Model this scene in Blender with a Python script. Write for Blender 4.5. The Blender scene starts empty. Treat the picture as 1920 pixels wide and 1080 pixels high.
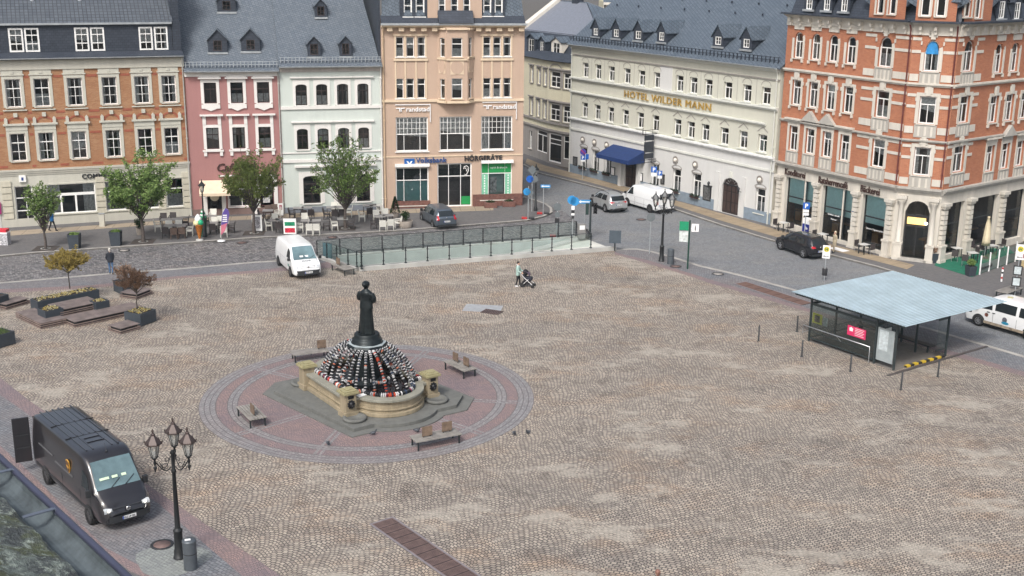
import bpy, bmesh, math, random
from math import sin, cos, pi, radians, tan, sqrt, atan2
from mathutils import Vector, Matrix
from mathutils.geometry import tessellate_polygon
random.seed(7)
SC = bpy.context.scene
COL = SC.collection
# ---------------------------------------------------------------- camera
FPX, TH, RO, CH = 2250.0, 0.272, 0.012, 21.0
cam_d = bpy.data.cameras.new('camera'); cam = bpy.data.objects.new('camera', cam_d); COL.objects.link(cam)
cam_d.sensor_width = 36; cam_d.lens = FPX / 1920 * 36; cam_d.clip_end = 6000; cam_d.clip_start = .2
cam.matrix_world = Matrix.Translation((0, 0, CH)) @ Matrix.Rotation(pi/2 - TH, 4, 'X') @ Matrix.Rotation(RO, 4, 'Z')
SC.camera = cam
def ray(px, py):
    x = (px-960)/FPX; y = (540-py)/FPX
    c, s = cos(RO), sin(RO); x, y = c*x - s*y, s*x + c*y
    return Vector((x, cos(TH) + y*sin(TH), -sin(TH) + y*cos(TH)))
def G(px, py, z=0.0):
    """point of the level z seen at a photo pixel (used to survey where things stand)"""
    r = ray(px, py); t = (z-CH)/r.z
    return Vector((r.x*t, r.y*t, z))
def zat(px, py, at):
    """height above the ground of the photo pixel, for something standing at `at`"""
    r = ray(px, py); d = sqrt(at[0]**2 + at[1]**2)
    return CH + d*r.z/sqrt(r.x**2 + r.y**2)
# ---------------------------------------------------------------- object helpers
def link(o, parent=None):
    COL.objects.link(o)
    if parent is not None: o.parent = parent
    return o
def tag(o, label=None, cat=None, group=None, kind=None):
    if label: o['label'] = label
    if cat: o['category'] = cat
    if group: o['group'] = group
    if kind: o['kind'] = kind
    return o
def thing(name, label, cat, loc=(0, 0, 0), rz=0.0, group=None, scale=None):
    o = bpy.data.objects.new(name, None); o.empty_display_size = .3
    o.location = (loc[0], loc[1], loc[2] if len(loc) > 2 else 0); o.rotation_euler = (0, 0, rz)
    if scale: o.scale = (scale,)*3
    link(o); return tag(o, label, cat, group)
def copy_tree(o, parent=None, loc=None, rz=None, label=None):
    c = o.copy(); COL.objects.link(c)
    if parent is not None: c.parent = parent
    if loc is not None: c.location = (loc[0], loc[1], loc[2] if len(loc) > 2 else 0)
    if rz is not None: c.rotation_euler = (0, 0, rz)
    if label: c['label'] = label
    for ch in o.children: copy_tree(ch, c)
    return c
class MB:
    def __init__(s): s.v = []; s.f = []; s.sm = []
    def add(s, vs, fs, smooth=False):
        n = len(s.v); s.v += [tuple(p) for p in vs]
        for f in fs: s.f.append(tuple(i+n for i in f)); s.sm.append(smooth)
        return s
    def quad(s, a, b, c, d): return s.add([a, b, c, d], [(0, 1, 2, 3)])
    def box(s, x0, y0, z0, x1, y1, z1):
        if x0 > x1: x0, x1 = x1, x0
        if y0 > y1: y0, y1 = y1, y0
        if z0 > z1: z0, z1 = z1, z0
        v = [(x0,y0,z0),(x1,y0,z0),(x1,y1,z0),(x0,y1,z0),(x0,y0,z1),(x1,y0,z1),(x1,y1,z1),(x0,y1,z1)]
        return s.add(v, [(3,2,1,0),(4,5,6,7),(0,1,5,4),(1,2,6,5),(2,3,7,6),(3,0,4,7)])
    def obox(s, c, dx, dy, dz, rz=0, rx=0, ry=0):
        m = Matrix.Translation(c) @ Matrix.Rotation(rz, 4, 'Z') @ Matrix.Rotation(ry, 4, 'Y') @ Matrix.Rotation(rx, 4, 'X')
        v = [m @ Vector((a*dx/2, b*dy/2, e*dz/2)) for a, b, e in
             ((-1,-1,-1),(1,-1,-1),(1,1,-1),(-1,1,-1),(-1,-1,1),(1,-1,1),(1,1,1),(-1,1,1))]
        return s.add(v, [(3,2,1,0),(4,5,6,7),(0,1,5,4),(1,2,6,5),(2,3,7,6),(3,0,4,7)])
    def prism(s, pts, z0, z1):
        """closed outline (x,y) extruded between two heights"""
        n = len(pts); a = sum(pts[i][0]*pts[(i+1) % n][1] - pts[(i+1) % n][0]*pts[i][1] for i in range(n))
        if a < 0: pts = list(pts)[::-1]
        v = [(p[0], p[1], z0) for p in pts] + [(p[0], p[1], z1) for p in pts]
        tri = tessellate_polygon([[Vector((p[0], p[1], 0)) for p in pts]])
        fs = [(i, (i+1) % n, (i+1) % n + n, i+n) for i in range(n)]
        for t in tri:
            t = tuple(t); A, B, C = (Vector(v[k][:2]) for k in t)
            if (B-A).cross(C-A) < 0: t = t[::-1]
            fs.append(tuple(k+n for k in t)); fs.append(t[::-1])
        return s.add(v, fs)
    def yprism(s, pts, y0, y1):
        """outline (x,z) extruded along y"""
        m = MB(); m.prism([(p[0], -p[1]) for p in pts], y0, y1)
        return s.add([(p[0], p[2], -p[1]) for p in m.v], m.f)
    def xprism(s, pts, x0, x1):
        """outline (y,z) extruded along x"""
        m = MB(); m.prism(pts, x0, x1)
        return s.add([(p[2], p[0], p[1]) for p in m.v], m.f)
    def tube(s, path, r, n=8, cap=True):
        path = [Vector(p) for p in path]; rs = r if isinstance(r, (list, tuple)) else [r]*len(path)
        vs = []; up = None
        for i, p in enumerate(path):
            d = (path[min(i+1, len(path)-1)] - path[max(i-1, 0)])
            if d.length < 1e-9: d = Vector((0, 0, 1))
            d.normalize()
            if up is None: up = Vector((0, 0, 1)) if abs(d.z) < .9 else Vector((1, 0, 0))
            a = d.cross(up)
            if a.length < 1e-6: a = d.orthogonal()
            a.normalize(); b = a.cross(d); up = b
            for k in range(n):
                t = 2*pi*k/n; vs.append(p + (a*cos(t) + b*sin(t))*rs[i])
        fs = []
        for i in range(len(path)-1):
            for k in range(n):
                fs.append((i*n+k, (i+1)*n+k, (i+1)*n+(k+1) % n, i*n+(k+1) % n))
        s.add(vs, fs, n > 5)
        if cap:
            s.add(vs[:n], [tuple(range(n))]); s.add(vs[-n:], [tuple(range(n))[::-1]])
        return s
    def lathe(s, prof, n=16, c=(0, 0, 0), sx=1, sy=1, smooth=True, cap=True):
        vs = []; fs = []
        for r, z in prof:
            for k in range(n):
                t = 2*pi*(k+.5)/n; vs.append((c[0]+r*cos(t)*sx, c[1]+r*sin(t)*sy, c[2]+z))
        for i in range(len(prof)-1):
            for k in range(n): fs.append((i*n+k, i*n+(k+1) % n, (i+1)*n+(k+1) % n, (i+1)*n+k))
        s.add(vs, fs, smooth)
        if cap and prof[0][0] > 1e-4: s.add(vs[:n], [tuple(range(n))[::-1]])
        if cap and prof[-1][0] > 1e-4: s.add(vs[-n:], [tuple(range(n))])
        return s
    def ball(s, c, r, n=10, m=6, sx=1, sy=1, sz=1):
        return s.lathe([(r*sin(pi*i/m) if 0 < i < m else 1e-5, -r*cos(pi*i/m)*sz) for i in range(m+1)], n, c, sx, sy)
    def tf(s, M):
        s.v = [tuple(M @ Vector(p)) for p in s.v]; return s
    def build(s, name, m, parent=None, smooth=None, bevel=0, M=None):
        me = bpy.data.meshes.new(name); me.from_pydata(s.v, [], s.f); me.validate()
        if m is not None: me.materials.append(m)
        if len(me.polygons) == len(s.sm):
            me.polygons.foreach_set('use_smooth', [bool(x) if smooth is None else smooth for x in s.sm])
        o = bpy.data.objects.new(name, me); link(o, parent)
        if M is not None: o.matrix_local = M
        if bevel:
            b = o.modifiers.new('bevel', 'BEVEL'); b.width = bevel; b.segments = 2; b.limit_method = 'ANGLE'; b.angle_limit = radians(40)
        return o
def struct(name, mb, m, label=None, kind='structure'):
    o = mb.build(name, m); o['kind'] = kind
    o['label'] = label or name.replace('_', ' '); return o
_tc = {}
def text_mb(s, h, ext=.02, bold=0.0, spacing=1.0, squash=1.0):
    """upright lettering of cap height h in the x,z plane facing -y, from x=0; returns (MB, width)"""
    cu = bpy.data.curves.new('t', 'FONT'); cu.body = s; cu.size = h/.70; cu.extrude = ext/2; cu.offset = bold; cu.space_character = spacing
    cu.resolution_u = 2
    o = bpy.data.objects.new('t', cu); COL.objects.link(o)
    dg = bpy.context.evaluated_depsgraph_get(); me = bpy.data.meshes.new_from_object(o.evaluated_get(dg))
    m = MB(); m.add([(v.co.x*squash, -v.co.z, v.co.y) for v in me.vertices], [tuple(p.vertices) for p in me.polygons])
    bpy.data.objects.remove(o); bpy.data.curves.remove(cu); bpy.data.meshes.remove(me)
    w = max([p[0] for p in m.v] or [0]); return m, w
# ---------------------------------------------------------------- materials
MATS = {}
def nt(name):
    m = bpy.data.materials.new(name); m.use_nodes = True; n = m.node_tree; n.nodes.clear()
    out = n.nodes.new('ShaderNodeOutputMaterial'); b = n.nodes.new('ShaderNodeBsdfPrincipled')
    n.links.new(b.outputs[0], out.inputs[0]); return m, n, b, out
def N(n, t, **kw):
    x = n.nodes.new(t)
    for k, v in kw.items():
        if k.startswith('i_'):
            key = k[2:]; key = int(key) if key.isdigit() else key.replace('_', ' ')
            x.inputs[key].default_value = v
        else: setattr(x, k, v)
    return x
def mth(n, op, a, b=None, c=None):
    x = n.nodes.new('ShaderNodeMath'); x.operation = op
    for i, q in enumerate((a, b, c)):
        if q is None: continue
        if isinstance(q, (int, float)): x.inputs[i].default_value = q
        else: n.links.new(q, x.inputs[i])
    return x.outputs[0]
def mixc(n, fac, a, b, mode='MIX'):
    x = n.nodes.new('ShaderNodeMix'); x.data_type = 'RGBA'; x.blend_type = mode
    for i, q in ((0, fac), (6, a), (7, b)):
        if isinstance(q, (int, float)): x.inputs[i].default_value = q
        elif isinstance(q, tuple): x.inputs[i].default_value = (*q[:3], 1)
        else: n.links.new(q, x.inputs[i])
    return x.outputs[2]
def noise(n, vec, scale, detail=3, rough=.6, lo=.3, hi=.7):
    t = N(n, 'ShaderNodeTexNoise', i_Scale=scale, i_Detail=detail, i_Roughness=rough)
    if vec is not None: n.links.new(vec, t.inputs['Vector'])
    mr = N(n, 'ShaderNodeMapRange', i_1=lo, i_2=hi); n.links.new(t.outputs[0], mr.inputs[0])
    return mr.outputs[0]
def coords(n): return n.nodes.new('ShaderNodeTexCoord').outputs['Object']
def bump(n, b, h, strength=.3, dist=.02):
    x = N(n, 'ShaderNodeBump', i_Strength=strength, i_Distance=dist); n.links.new(h, x.inputs['Height'])
    n.links.new(x.outputs[0], b.inputs['Normal'])
def mat(name, c, rough=.6, metal=0, var=.15, vs=3.0, bmp=0, spec=.5, c2=None, emit=0):
    if name in MATS: return MATS[name]
    m, n, b, out = nt(name)
    b.inputs['Roughness'].default_value = rough; b.inputs['Metallic'].default_value = metal
    b.inputs['Specular IOR Level'].default_value = spec
    co = coords(n); f = noise(n, co, vs, 4)
    d = c2 or tuple(x*(1-var) for x in c); e = c if c2 else tuple(min(1, x*(1+var*.6)) for x in c)
    n.links.new(mixc(n, f, d, e), b.inputs['Base Color'])
    if bmp: bump(n, b, noise(n, co, vs*8, 3), bmp)
    if emit:
        b.inputs['Emission Color'].default_value = (*c, 1); b.inputs['Emission Strength'].default_value = emit
    MATS[name] = m; return m
def plaster(name, c, var=.1):
    m, n, b, out = nt(name); co = coords(n)
    b.inputs['Roughness'].default_value = .85; b.inputs['Specular IOR Level'].default_value = .25
    mp = N(n, 'ShaderNodeMapping'); mp.inputs['Scale'].default_value = (1, 1, .12); n.links.new(co, mp.inputs[0])
    f = noise(n, mp.outputs[0], 2.2, 6, .7)
    g = noise(n, co, 14, 3); h = noise(n, co, .45, 5, .6)
    c1 = mixc(n, f, tuple(x*(1-var) for x in c), tuple(min(1, x*(1+var*.5)) for x in c))
    c1 = mixc(n, mth(n, 'MULTIPLY', h, .24+var*.6), c1, tuple(x*.72+.01 for x in c))
    c2 = mixc(n, mth(n, 'MULTIPLY', g, .25), c1, tuple(x*.82 for x in c))
    n.links.new(c2, b.inputs['Base Color']); bump(n, b, g, .15, .01)
    MATS[name] = m; return m
def brickmat(name, ca, cb, mortar, bw=.25, bh=.075, ms=.012, patch=None, rot=0, rough=.8, horiz=False, off=.5):
    """courses in the x,z plane of each wall's own coordinates (x,y when horizontal)"""
    m, n, b, out = nt(name); co = coords(n); b.inputs['Roughness'].default_value = rough
    b.inputs['Specular IOR Level'].default_value = .3
    sp = N(n, 'ShaderNodeSeparateXYZ'); n.links.new(co, sp.inputs[0]); cx = N(n, 'ShaderNodeCombineXYZ')
    x = mth(n, 'ADD', sp.outputs[0], 0.0) if horiz else mth(n, 'ADD', sp.outputs[0], sp.outputs[1])
    n.links.new(x, cx.inputs[0]); n.links.new(sp.outputs[1 if horiz else 2], cx.inputs[1])
    v = cx.outputs[0]
    if rot:
        mp = N(n, 'ShaderNodeMapping'); mp.inputs['Rotation'].default_value = (0, 0, rot); n.links.new(v, mp.inputs[0]); v = mp.outputs[0]
    br = N(n, 'ShaderNodeTexBrick', offset=off); br.inputs['Scale'].default_value = 1
    for k, val in (('Mortar Size', ms), ('Mortar Smooth', .2), ('Brick Width', bw), ('Row Height', bh)): br.inputs[k].default_value = val
    for k, val in (('Color1', ca), ('Color2', cb), ('Mortar', mortar)): br.inputs[k].default_value = (*val, 1)
    n.links.new(v, br.inputs['Vector'])
    f = noise(n, co, .7, 5)
    c = mixc(n, mth(n, 'MULTIPLY', f, .5), br.outputs['Color'], tuple(q*.7 for q in (patch or ca)))
    c = mixc(n, mth(n, 'MULTIPLY', noise(n, co, 4.5, 5, .75, .4, .65), .4), c, mixc(n, 1.0, c, (.74,.72,.70), 'MULTIPLY'))
    n.links.new(c, b.inputs['Base Color']); bump(n, b, br.outputs['Fac'], -.3, .01)
    MATS[name] = m; return m
def cobble(name, ca, cb, mortar, size=.16, arcw=1.5, arch=.45, rot=0.0, tint=None, tint2=None, ms=.018, ts=.12, rough=.75, mixk=.75, fillc=None, stain=0):
    """small setts laid in segmental arcs"""
    m, n, b, out = nt(name); co = coords(n); b.inputs['Roughness'].default_value = rough
    mp = N(n, 'ShaderNodeMapping'); mp.inputs['Rotation'].default_value = (0, 0, rot); n.links.new(co, mp.inputs[0])
    wob = N(n, 'ShaderNodeTexNoise', i_Scale=.35, i_Detail=2.0); n.links.new(mp.outputs[0], wob.inputs['Vector'])
    sp = N(n, 'ShaderNodeSeparateXYZ'); n.links.new(mp.outputs[0], sp.inputs[0])
    x = mth(n, 'ADD', sp.outputs[0], mth(n, 'MULTIPLY', wob.outputs[0], 1.1)); y = sp.outputs[1]
    t = mth(n, 'FRACT', mth(n, 'DIVIDE', x, arcw)) if arcw else None
    if arcw:
        a = mth(n, 'MULTIPLY', mth(n, 'MULTIPLY', t, mth(n, 'SUBTRACT', 1.0, t)), 4*arch)
        y = mth(n, 'SUBTRACT', y, a)
    jit = N(n, 'ShaderNodeTexNoise', i_Scale=5.0, i_Detail=1.0); n.links.new(co, jit.inputs['Vector'])
    y = mth(n, 'ADD', y, mth(n, 'MULTIPLY', jit.outputs[0], size*.5))
    cx = N(n, 'ShaderNodeCombineXYZ'); n.links.new(x, cx.inputs[0]); n.links.new(y, cx.inputs[1])
    br = N(n, 'ShaderNodeTexBrick', offset=.5); br.inputs['Scale'].default_value = 1
    for k, val in (('Mortar Size', ms), ('Mortar Smooth', .5), ('Brick Width', size*1.15), ('Row Height', size)): br.inputs[k].default_value = val
    for k, val in (('Color1', ca), ('Color2', cb), ('Mortar', mortar)): br.inputs[k].default_value = (*val, 1)
    n.links.new(cx.outputs[0], br.inputs['Vector'])
    c = br.outputs['Color']
    st = N(n, 'ShaderNodeMapping'); st.inputs['Scale'].default_value = (.6, 1.15, 1); st.inputs['Rotation'].default_value = (0, 0, -.35); n.links.new(co, st.inputs[0])
    if tint: c = mixc(n, mth(n, 'MULTIPLY', noise(n, st.outputs[0], ts, 6, .68, .42, .62), mixk), c, mixc(n, 1.0, c, tint, 'MULTIPLY'))
    if tint2: c = mixc(n, mth(n, 'MULTIPLY', noise(n, st.outputs[0], ts*2.3, 7, .72, .5, .68), mixk), c, mixc(n, 1.0, c, tint2, 'MULTIPLY'))
    # joints filled with sand in worn patches, and darker stains
    fill = noise(n, st.outputs[0], ts*1.9+.03, 9, .78, .53, .60)
    if fillc: c = mixc(n, mth(n, 'MULTIPLY', fill, .68), c, fillc)
    else: c = mixc(n, mth(n, 'MULTIPLY', fill, .6), c, tuple((p+q)/2*.92 for p, q in zip(ca, cb)))
    if stain:
        c = mixc(n, mth(n, 'MULTIPLY', noise(n, co, .55, 7, .72, .54, .66), stain), c, mixc(n, 1.0, c, (.50,.47,.46), 'MULTIPLY'))
        c = mixc(n, mth(n, 'MULTIPLY', noise(n, co, 6.5, 3, .7, .35, .65), .6), c, mixc(n, 1.0, c, (.52,.51,.52), 'MULTIPLY'))
    n.links.new(c, b.inputs['Base Color']); bump(n, b, br.outputs['Fac'], -.5, .02)
    MATS[name] = m; return m
def glassmat(name, tintc=(.9, .95, .95), op=.12, body=None, bodyfac=0):
    m, n, b, out = nt(name); n.nodes.remove(b)
    tr = N(n, 'ShaderNodeBsdfTransparent'); tr.inputs[0].default_value = (*tintc, 1)
    gl = N(n, 'ShaderNodeBsdfGlossy'); gl.inputs[1].default_value = .03
    fr = N(n, 'ShaderNodeFresnel'); fr.inputs[0].default_value = 1.5
    mx = N(n, 'ShaderNodeMixShader'); n.links.new(mth(n, 'ADD', fr.outputs[0], op), mx.inputs[0])
    n.links.new(tr.outputs[0], mx.inputs[1]); n.links.new(gl.outputs[0], mx.inputs[2]); last = mx
    if body:
        df = N(n, 'ShaderNodeBsdfDiffuse'); df.inputs[0].default_value = (*body, 1)
        m2 = N(n, 'ShaderNodeMixShader'); m2.inputs[0].default_value = bodyfac
        n.links.new(mx.outputs[0], m2.inputs[1]); n.links.new(df.outputs[0], m2.inputs[2]); last = m2
    n.links.new(last.outputs[0], out.inputs[0]); MATS[name] = m; return m
def eggmat(name):
    m, n, b, out = nt(name); g = N(n, 'ShaderNodeAttribute', attribute_name='egg'); r = N(n, 'ShaderNodeValToRGB'); r.color_ramp.interpolation = 'CONSTANT'
    cols = [(0, (.012,.014,.018)), (.36, (.02,.04,.09)), (.41, (.20,.02,.05)), (.45, (.5,.06,.02)), (.50, (.60,.60,.60)), (.80, (.33,.33,.34)), (.96, (.62,.20,.12))]
    e = r.color_ramp.elements
    e[0].position = 0; e[0].color = (*cols[0][1], 1); e[1].position = cols[1][0]; e[1].color = (*cols[1][1], 1)
    for p, c in cols[2:]:
        q = e.new(p); q.color = (*c, 1)
    n.links.new(g.outputs['Fac'], r.inputs[0]); n.links.new(r.outputs[0], b.inputs['Base Color'])
    b.inputs['Roughness'].default_value = .3; MATS[name] = m; return m
def setegg(o, vals, per):
    at = o.data.attributes.new('egg', 'FLOAT', 'POINT'); at.data.foreach_set('value', [v for v in vals for _ in range(per)])
def leafmat(name, c, c2, trans=.35):
    m, n, b, out = nt(name); g = N(n, 'ShaderNodeNewGeometry')
    n.links.new(mixc(n, g.outputs['Random Per Island'], c, c2), b.inputs['Base Color']); b.inputs['Roughness'].default_value = .6
    b.inputs['Specular IOR Level'].default_value = .2
    t = N(n, 'ShaderNodeBsdfTranslucent'); n.links.new(mixc(n, g.outputs['Random Per Island'], c, c2), t.inputs[0])
    mx = N(n, 'ShaderNodeMixShader'); mx.inputs[0].default_value = trans
    n.links.new(b.outputs[0], mx.inputs[1]); n.links.new(t.outputs[0], mx.inputs[2]); n.links.new(mx.outputs[0], out.inputs[0])
    MATS[name] = m; return m
# ---------------------------------------------------------------- light
w = bpy.data.worlds.new('World'); SC.world = w; w.use_nodes = True; wn = w.node_tree; wn.nodes.clear()
SUN_EL, SUN_AZ = radians(48), radians(200)
sky = wn.nodes.new('ShaderNodeTexSky'); sky.sky_type = 'NISHITA'; sky.sun_disc = False; sky.sun_elevation = SUN_EL; sky.sun_rotation = SUN_AZ
sky.air_density = 1.0; sky.dust_density = 5.0; sky.ozone_density = 1.0
hs = wn.nodes.new('ShaderNodeHueSaturation'); hs.inputs['Saturation'].default_value = .62
bg = wn.nodes.new('ShaderNodeBackground'); bg.inputs[1].default_value = .13
wo = wn.nodes.new('ShaderNodeOutputWorld')
wn.links.new(sky.outputs[0], hs.inputs['Color']); wn.links.new(hs.outputs[0], bg.inputs[0]); wn.links.new(bg.outputs[0], wo.inputs[0])
sl = bpy.data.lights.new('sun', 'SUN'); sl.energy = 1.5; sl.angle = radians(12); sl.color = (1, .97, .93)
so = bpy.data.objects.new('sun', sl); COL.objects.link(so)
d = Vector((sin(SUN_AZ)*cos(SUN_EL), cos(SUN_AZ)*cos(SUN_EL), sin(SUN_EL)))   # direction towards the sun
so.rotation_euler = d.to_track_quat('Z', 'Y').to_euler()
SC.view_settings.view_transform = 'Standard'; SC.view_settings.look = 'None'; SC.view_settings.exposure = 0.62; SC.view_settings.gamma = 1
# ================================================================ materials for the setting
M_plaza = cobble('sandstone_setts', (.53,.46,.375), (.30,.258,.218), (.092,.080,.071), size=.155, arcw=1.35, arch=.24, rot=.5, tint=(.76,.78,.81), tint2=(1.06,.88,.74), ms=.026, ts=.15, fillc=(.42,.385,.325), stain=.6)
M_red = cobble('red_setts', (.30,.205,.19), (.215,.16,.155), (.085,.075,.075), size=.12, arcw=1.1, arch=.28, rot=.2, tint=(.7,.8,.95), ms=.014, ts=.3)
M_blue = cobble('blue_grey_setts', (.20,.21,.225), (.13,.14,.155), (.06,.06,.065), size=.15, arcw=0, arch=0, rot=.66, tint=(1.2,1.0,.9), ms=.015, ts=.3)
M_street = cobble('grey_street_setts', (.27,.26,.26), (.075,.073,.075), (.04,.038,.038), size=.19, arcw=2.0, arch=.3, rot=.1, tint=(.72,.75,.8), tint2=(1.3,1.2,1.1), ms=.02, ts=.3)
M_road = cobble('fine_grey_road_setts', (.235,.24,.245), (.155,.16,.165), (.075,.075,.08), size=.13, arcw=1.4, arch=.25, rot=-.9, tint=(.8,.85,.92), tint2=(1.12,1.08,1.0), ms=.010, ts=.25)
M_walk = brickmat('grey_paving_blocks', (.17,.165,.165), (.125,.122,.125), (.07,.07,.07), bw=.22, bh=.11, ms=.008, rot=.12, horiz=True)
M_slab = brickmat('buff_stone_slabs', (.37,.31,.235), (.30,.25,.19), (.11,.09,.07), bw=1.25, bh=3.0, ms=.02, rot=-.12, horiz=True, off=0)
M_slab2 = brickmat('buff_stone_slabs_by_hotel', (.36,.29,.20), (.27,.215,.15), (.11,.09,.07), bw=1.0, bh=1.9, ms=.02, rot=.99, horiz=True, off=.5)
M_kerb = mat('granite_kerb', (.34,.325,.30), .8, var=.25, vs=1.5)
M_concrete = mat('concrete', (.40,.40,.38), .85, var=.2, vs=.8, bmp=.1)
M_ramp = mat('ramp_concrete', (.50,.50,.46), .85, var=.2, vs=.6)
M_iron = mat('cast_iron', (.035,.036,.04), .55, .3, var=.3)
M_dirt = mat('earth', (.10,.085,.07), .9, var=.3)
def GP(l, z=0): return [G(x, y)+Vector((0, 0, z)) for x, y in l]
def sheet(name, outline, z, m, holes=(), label=None, kind='structure'):
    loops = [[Vector((p[0], p[1], 0)) for p in outline]] + [[Vector((p[0], p[1], 0)) for p in h] for h in holes]
    vs = [v for l in loops for v in l]; mb = MB(); fs = []
    for t in tessellate_polygon(loops):
        A, B, C = (vs[k] for k in t); t = tuple(t)
        if (B-A).cross(C-A).z < 0: t = t[::-1]
        fs.append(t)
    mb.add([(v.x, v.y, z) for v in vs], fs); return struct(name, mb, m, label, kind)
# hole for the ramp
RB_L, RB_R, RF_L, RF_R = G(601, 484), G(1092, 445), G(672, 507), G(1152, 468)
ramp_hole = [RB_L, RF_L, RF_R, RB_R]
sheet('ground', [(-900,-200), (900,-200), (900,1800), (-900,1800)], 0, M_dirt, [ramp_hole])
# kerb lines (pixels of the photograph surveyed onto the ground)
KA = [(-160,493),(0,483),(67,476.5),(200,467.5),(340,458),(495,447.5),(640,441),(760,434),(811,430),(900,423),(989,415.5),(1020,408),(1036,400),(1035,392),(1024,384),(1007,378),(982,371)]
KB = [(-160,541),(0,530),(126,519.5),(217,511.5),(318,505),(480,491),(600,484.5)]
KC = [(980,310),(1006,325),(1053,337),(1101,349),(1127,356),(1173,370),(1262,394),(1348,423),(1443,452),(1555,480),(1640,502),(1720,526),(1800,549),(1880,566),(1990,592)]
KD = [(1152,469),(1175,466.5),(1195,466.7),(1222,471),(1263,482),(1317,499),(1383,514),(1485,541.5),(1600,575),(1733,613),(1850,647),(1920,667.5),(2100,722)]
TAN_R = [(1152,477),(1200,490),(1283,515),(1337,533),(1418,556),(1504,582),(1640,622),(1785,667),(1920,706),(2100,760)]
TAN_L = [(-160,558),(0,549),(51,547),(169,541),(320,523.5),(480,512),(560,506),(640,501)]
TAN_B = [(-160,560),(-60,660),(0,708),(56,752),(165,825),(274,907),(352,960),(480,1048),(527,1080),(640,1160)]
ROAD_B = [(-160,640),(0,740),(120,825),(299,946),(380,1017),(454,1080),(540,1160)]
# surfaces: the street sheet is the base of the whole square, everything else lies on it
big = [(-160,600),(-160,380),(700,370),(960,300),(1060,300),(1480,380),(2100,560),(2200,800),(2200,1160),(-160,1160)]
street_all = GP(KB) + [RB_L, RB_R] + [RF_R] + GP(KD[1:]) + GP(KC[::-1]) + [G(982,371)] + GP(KA[::-1])
sheet('street', GP(KB) + [RB_L, RB_R, G(1104,436), G(1060,398), G(982,371)] + GP(KA[::-1]), .004, M_street, label='cobbled street along the row of houses')
sheet('road', [RB_R, RF_R] + GP(KD[1:]) + GP(KC[::-1]) + [G(982,371), G(1060,398), G(1104,436)], .004, M_road, label='grey road bending past the hotel')
sheet('plaza', GP(TAN_L) + [RF_L + Vector((-.3,-.3,0)), RF_R + Vector((0,-.4,0))] + GP(TAN_R) + GP([(2200,1160)]) + GP(TAN_B[::-1]), .008, M_plaza, label='sandstone cobbles of the market square')
# traffic band round the square: blue grey setts edged with red ones
sheet('path', GP(KB) + [RB_L, RF_L] + GP(TAN_L[::-1]), .005, M_red, label='red edging of the band beside the street')
sheet('path', GP(KB) + [RB_L] + GP([(612,492),(480,507),(320,519),(169,535),(51,540.5),(0,542),(-160,551)]), .009, M_blue, label='blue grey band beside the street')
sheet('path', [RF_R] + GP(KD) + GP(TAN_R[::-1]), .005, M_red, label='red edging of the band beside the road')
sheet('path', [RF_R] + GP(KD) + GP([(2100,752),(1920,697),(1785,659),(1640,615),(1504,575),(1418,549),(1337,526),(1283,509),(1215,488),(1156,474)]), .009, M_blue, label='blue grey band beside the road')
sheet('path', GP(TAN_B) + GP([(480,1160),(246,1073),(155,1003),(0,860),(-160,740)]), .005, M_red, label='red edging of the lane below the building')
sheet('path', GP(ROAD_B) + GP([(330,1160),(299,1080),(197,1027),(60,890),(0,835),(-160,720)]), .009, M_blue, label='blue grey lane below the building')
sheet('path', [G(-160,740), G(0,860), G(155,1003), G(246,1073), G(480,1160), G(300,1500), G(-500,1200)], .004, M_walk, label='paving at the foot of the building')
SWZ = .12
def strip(name, line, w, z0, z1, m, side=1, label=None):
    """kerbstones along a line"""
    mb = MB(); P = [Vector((p[0], p[1])) for p in line]; offs = []
    for i, p in enumerate(P):
        d = (P[min(i+1, len(P)-1)] - P[max(i-1, 0)]).normalized(); offs.append(p + Vector((-d.y, d.x))*w*side)
    for i in range(len(P)-1):
        a, b, c, d = P[i], P[i+1], offs[i+1], offs[i]
        vs = [(*q, z) for z in (z0, z1) for q in (a, b, c, d)]
        mb.add(vs, [(4,5,6,7),(0,1,5,4),(1,2,6,5),(2,3,7,6),(3,0,4,7)])
    return struct(name, mb, m, label)
BASE = GP([(-160,440.5),(5,430),(362,407),(534,401.5),(720,394),(979,387)])
def wk(name, pts, m, label, top=SWZ):
    mb = MB(); mb.prism([(p[0], p[1]) for p in pts], -.05, top); return struct(name, mb, m, label)
wk('pavement', [p for p in GP(KA)] + [p for p in BASE[::-1]], M_walk, 'grey pavement in front of the row of houses')
strip('kerb', GP(KA), .22, -.04, SWZ+.012, M_kerb, 1, 'pale kerb of the pavement with the cafe tables')
slabl = GP([(5,445),(100,438),(362,419),(534,411),(640,407),(720,404),(830,400),(925,396),(930,387),(830,392),(720,396),(534,403),(362,409),(200,423),(5,434)])
slabl = GP([(5,446),(200,431),(362,419.5),(534,411.5),(720,404),(925,397)]) + GP([(925,388.6),(720,396.5),(534,404),(362,412),(200,424),(5,437)])
sheet('path', slabl, SWZ+.006, M_slab, label='buff stone slab path along the house fronts')
strip('kerb', GP(KB), .28, .0, .03, M_kerb, -1, 'flat pale kerb line between street and band')
strip('kerb', GP(KD), .30, .0, .03, M_kerb, -1, 'flat pale kerb line between road and band')
HB = GP([(1070,325),(1443,424),(1670,486),(1752,496),(1920,462),(2010,444)])
wk('pavement', GP(KC) + [G(2150,560), G(2200,440)] + HB[::-1] + GP([(1004,297),(983,290),(975,296)]), M_walk, 'grey pavement in front of the hotel and corner house')
strip('kerb', GP(KC), .2, -.04, SWZ+.012, M_kerb, 1, 'kerb of the pavement in front of the hotel')
sl = [(985,308),(1010,321),(1055,332),(1105,344),(1177,364),(1266,388),(1352,416.5),(1447,445),(1557,472),(1640,492),(1700,508)]
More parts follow.
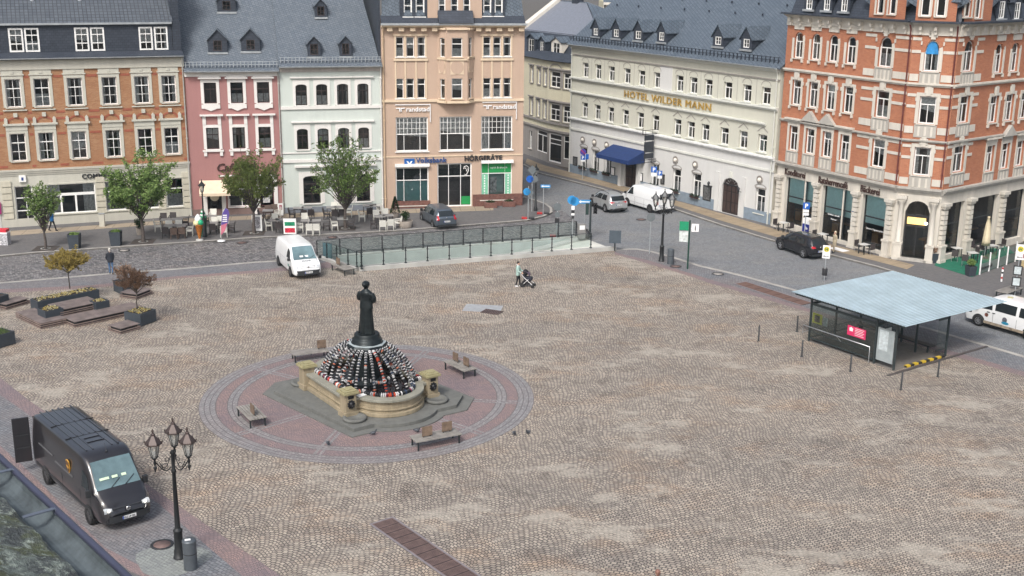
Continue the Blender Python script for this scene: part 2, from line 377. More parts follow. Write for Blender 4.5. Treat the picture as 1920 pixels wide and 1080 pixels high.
su = [(988,299),(1020,312),(1073,326),(1120,338.5),(1185,356),(1275,381),(1360,405),(1455,433),(1562,462),(1650,484),(1715,500)]
sheet('path', GP(sl) + GP(su[::-1]), SWZ+.006, M_slab2, label='worn sandstone slabs in front of the hotel')
# rings of setts round the fountain
FC = Vector((-6.95, 55.2))
def annulus(r0, r1, z, m, label, n=72):
    mb = MB()
    for k in range(n):
        a, b = 2*pi*k/n, 2*pi*(k+1)/n
        mb.quad((FC.x+r0*cos(a), FC.y+r0*sin(a), z), (FC.x+r1*cos(a), FC.y+r1*sin(a), z), (FC.x+r1*cos(b), FC.y+r1*sin(b), z), (FC.x+r0*cos(b), FC.y+r0*sin(b), z))
    return struct('path', mb, m, label)
RR = 8.1
M_joint = mat('dark_joint', (.12,.11,.11), .9); M_blue_keep = M_blue; M_blue = cobble('grey_ring_setts', (.27,.26,.265), (.19,.185,.19), (.09,.088,.09), size=.15, arcw=0, arch=0, rot=.66, tint=(1.1,1.0,.95), ms=.012, ts=.3)
annulus(0.01, RR, .012, M_joint, 'dark joints of the ring round the fountain')
annulus(RR-.24, RR-.03, .017, M_blue, 'outermost grey ring of setts round the fountain')
annulus(RR-.50, RR-.28, .017, M_blue, 'second grey ring of setts round the fountain')
annulus(RR-.76, RR-.54, .017, M_blue, 'third grey ring of setts round the fountain')
annulus(6.78, RR-.80, .017, M_red, 'outer ring of red setts round the fountain')
annulus(6.55, 6.74, .017, M_blue, 'grey inner ring of setts round the fountain')
annulus(6.30, 6.51, .017, M_blue, 'innermost grey ring of setts round the fountain')
annulus(0.01, 6.26, .017, M_red, 'red setts inside the rings round the fountain')
# rows of grey setts crossing the red ring
mb = MB()
for a in (1.25, 2.6, 3.9, 4.52, 5.6, 6.2):
    for s in (-.13, .13):
        c, q = cos(a), sin(a); px, py = -q*s, c*s
        mb.add([(FC.x+c*r+px+(-q*t), FC.y+q*r+py+(c*t), .021) for r, t in ((3.2,-.07),(RR-.8,-.07),(RR-.8,.07),(3.2,.07))], [(0,1,2,3)])
struct('path', mb, M_blue, 'grey sett rows crossing the red ring')
M_blue = M_blue_keep
# square terrain beyond the houses
mb = MB(); nx, ny = 60, 26
def hz(x, y):
    r = (y-250)/1000
    return max(-12, -9 + 95*max(0, min(1, (y-450)/900))**1.3*(.8+.3*sin(x*.004+1)+.12*sin(x*.013)) + 6*sin(x*.02+y*.01))-2
for j in range(ny+1):
    for i in range(nx+1):
        x = -900+1800*i/nx; y = 260+1340*j/ny; mb.v.append((x, y, hz(x, y) if j else -6))
for j in range(ny):
    for i in range(nx): mb.f.append((j*(nx+1)+i, j*(nx+1)+i+1, (j+1)*(nx+1)+i+1, (j+1)*(nx+1)+i)); mb.sm.append(True)
struct('hills', mb, mat('wooded_hillside', (.045,.075,.06), .9, var=.5, vs=.02, bmp=.6), 'wooded hillside far behind the roofs')
# ================================================================ materials for buildings
W = lambda n, v: mat(n, v, .55, var=.08)
M_wpaint = mat('white_painted_wood', (.80,.80,.78), .5, var=.06)
M_dpaint = mat('dark_brown_painted_wood', (.045,.03,.028), .5, var=.2)
M_dark = mat('dark_interior', (.018,.018,.02), .9, var=.4)
M_room = mat('dim_interior', (.05,.048,.046), .9, var=.5, vs=.6)
M_glass = glassmat('window_glass', (.74,.78,.80), .07)
M_glasslit = glassmat('shop_glass', (.8,.85,.85), .03)
M_curt = mat('curtain', (.62,.62,.60), .9, var=.45, vs=7)
M_slate = brickmat('slate_shingles', (.125,.155,.19), (.085,.11,.14), (.030,.036,.046), bw=.34, bh=.24, ms=.018, rot=.5, rough=.42)
M_slate2 = brickmat('dark_slate_cladding', (.055,.065,.085), (.038,.046,.062), (.02,.024,.03), bw=.3, bh=.2, ms=.012, rough=.5)
M_slate3 = brickmat('slate_shingles_weathered', (.15,.175,.205), (.105,.13,.16), (.035,.042,.052), bw=.32, bh=.22, ms=.016, rot=.42, rough=.42)
M_tile = brickmat('grey_roof_tiles', (.115,.13,.15), (.08,.092,.11), (.028,.032,.038), bw=.30, bh=.36, ms=.03, rough=.5, off=0)
M_zinc = mat('zinc_sheet', (.45,.48,.50), .4, .5, var=.2)
M_stone = plaster('pale_sandstone', (.56,.53,.43), .22)
M_stonew = plaster('white_stone_trim', (.70,.66,.59), .16)
M_pipe = mat('downpipe_zinc', (.50,.50,.47), .5, .3)
def solve_z(F, px, py): return F.uz(px, py)[1]
class Facade:
    """a wall plane: local x along the wall, z up, y into the house; everything on it is parented to the building"""
    def __init__(s, root, A, B):
        s.root = root; s.A = Vector((A[0], A[1], 0)); s.B = Vector((B[0], B[1], 0)); d = s.B-s.A; s.W = d.length; d.normalize()
        s.x = d; s.y = Vector((-d.y, d.x, 0)); s.M = Matrix.Translation(s.A) @ Matrix.Rotation(atan2(d.y, d.x), 4, 'Z')
        s.holes = []; s.arch = []
        s.ML = root.matrix_world.inverted() @ s.M if root.matrix_world else s.M
        s.ML = Matrix.Translation(-root.location) @ s.M
    def uz(s, px, py):
        r = ray(px, py); c = Vector((0, 0, CH)); t = (s.A-c).dot(s.y)/r.dot(s.y); p = c + r*t - s.A
        return p.dot(s.x), p.z
    def rect(s, x0, y0, x1, y1):
        ym = (y0+y1)/2; xm = (x0+x1)/2
        return [s.uz(x0, ym)[0], s.uz(xm, y1)[1], s.uz(x1, ym)[0], s.uz(xm, y0)[1]]
    def row(s, l, same_w=True):
        R = [s.rect(*q) for q in l]; n = len(R); z0 = sum(r[1] for r in R)/n; z1 = sum(r[3] for r in R)/n
        w = sum(r[2]-r[0] for r in R)/n
        out = []
        for r in R:
            c = (r[0]+r[2])/2; ww = w if same_w else r[2]-r[0]; out.append((c-ww/2, z0, c+ww/2, z1))
        return out
    def world(s, u, y=0, z=0): return s.M @ Vector((u, y, z))
    def part(s, name, mb, m, parent=None, **kw):
        if parent is None: return mb.build(name, m, s.root, M=s.ML, **kw)
        return mb.build(name, m, parent, **kw)      # parent already carries the wall's frame
    def wall(s, m, z0, z1, name='wall', u0=0.0, u1=None, depth=.22, holes=None):
        u1 = s.W if u1 is None else u1
        H = [h for h in (holes if holes is not None else s.holes) if h[2] > u0 and h[0] < u1 and h[3] > z0 and h[1] < z1]
        us = sorted({u0, u1, *[max(u0, min(u1, q)) for h in H for q in (h[0], h[2])]}); zs = sorted({z0, z1, *[max(z0, min(z1, q)) for h in H for q in (h[1], h[3])]})
        mb = MB()
        for i in range(len(us)-1):
            for j in range(len(zs)-1):
                a, b, c, d = us[i], us[i+1], zs[j], zs[j+1]
                if b-a < 1e-5 or d-c < 1e-5: continue
                um, zm = (a+b)/2, (c+d)/2
                if any(h[0] < um < h[2] and h[1] < zm < h[3] for h in H): continue
                mb.quad((a,0,c), (b,0,c), (b,0,d), (a,0,d))
        for h in H:
            a, c, b, d = h[:4]; e = depth
            mb.quad((a,0,c),(a,e,c),(b,e,c),(b,0,c)); mb.quad((a,0,d),(b,0,d),(b,e,d),(a,e,d))
            mb.quad((a,0,c),(a,0,d),(a,e,d),(a,e,c)); mb.quad((b,0,c),(b,e,c),(b,e,d),(b,0,d))
            if len(h) > 4 and h[4]:   # arch infill
                r = h[4]; n = 8; pts = []
                for k in range(n+1):
                    t = k/n; pts.append((a+(b-a)*t, d - r*(1-sqrt(max(0, 1-(2*t-1)**2)))))
                for k in range(n):
                    p, q = pts[k], pts[k+1]; mb.quad((p[0],0,p[1]), (q[0],0,q[1]), (q[0],0,d), (p[0],0,d))
                    mb.quad((p[0],0,p[1]), (p[0],e,p[1]), (q[0],e,q[1]), (q[0],0,q[1]))
        return s.part(name, mb, m)
    def window(s, r, fm=None, vb=(.5,), hb=(.33,), fr=.07, bar=.045, arch=0, curt=.6, sur=None, surm=None, sill=True, name='window', hole=True, sub=(), gm=None, depth=.12, label=None, open_top=False):
        """frame > pane, curtain, window_surround, sill; vb/hb fractions of the mullions and transoms (from the top)"""
        a, c, b, d = r; fm = fm or M_wpaint; w_, h_ = b-a, d-c; y0, y1 = depth, depth+.06
        if hole: s.holes.append((a, c, b, d, arch))
        mb = MB(); mb.box(a, y0, c, a+fr, y1, d); mb.box(b-fr, y0, c, b, y1, d); mb.box(a+fr, y0, c, b-fr, y1, c+fr)
        (mb.box(a+fr, y0, d-fr, b-fr, y1, d) if not arch else None)
        zc = d - (hb[0] if hb else 0)*h_
        for q in hb: z = d-q*h_; mb.box(a+fr, y0-.01, z-bar*.75, b-fr, y1-.01, z+bar*.75)
        for q in vb: u = a+q*w_; mb.box(u-bar/2, y0-.02, c+fr, u+bar/2, y1-.02, (zc-bar*.75) if (hb and not open_top) else d-fr)
        for kind, q in sub:      # thin glazing bars
            if kind == 'v': mb.box(a+q*w_-.018, y0+.005, (d-h_*hb[0]) if hb else c, a+q*w_+.018, y1-.005, d-fr)
            elif kind == 'V': mb.box(a+q*w_-.018, y0+.005, c+fr, a+q*w_+.018, y1-.005, d-fr)
            else: mb.box(a+fr, y0+.005, d-q*h_-.015, b-fr, y1-.005, d-q*h_+.015)
        if arch:
            n = 8
            for k in range(n):
                t0, t1 = k/n, (k+1)/n; f = lambda t: d - arch*(1-sqrt(max(0, 1-(2*t-1)**2)))
                A_, B_ = (a+w_*t0, f(t0)), (a+w_*t1, f(t1))
                mb.add([(A_[0],y0,A_[1]-fr),(B_[0],y0,B_[1]-fr),(B_[0],y0,B_[1]),(A_[0],y0,A_[1])], [(0,1,2,3)])
        o = s.part(name, mb, fm)
        if label: o['label'] = label
        p = MB(); p.quad((a+.01,y1-.02,c+.01),(b-.01,y1-.02,c+.01),(b-.01,y1-.02,d-.01),(a+.01,y1-.02,d-.01)); s.part('pane', p, gm or M_glass, o)
        if curt and random.random() < curt**.6:
            cm = MB(); y = y1+.08; style = random.random()
            if style < .45:
                cw = w_*(.18+.14*random.random())
                for (p0, p1) in ((a, a+cw), (b-cw, b)):
                    n = 6
                    for k in range(n):
                        u0, u1 = p0+(p1-p0)*k/n, p0+(p1-p0)*(k+1)/n; cm.quad((u0,y+.03*(k % 2),c),(u1,y+.03*((k+1) % 2),c),(u1,y+.03*((k+1) % 2),d),(u0,y+.03*(k % 2),d))
            elif style < .75: cm.quad((a,y,c),(b,y,c),(b,y,c+h_*.45),(a,y,c+h_*.45))
            else: cm.quad((a,y,c+h_*(.2+.4*random.random())),(b,y,c+h_*.4),(b,y,d),(a,y,d))
            s.part('curtain', cm, M_curt, o)
        if sill:
            sm = MB(); sm.box(a-.10, -.12, c-.07, b+.10, depth-.002, c-.002); s.part('sill', sm, surm or M_stonew, o)
        if sur:
            q = MB(); t = sur; pr = -.05
            zt_ = d-arch if arch > .3 else d+t; q.box(a-t, pr, c-.07 if not sill else c, a-.004, -.002, zt_) ; q.box(b+.004, pr, c-.07 if not sill else c, b+t, -.002, zt_)
            if arch <= .3: q.box(a-.004, pr, d+.004, b+.004, -.002, d+t)
            if arch:
                n = 8; f = lambda t_: d - arch*(1-sqrt(max(0, 1-(2*t_-1)**2)))
                for k in range(n):
                    t0, t1 = k/n, (k+1)/n; A_, B_ = (a+w_*t0, f(t0)), (a+w_*t1, f(t1))
                    q.quad((A_[0],pr+.004,A_[1]),(B_[0],pr+.004,B_[1]),(B_[0],pr+.004,d+.01),(A_[0],pr+.004,d+.01)) if arch <= .3 else None
                if arch > .3:
                    cx, cz = (a+b)/2, d-arch; e = [((w_/2+g)*cos(pi-pi*(k+h)/n), (arch+g)*sin(pi*(k+h)/n)) for g, h in ((0,0),(0,1),(t,1),(t,0))]; q.quad(*[(cx+u,pr,cz+v) for u, v in e]); q.quad(*[(cx+e[i][0],yy,cz+e[i][1]) for i, yy in ((3,pr),(2,pr),(2,-.002),(3,-.002))])
            s.part('window_surround', q, surm or M_stonew, o)
        return o
    def band(s, z0, z1, pr, m, name='cornice', u0=0.0, u1=None, steps=1, parent=None):
        u1 = s.W if u1 is None else u1; mb = MB(); h = (z1-z0)/steps
        for k in range(steps): mb.box(u0, -pr*(k+1)/steps, z0+h*k, u1, -.002, z0+h*(k+1))
        return s.part(name, mb, m, parent)
    def interior(s, z0, z1, u0=.15, u1=None, y=1.0, m=None):
        u1 = s.W-.15 if u1 is None else u1; mb = MB(); mb.quad((u0,y,z0),(u1,y,z0),(u1,y,z1),(u0,y,z1)); mb.quad((u0,.25,z0),(u1,.25,z0),(u1,y,z0),(u0,y,z0))
        return s.part('interior_wall', mb, m or M_room)
    def text(s, t, u, z, h, m, name='lettering', ext=.05, bold=0, width=None, y=-.06, italic=0, spacing=1.0, parent=None):
        mb, w_ = text_mb(t, h, ext, bold, spacing)
        k = width/w_ if width else 1
        mb.tf(Matrix.Translation((u, y, z)) @ Matrix(((k,0,italic,0),(0,1,0,0),(0,0,1,0),(0,0,0,1))))
        return s.part(name, mb, m, parent)
    def pieces(s, name, boxes, m, parent=None):
        for b in boxes: q = MB(); q.box(*b); s.part(name, q, m, parent)
    def sub(s, u0, y0, u1, y1):
        a, b = s.world(u0, y0), s.world(u1, y1); return Facade(s.root, a, b)
    def pipe(s, u, z0, z1, m=None):
        mb = MB(); mb.tube([(u,-.12,z0+.1),(u,-.12,z1-.5),(u,-.3,z1-.1)], .055, 8)
        for z in (z0+1, (z0+z1)/2, z1-1): mb.box(u-.08,-.19,z-.03,u+.08,-.002,z+.03)
        return s.part('downpipe', mb, m or M_pipe)
    def gutter(s, z, m=None, u0=0.0, u1=None, y=-.42, r=.09):
        u1 = s.W if u1 is None else u1
        mb = MB(); n = 6
        for k in range(n):
            a0, a1 = pi+pi*k/n, pi+pi*(k+1)/n
            mb.quad((u0,y+r*cos(a0),z+r*sin(a0)),(u0,y+r*cos(a1),z+r*sin(a1)),(u1,y+r*cos(a1),z+r*sin(a1)),(u1,y+r*cos(a0),z+r*sin(a0)))
        mb.box(u0,y-r-.02,z-.02,u1,y-r+.005,z+.02)
        return s.part('gutter', mb, m or M_zinc)
    def slope(s, z0, z1, y0, y1, m, name='roof', u0=0.0, u1=None, ov=.0, u0t=None, u1t=None, th=.12):
        """a sloping roof plane with thickness, its own frame lying so that the shingles run along it"""
        u1 = s.W if u1 is None else u1; u0t = u0 if u0t is None else u0t; u1t = u1 if u1t is None else u1t
        L = sqrt((y1-y0)**2+(z1-z0)**2); ang = atan2(z1-z0, y1-y0)
        mb = MB(); mb.add([(u0-ov,0,0),(u1+ov,0,0),(u1t+ov,0,L),(u0t-ov,0,L),(u0-ov,th,0),(u1+ov,th,0),(u1t+ov,th,L),(u0t-ov,th,L)],
                          [(0,1,2,3),(7,6,5,4),(0,4,5,1),(1,5,6,2),(2,6,7,3),(3,7,4,0)])
        R = s.ML @ Matrix.Translation((0, y0, z0)) @ Matrix.Rotation(-(pi/2-ang), 4, 'X')
        o = mb.build(name, m, s.root, M=R); return o
    def body(s, z1, D, m, u0=0.0, u1=None, sides='lr'):
        """side and back walls"""
        u1 = s.W if u1 is None else u1; mb = MB()
        ('l' in sides) and mb.quad((u0,0.001,0),(u0,0.001,z1),(u0,D,z1),(u0,D,0)); ('r' in sides) and mb.quad((u1,0.001,0),(u1,D,0),(u1,D,z1),(u1,0.001,z1)); mb.quad((u1,D,0),(u0,D,0),(u0,D,z1),(u1,D,z1))
        return s.part('side_wall', mb, m)
    def gables(s, z0, z1, y0, y1, yr, m, us):
        mb = MB()
        for u in us: mb.add([(u,y0,z0),(u,y1,z0),(u,yr,z1)], [(0,1,2)])
        return s.part('gable_wall', mb, m)
    def dormer(s, r, y, m, k=1.0, wm=None, side=.16, gable=.7, base=.25, fm=None, frm=.05, **kw):
        """little gabled dormer standing at local depth y; r its window opening"""
        a, c, b, d = r; u0, u1 = a-side, b+side; um = (a+b)/2; z0 = c-base; zt = d+.12; bk = (zt-z0)/k; bg = gable/k
        mb = MB(); mb.add([(u0,y,z0),(u0,y,zt),(u0,y+bk,zt)], [(0,1,2)]); mb.add([(u1,y,z0),(u1,y+bk,zt),(u1,y,zt)], [(0,1,2)])
        f = [(u0,c),(u1,c),(a,c),(b,c)]
        mb.quad((u0,y,z0),(u1,y,z0),(u1,y,c),(u0,y,c)); mb.quad((u0,y,c),(a,y,c),(a,y,d),(u0,y,d)); mb.quad((b,y,c),(u1,y,c),(u1,y,d),(b,y,d))
        mb.quad((u0,y,d),(u1,y,d),(u1,y,zt),(u0,y,zt)); mb.add([(u0,y,zt),(u1,y,zt),(um,y,zt+gable)], [(0,1,2)])
        o = s.part('dormer', mb, wm or M_slate2)
        rf = MB(); e = .12
        for sg in (-1, 1):
            ue = um + sg*((u1-u0)/2+e); ze = zt - e*gable/((u1-u0)/2)
            P = [(ue,y-.15,ze),(um,y-.15,zt+gable+.03),(um,y+bk+bg,zt+gable+.03),(ue,y+bk,ze)]
            rf.quad(*P); rf.quad(*[(p[0],p[1],p[2]-.06) for p in P][::-1]); rf.quad(P[0],P[1],*[(p[0],p[1],p[2]-.06) for p in (P[1],P[0])])
        s.part('dormer_roof', rf, m, o)
        fb = MB(); t = frm; fm = fm or M_wpaint
        fb.box(a,y+.02,c,a+t,y+.08,d); fb.box(b-t,y+.02,c,b,y+.08,d); fb.box(a+t,y+.02,c,b-t,y+.08,c+t); fb.box(a+t,y+.02,d-t,b-t,y+.08,d)
        fb.box(um-.02,y+.02,c+t,um+.02,y+.07,d-t); fb.box(a+t,y+.03,(c+d)/2-.015,b-t,y+.065,(c+d)/2+.015)
        s.part('window', fb, fm, o)
        g = MB(); g.quad((a,y+.06,c),(b,y+.06,c),(b,y+.06,d),(a,y+.06,d)); s.part('pane', g, M_glass, o)
        k = MB(); k.quad((a,y+.5,c),(b,y+.5,c),(b,y+.5,d),(a,y+.5,d)); k.quad((a,y,c),(b,y,c),(b,y+.5,c),(a,y+.5,c)); s.part('dark_room', k, M_dark, o)
        z = MB(); z.box(u0-.05,y-.12,z0-.03,u1+.05,y,z0+.12); s.part('flashing', z, M_zinc, o)
        return o
def building(name, label, cat='house', at=(0, 0)): return thing(name, label, cat, (at[0], at[1], 0))
# ================================================================ the row of houses on the far left
O4 = lambda l, s=4.0, ox=0, oy=0: [(ox+a/s, oy+b/s, ox+c/s, oy+d/s) for a, b, c, d in l]
# ---------------------------------------------------------------- orange brick bank
M_obrick = brickmat('orange_brick', (.43,.235,.12), (.33,.155,.075), (.32,.25,.18), bw=.25, bh=.077, ms=.009, patch=(.40,.16,.07))
M_rbrick = brickmat('red_brick_bands', (.40,.12,.07), (.33,.10,.06), (.2,.1,.08), bw=.25, bh=.077, ms=.008)
M_cream = plaster('cream_stone', (.54,.53,.46), .14)
M_ash = plaster('ash_grey_plaster', (.50,.485,.42), .12)
PA, PB = G(5,430), G(362,407)
R1 = building('town_house', 'orange brick bank house with cream window surrounds and slate attic, leftmost of the row', at=PA)
F = Facade(R1, PA, PB)
zg = F.uz(180, 108)[1]; zf = F.uz(180, 128)[1]; z_c = F.uz(180, 311)[1]; z_c0 = F.uz(180, 322)[1]
sub2 = [('v', .5), ('h', .66)]
r1 = F.row([(11,152,40,206),(65,150,93,201),(127,147,155,199),(191,143,220,195),(252,141,280,191),(303,137,330,189)])
r2 = F.row([(20,254,50,306),(74,251,102,302),(134,247,163,298),(199,242,227,293),(259,239,286,289),(309,236,335,286)])
for r in r1:
    o = F.window(r, vb=(.5,), hb=(.34,), sub=sub2, sur=.22, surm=M_cream, open_top=False)
    q = MB(); a, c, b, d = r; q.box(a-.3,-.10,d+.26,b+.3,-.002,d+.36); q.box(a-.22,-.06,d+.36,b+.22,-.002,zf-.02); q.box((a+b)/2-.1,-.12,d+.4,(a+b)/2+.1,-.06,d+.6)
    q.box(a-.3,-.11,c-.26,b+.3,-.002,c-.18); F.part('window_surround', q, M_cream, o)
for r in r2:
    o = F.window(r, vb=(.5,), hb=(.34,), sub=sub2, sur=.22, surm=M_cream)
    q = MB(); a, c, b, d = r; q.box(a-.22,-.08,d+.23,b+.22,-.002,d+.62); q.box(a-.38,-.2,d+.62,b+.38,-.002,d+.76)
    for u in (a-.16, b+.16): q.box(u-.12,-.16,d+.76,u+.12,-.002,d+1.1); q.yprism([(u-.12,d+1.1),(u+.12,d+1.1),(u,d+1.25)],-.16,-.002)
    q.box((a+b)/2-.14,-.14,d+1.25,(a+b)/2+.14,-.002,d+1.55)
    F.part('window_pediment', q, M_cream, o)
    q = MB(); n = 10; cx = (a+b)/2; rx = (b-a)/2+.1
    for k in range(n):
        t0, t1 = pi*k/n, pi*(k+1)/n; f = lambda t, s_: (cx+rx*s_*cos(t), d+.78+.5*s_*sin(t))
        p = [f(t0,.75), f(t0,1), f(t1,1), f(t1,.75)]; q.quad(*[(x,-.03,z) for x, z in p[::-1]])
    F.part('brick_arch', q, M_rbrick, o)
# ground floor openings
gd = F.rect(30,348,63,426); gw = [F.rect(90,345,180,402), F.rect(198,342,240,397), F.rect(256,337,298,390), F.rect(312,331,344,383)]
zt = sum(g[3] for g in gw)/4; zb = sum(g[1] for g in gw)/4
F.window((gd[0], .16, gd[2], zt), vb=(.62,), hb=(.3,.62), curt=0, sill=False, name='door', label='white glazed entrance door')
F.window((gw[0][0], zb, gw[0][2], zt), vb=(.27,.58), hb=(.36,), bar=.14, curt=1, sur=.1, surm=M_cream)
for g in gw[1:]: F.window((g[0], zb, g[2], zt), vb=(), hb=(.36,), curt=1, sur=.1, surm=M_cream)
F.wall(M_cream, 0, z_c0, name='wall'); F.wall(M_obrick, z_c, zf, name='brick_wall')
F.band(z_c0, z_c, .16, M_ash, steps=3); F.band(zf, zg-.1, .12, M_ash, 'frieze'); F.band(zg-.1, zg, .4, M_ash, steps=2)
q = MB(); q.box(0,-.06,.1,F.W,-.002,.95-.2)
F.part('plinth', q, M_ash)
q = MB()
for z in (F.uz(180,219)[1], F.uz(180,207)[1], F.uz(180,141)[1], F.uz(180,303)[1]-.1, F.uz(180, 247)[1]):
    prev = 0
    for a, c, b, d in sorted(r1+r2)+[(F.W, 0, 0, 0)]:
        pass
    us = sorted([(r[0]-.32, r[2]+.32) for r in (r1 if z > r2[0][3]+.9 else r2)]); cur = .02
    for a, b in us+[(F.W-.02, 0)]:
        if a > cur: q.box(cur,-.025,z-.09,a,-.002,z+.09)
        cur = b
F.part('brick_band', q, M_rbrick)
q = MB(); k = 0
for (a, b) in ((6,25),(183,200),(240,256),(298,312),(344,360)):
    ua, ub = F.uz(a, 390)[0], F.uz(b, 390)[0]; z = .8; q = MB()
    while z < z_c0-.35: q.box(ua,-.1,z,ub,-.002,z+.42); z += .5
    F.part('rusticated_pier', q, M_stone)
M_black = mat('black_sign_letters', (.025,.025,.028), .5)
u, z = F.uz(153, 330); F.text('COMMERZBANK', u, F.uz(200,331)[1]-.06, .36, M_black, ext=.06, bold=.012, width=F.uz(252,320)[0]-u)
u, z = F.uz(36, 341); q = MB(); q.box(u,-.18,z,u+.5,-.002,z+.5); o = F.part('wall_sign', q, M_wpaint)
q = MB(); q.box(u+.17,-.19,z+.12,u+.33,-.182,z+.36); F.part('emblem', q, mat('blue_enamel', (.02,.06,.25), .4), o)
M_lit = mat('lit_poster', (.55,.85,.74), .5, var=.05, emit=.9)
a, c, b, d = F.rect(92,372,109,397); q = MB(); q.box(a,.3,c,b,.34,d); o = F.part('lit_poster', q, M_lit); q = MB(); q.box(a+.25,.28,c+.65,b-.15,.298,d-.25); F.part('poster_square', q, mat('dark_green_print', (.02,.07,.05), .5), o)
# slate attic wall with three pairs of windows
dorm = F.row(O4([(65,228,178,405),(187,222,296,400),(560,208,667,385),(680,202,783,380),(1043,188,1142,363),(1157,186,1257,360)]))
ya = .55; za0, za1 = F.uz(160, 104)[1], F.uz(160, 46)[1]
uA1 = F.uz(325, 80)[0]
A2 = F.sub(-.6, ya, uA1, ya); dorm2 = A2.row(O4([(65,228,178,405),(187,222,296,400),(560,208,667,385),(680,202,783,380),(1043,188,1142,363),(1157,186,1257,360)]))
for r in dorm2: A2.window(r, hb=(.3,.66), sub=[('v', .5)], fr=.12, sill=False, depth=-.02, curt=.8)
A2.wall(M_slate2, zg-.05, A2.uz(160,46)[1], name='attic_wall'); zt = A2.uz(160, 46)[1]
A2.band(zt, zt+.14, .25, M_zinc, 'gutter'); A2.interior(zg, zt-.1, y=.7)
A2.slope(zt+.1, zt+5.2, -.15, 7.5, M_tile, 'roof', ov=.1)
F.slope(zg-.02, zg+.42, -.45, ya, M_slate2, 'roof_skirt', th=.05)
q = MB(); u2 = F.W; q.box(uA1+.02, ya-.12, zg, u2-.05, ya+.6, zt+.25); q.box(uA1+.02, ya+.6, zg, u2-.05, 9.5, zt+4.9); F.part('party_wall', q, M_slate2)
F.body(zg, 10, M_ash); F.interior(.1, zg-.2); F.gutter(zg+.05); F.pipe(F.W-.12, 0, zg)
q = MB()
for u in (F.uz(60, 3)[0], F.uz(152, 3)[0]): q.tube([(u,2.9,zt+1.6),(u,2.9,zt+2.5)], .16, 10)
F.part('roof_vent', q, M_zinc)
# sliver of the next house
R0 = building('town_house', 'pale grey house cut off by the left edge beside the orange bank', at=G(-150,441))
F0 = Facade(R0, G(-150,441), G(4.5,430.2))
r = F0.row([(-120,160,-92,212),(-60,156,-32,208)]); [F0.window(x, sub=sub2, sur=.2) for x in r]
r = F0.row([(-120,262,-92,312),(-60,258,-32,308)]); [F0.window(x, sub=sub2, sur=.2) for x in r]
F0.window(F0.rect(-60,350,-4,428), name='shop_window', sill=False)
F0.wall(plaster('pale_grey_plaster', (.55,.55,.52)), 0, zg); F0.band(zg, zg+.3, .4, M_ash); F0.slope(zg+.3, zg+6, -.4, 6, M_slate); F0.body(zg, 10, M_ash); F0.interior(.1, zg-.1)
q = MB(); a, c, b, d = F0.rect(-30,380,2,402); q.box(a,-.12,c,b,-.01,d); F0.part('shop_sign', q, mat('magenta_sign', (.35,.02,.16), .5))
# ---------------------------------------------------------------- pink cafe house
M_pink = plaster('dusky_pink_plaster', (.37,.19,.18), .1)
M_white = plaster('white_plaster_trim', (.74,.72,.69), .07)
PA, PB = G(362,407), G(534,401.5)
R2 = building('town_house', 'narrow dusky pink house with white framed brown windows and a cafe below', at=PA)
F = Facade(R2, PA, PB)
zg = F.uz(445,133)[1]; zw = F.uz(445,143)[1]
r1 = F.row([(382.5,157,406,196),(432.5,154,455.5,193),(482,152,505,191)]); r2 = F.row([(387,241,411,281),(437,239,459,279),(485,236,508,275.5)])
for r in r1:
    o = F.window(r, fm=M_dpaint, sub=[('v',.5)], sur=.24, surm=M_white); a, c, b, d = r; q = MB()
    q.box(a-.4,-.26,d+.3,b+.4,-.002,d+.42); q.box(a-.3,-.16,d+.42,b+.3,-.002,d+.62); q.box(a-.24,-.12,c-.4,b+.24,-.002,c-.075)
    q.yprism([(a,c-.4),((a+b)/2,c-.6),(b,c-.4)],-.12,-.002); F.part('window_pediment', q, M_white, o)
for r in r2:
    o = F.window(r, fm=M_dpaint, sub=[('v',.5)], sur=.24, surm=M_white); a, c, b, d = r; q = MB()
    q.box(a-.42,-.28,d+.95,b+.42,-.002,d+1.07); q.box(a-.24,-.08,d+.25,a+.02,-.002,d+.95); q.box(b-.02,-.08,d+.25,b+.24,-.002,d+.95)
    q.box(a-.34,-.16,c-.2,b+.34,-.002,c-.075)
    for u in (a-.14, b+.14): q.box(u-.12,-.12,c-.55,u+.12,-.002,c-.2)
    F.part('window_pediment', q, M_white, o)
zt = F.uz(450,344)[1]
a, b = F.uz(389,380)[0], F.uz(417,380)[0]; dr = F.window((a,.2,b,F.uz(403,360)[1]), fm=M_dpaint, vb=(), hb=(.2,), curt=0, name='door', sill=False, label='dark cafe door with a round cream badge')
mb = MB(); mb.lathe([(.36,0),(.36,.04)], 20); mb.tf(Matrix.Translation(((a+b)/2,.05,F.uz(402,369)[1])) @ Matrix.Rotation(pi/2,4,'X')); F.part('round_badge', mb, mat('cream_enamel', (.62,.56,.42), .5), dr)
a, b = F.uz(430,380)[0], F.uz(474,380)[0]; F.window((a,.75,b,zt), vb=(.55,), hb=(.25,), curt=0, name='shop_window', sur=.1, surm=M_white)
a, b = F.uz(488,375)[0], F.uz(514,375)[0]; dr = F.window((a,.2,b,F.uz(500,336)[1]), fm=mat('oxblood_wood', (.10,.03,.03), .5), vb=(), hb=(.1,.8), curt=0, name='door', sur=.3, surm=M_white, sill=False, label='oxblood door with posters in white frame')
q = MB(); random.seed(3)
for (x, z, w_, h_) in ((.15,1.9,.55,.3),(.3,1.4,.3,.25),(.12,.7,.7,.55),(.6,1.2,.3,.2),(.7,1.75,.25,.35)): q.box(a+.1+x,.09,.3+z,a+.1+x+w_*.8,.11,.3+z+h_*.8)
F.part('poster', q, mat('poster_paper', (.5,.5,.5), .7, var=.6, vs=8), dr)
F.wall(M_pink, 0, zw); F.band(zw, zg-.08, .1, M_white, 'frieze'); F.band(zg-.08, zg, .35, M_white)
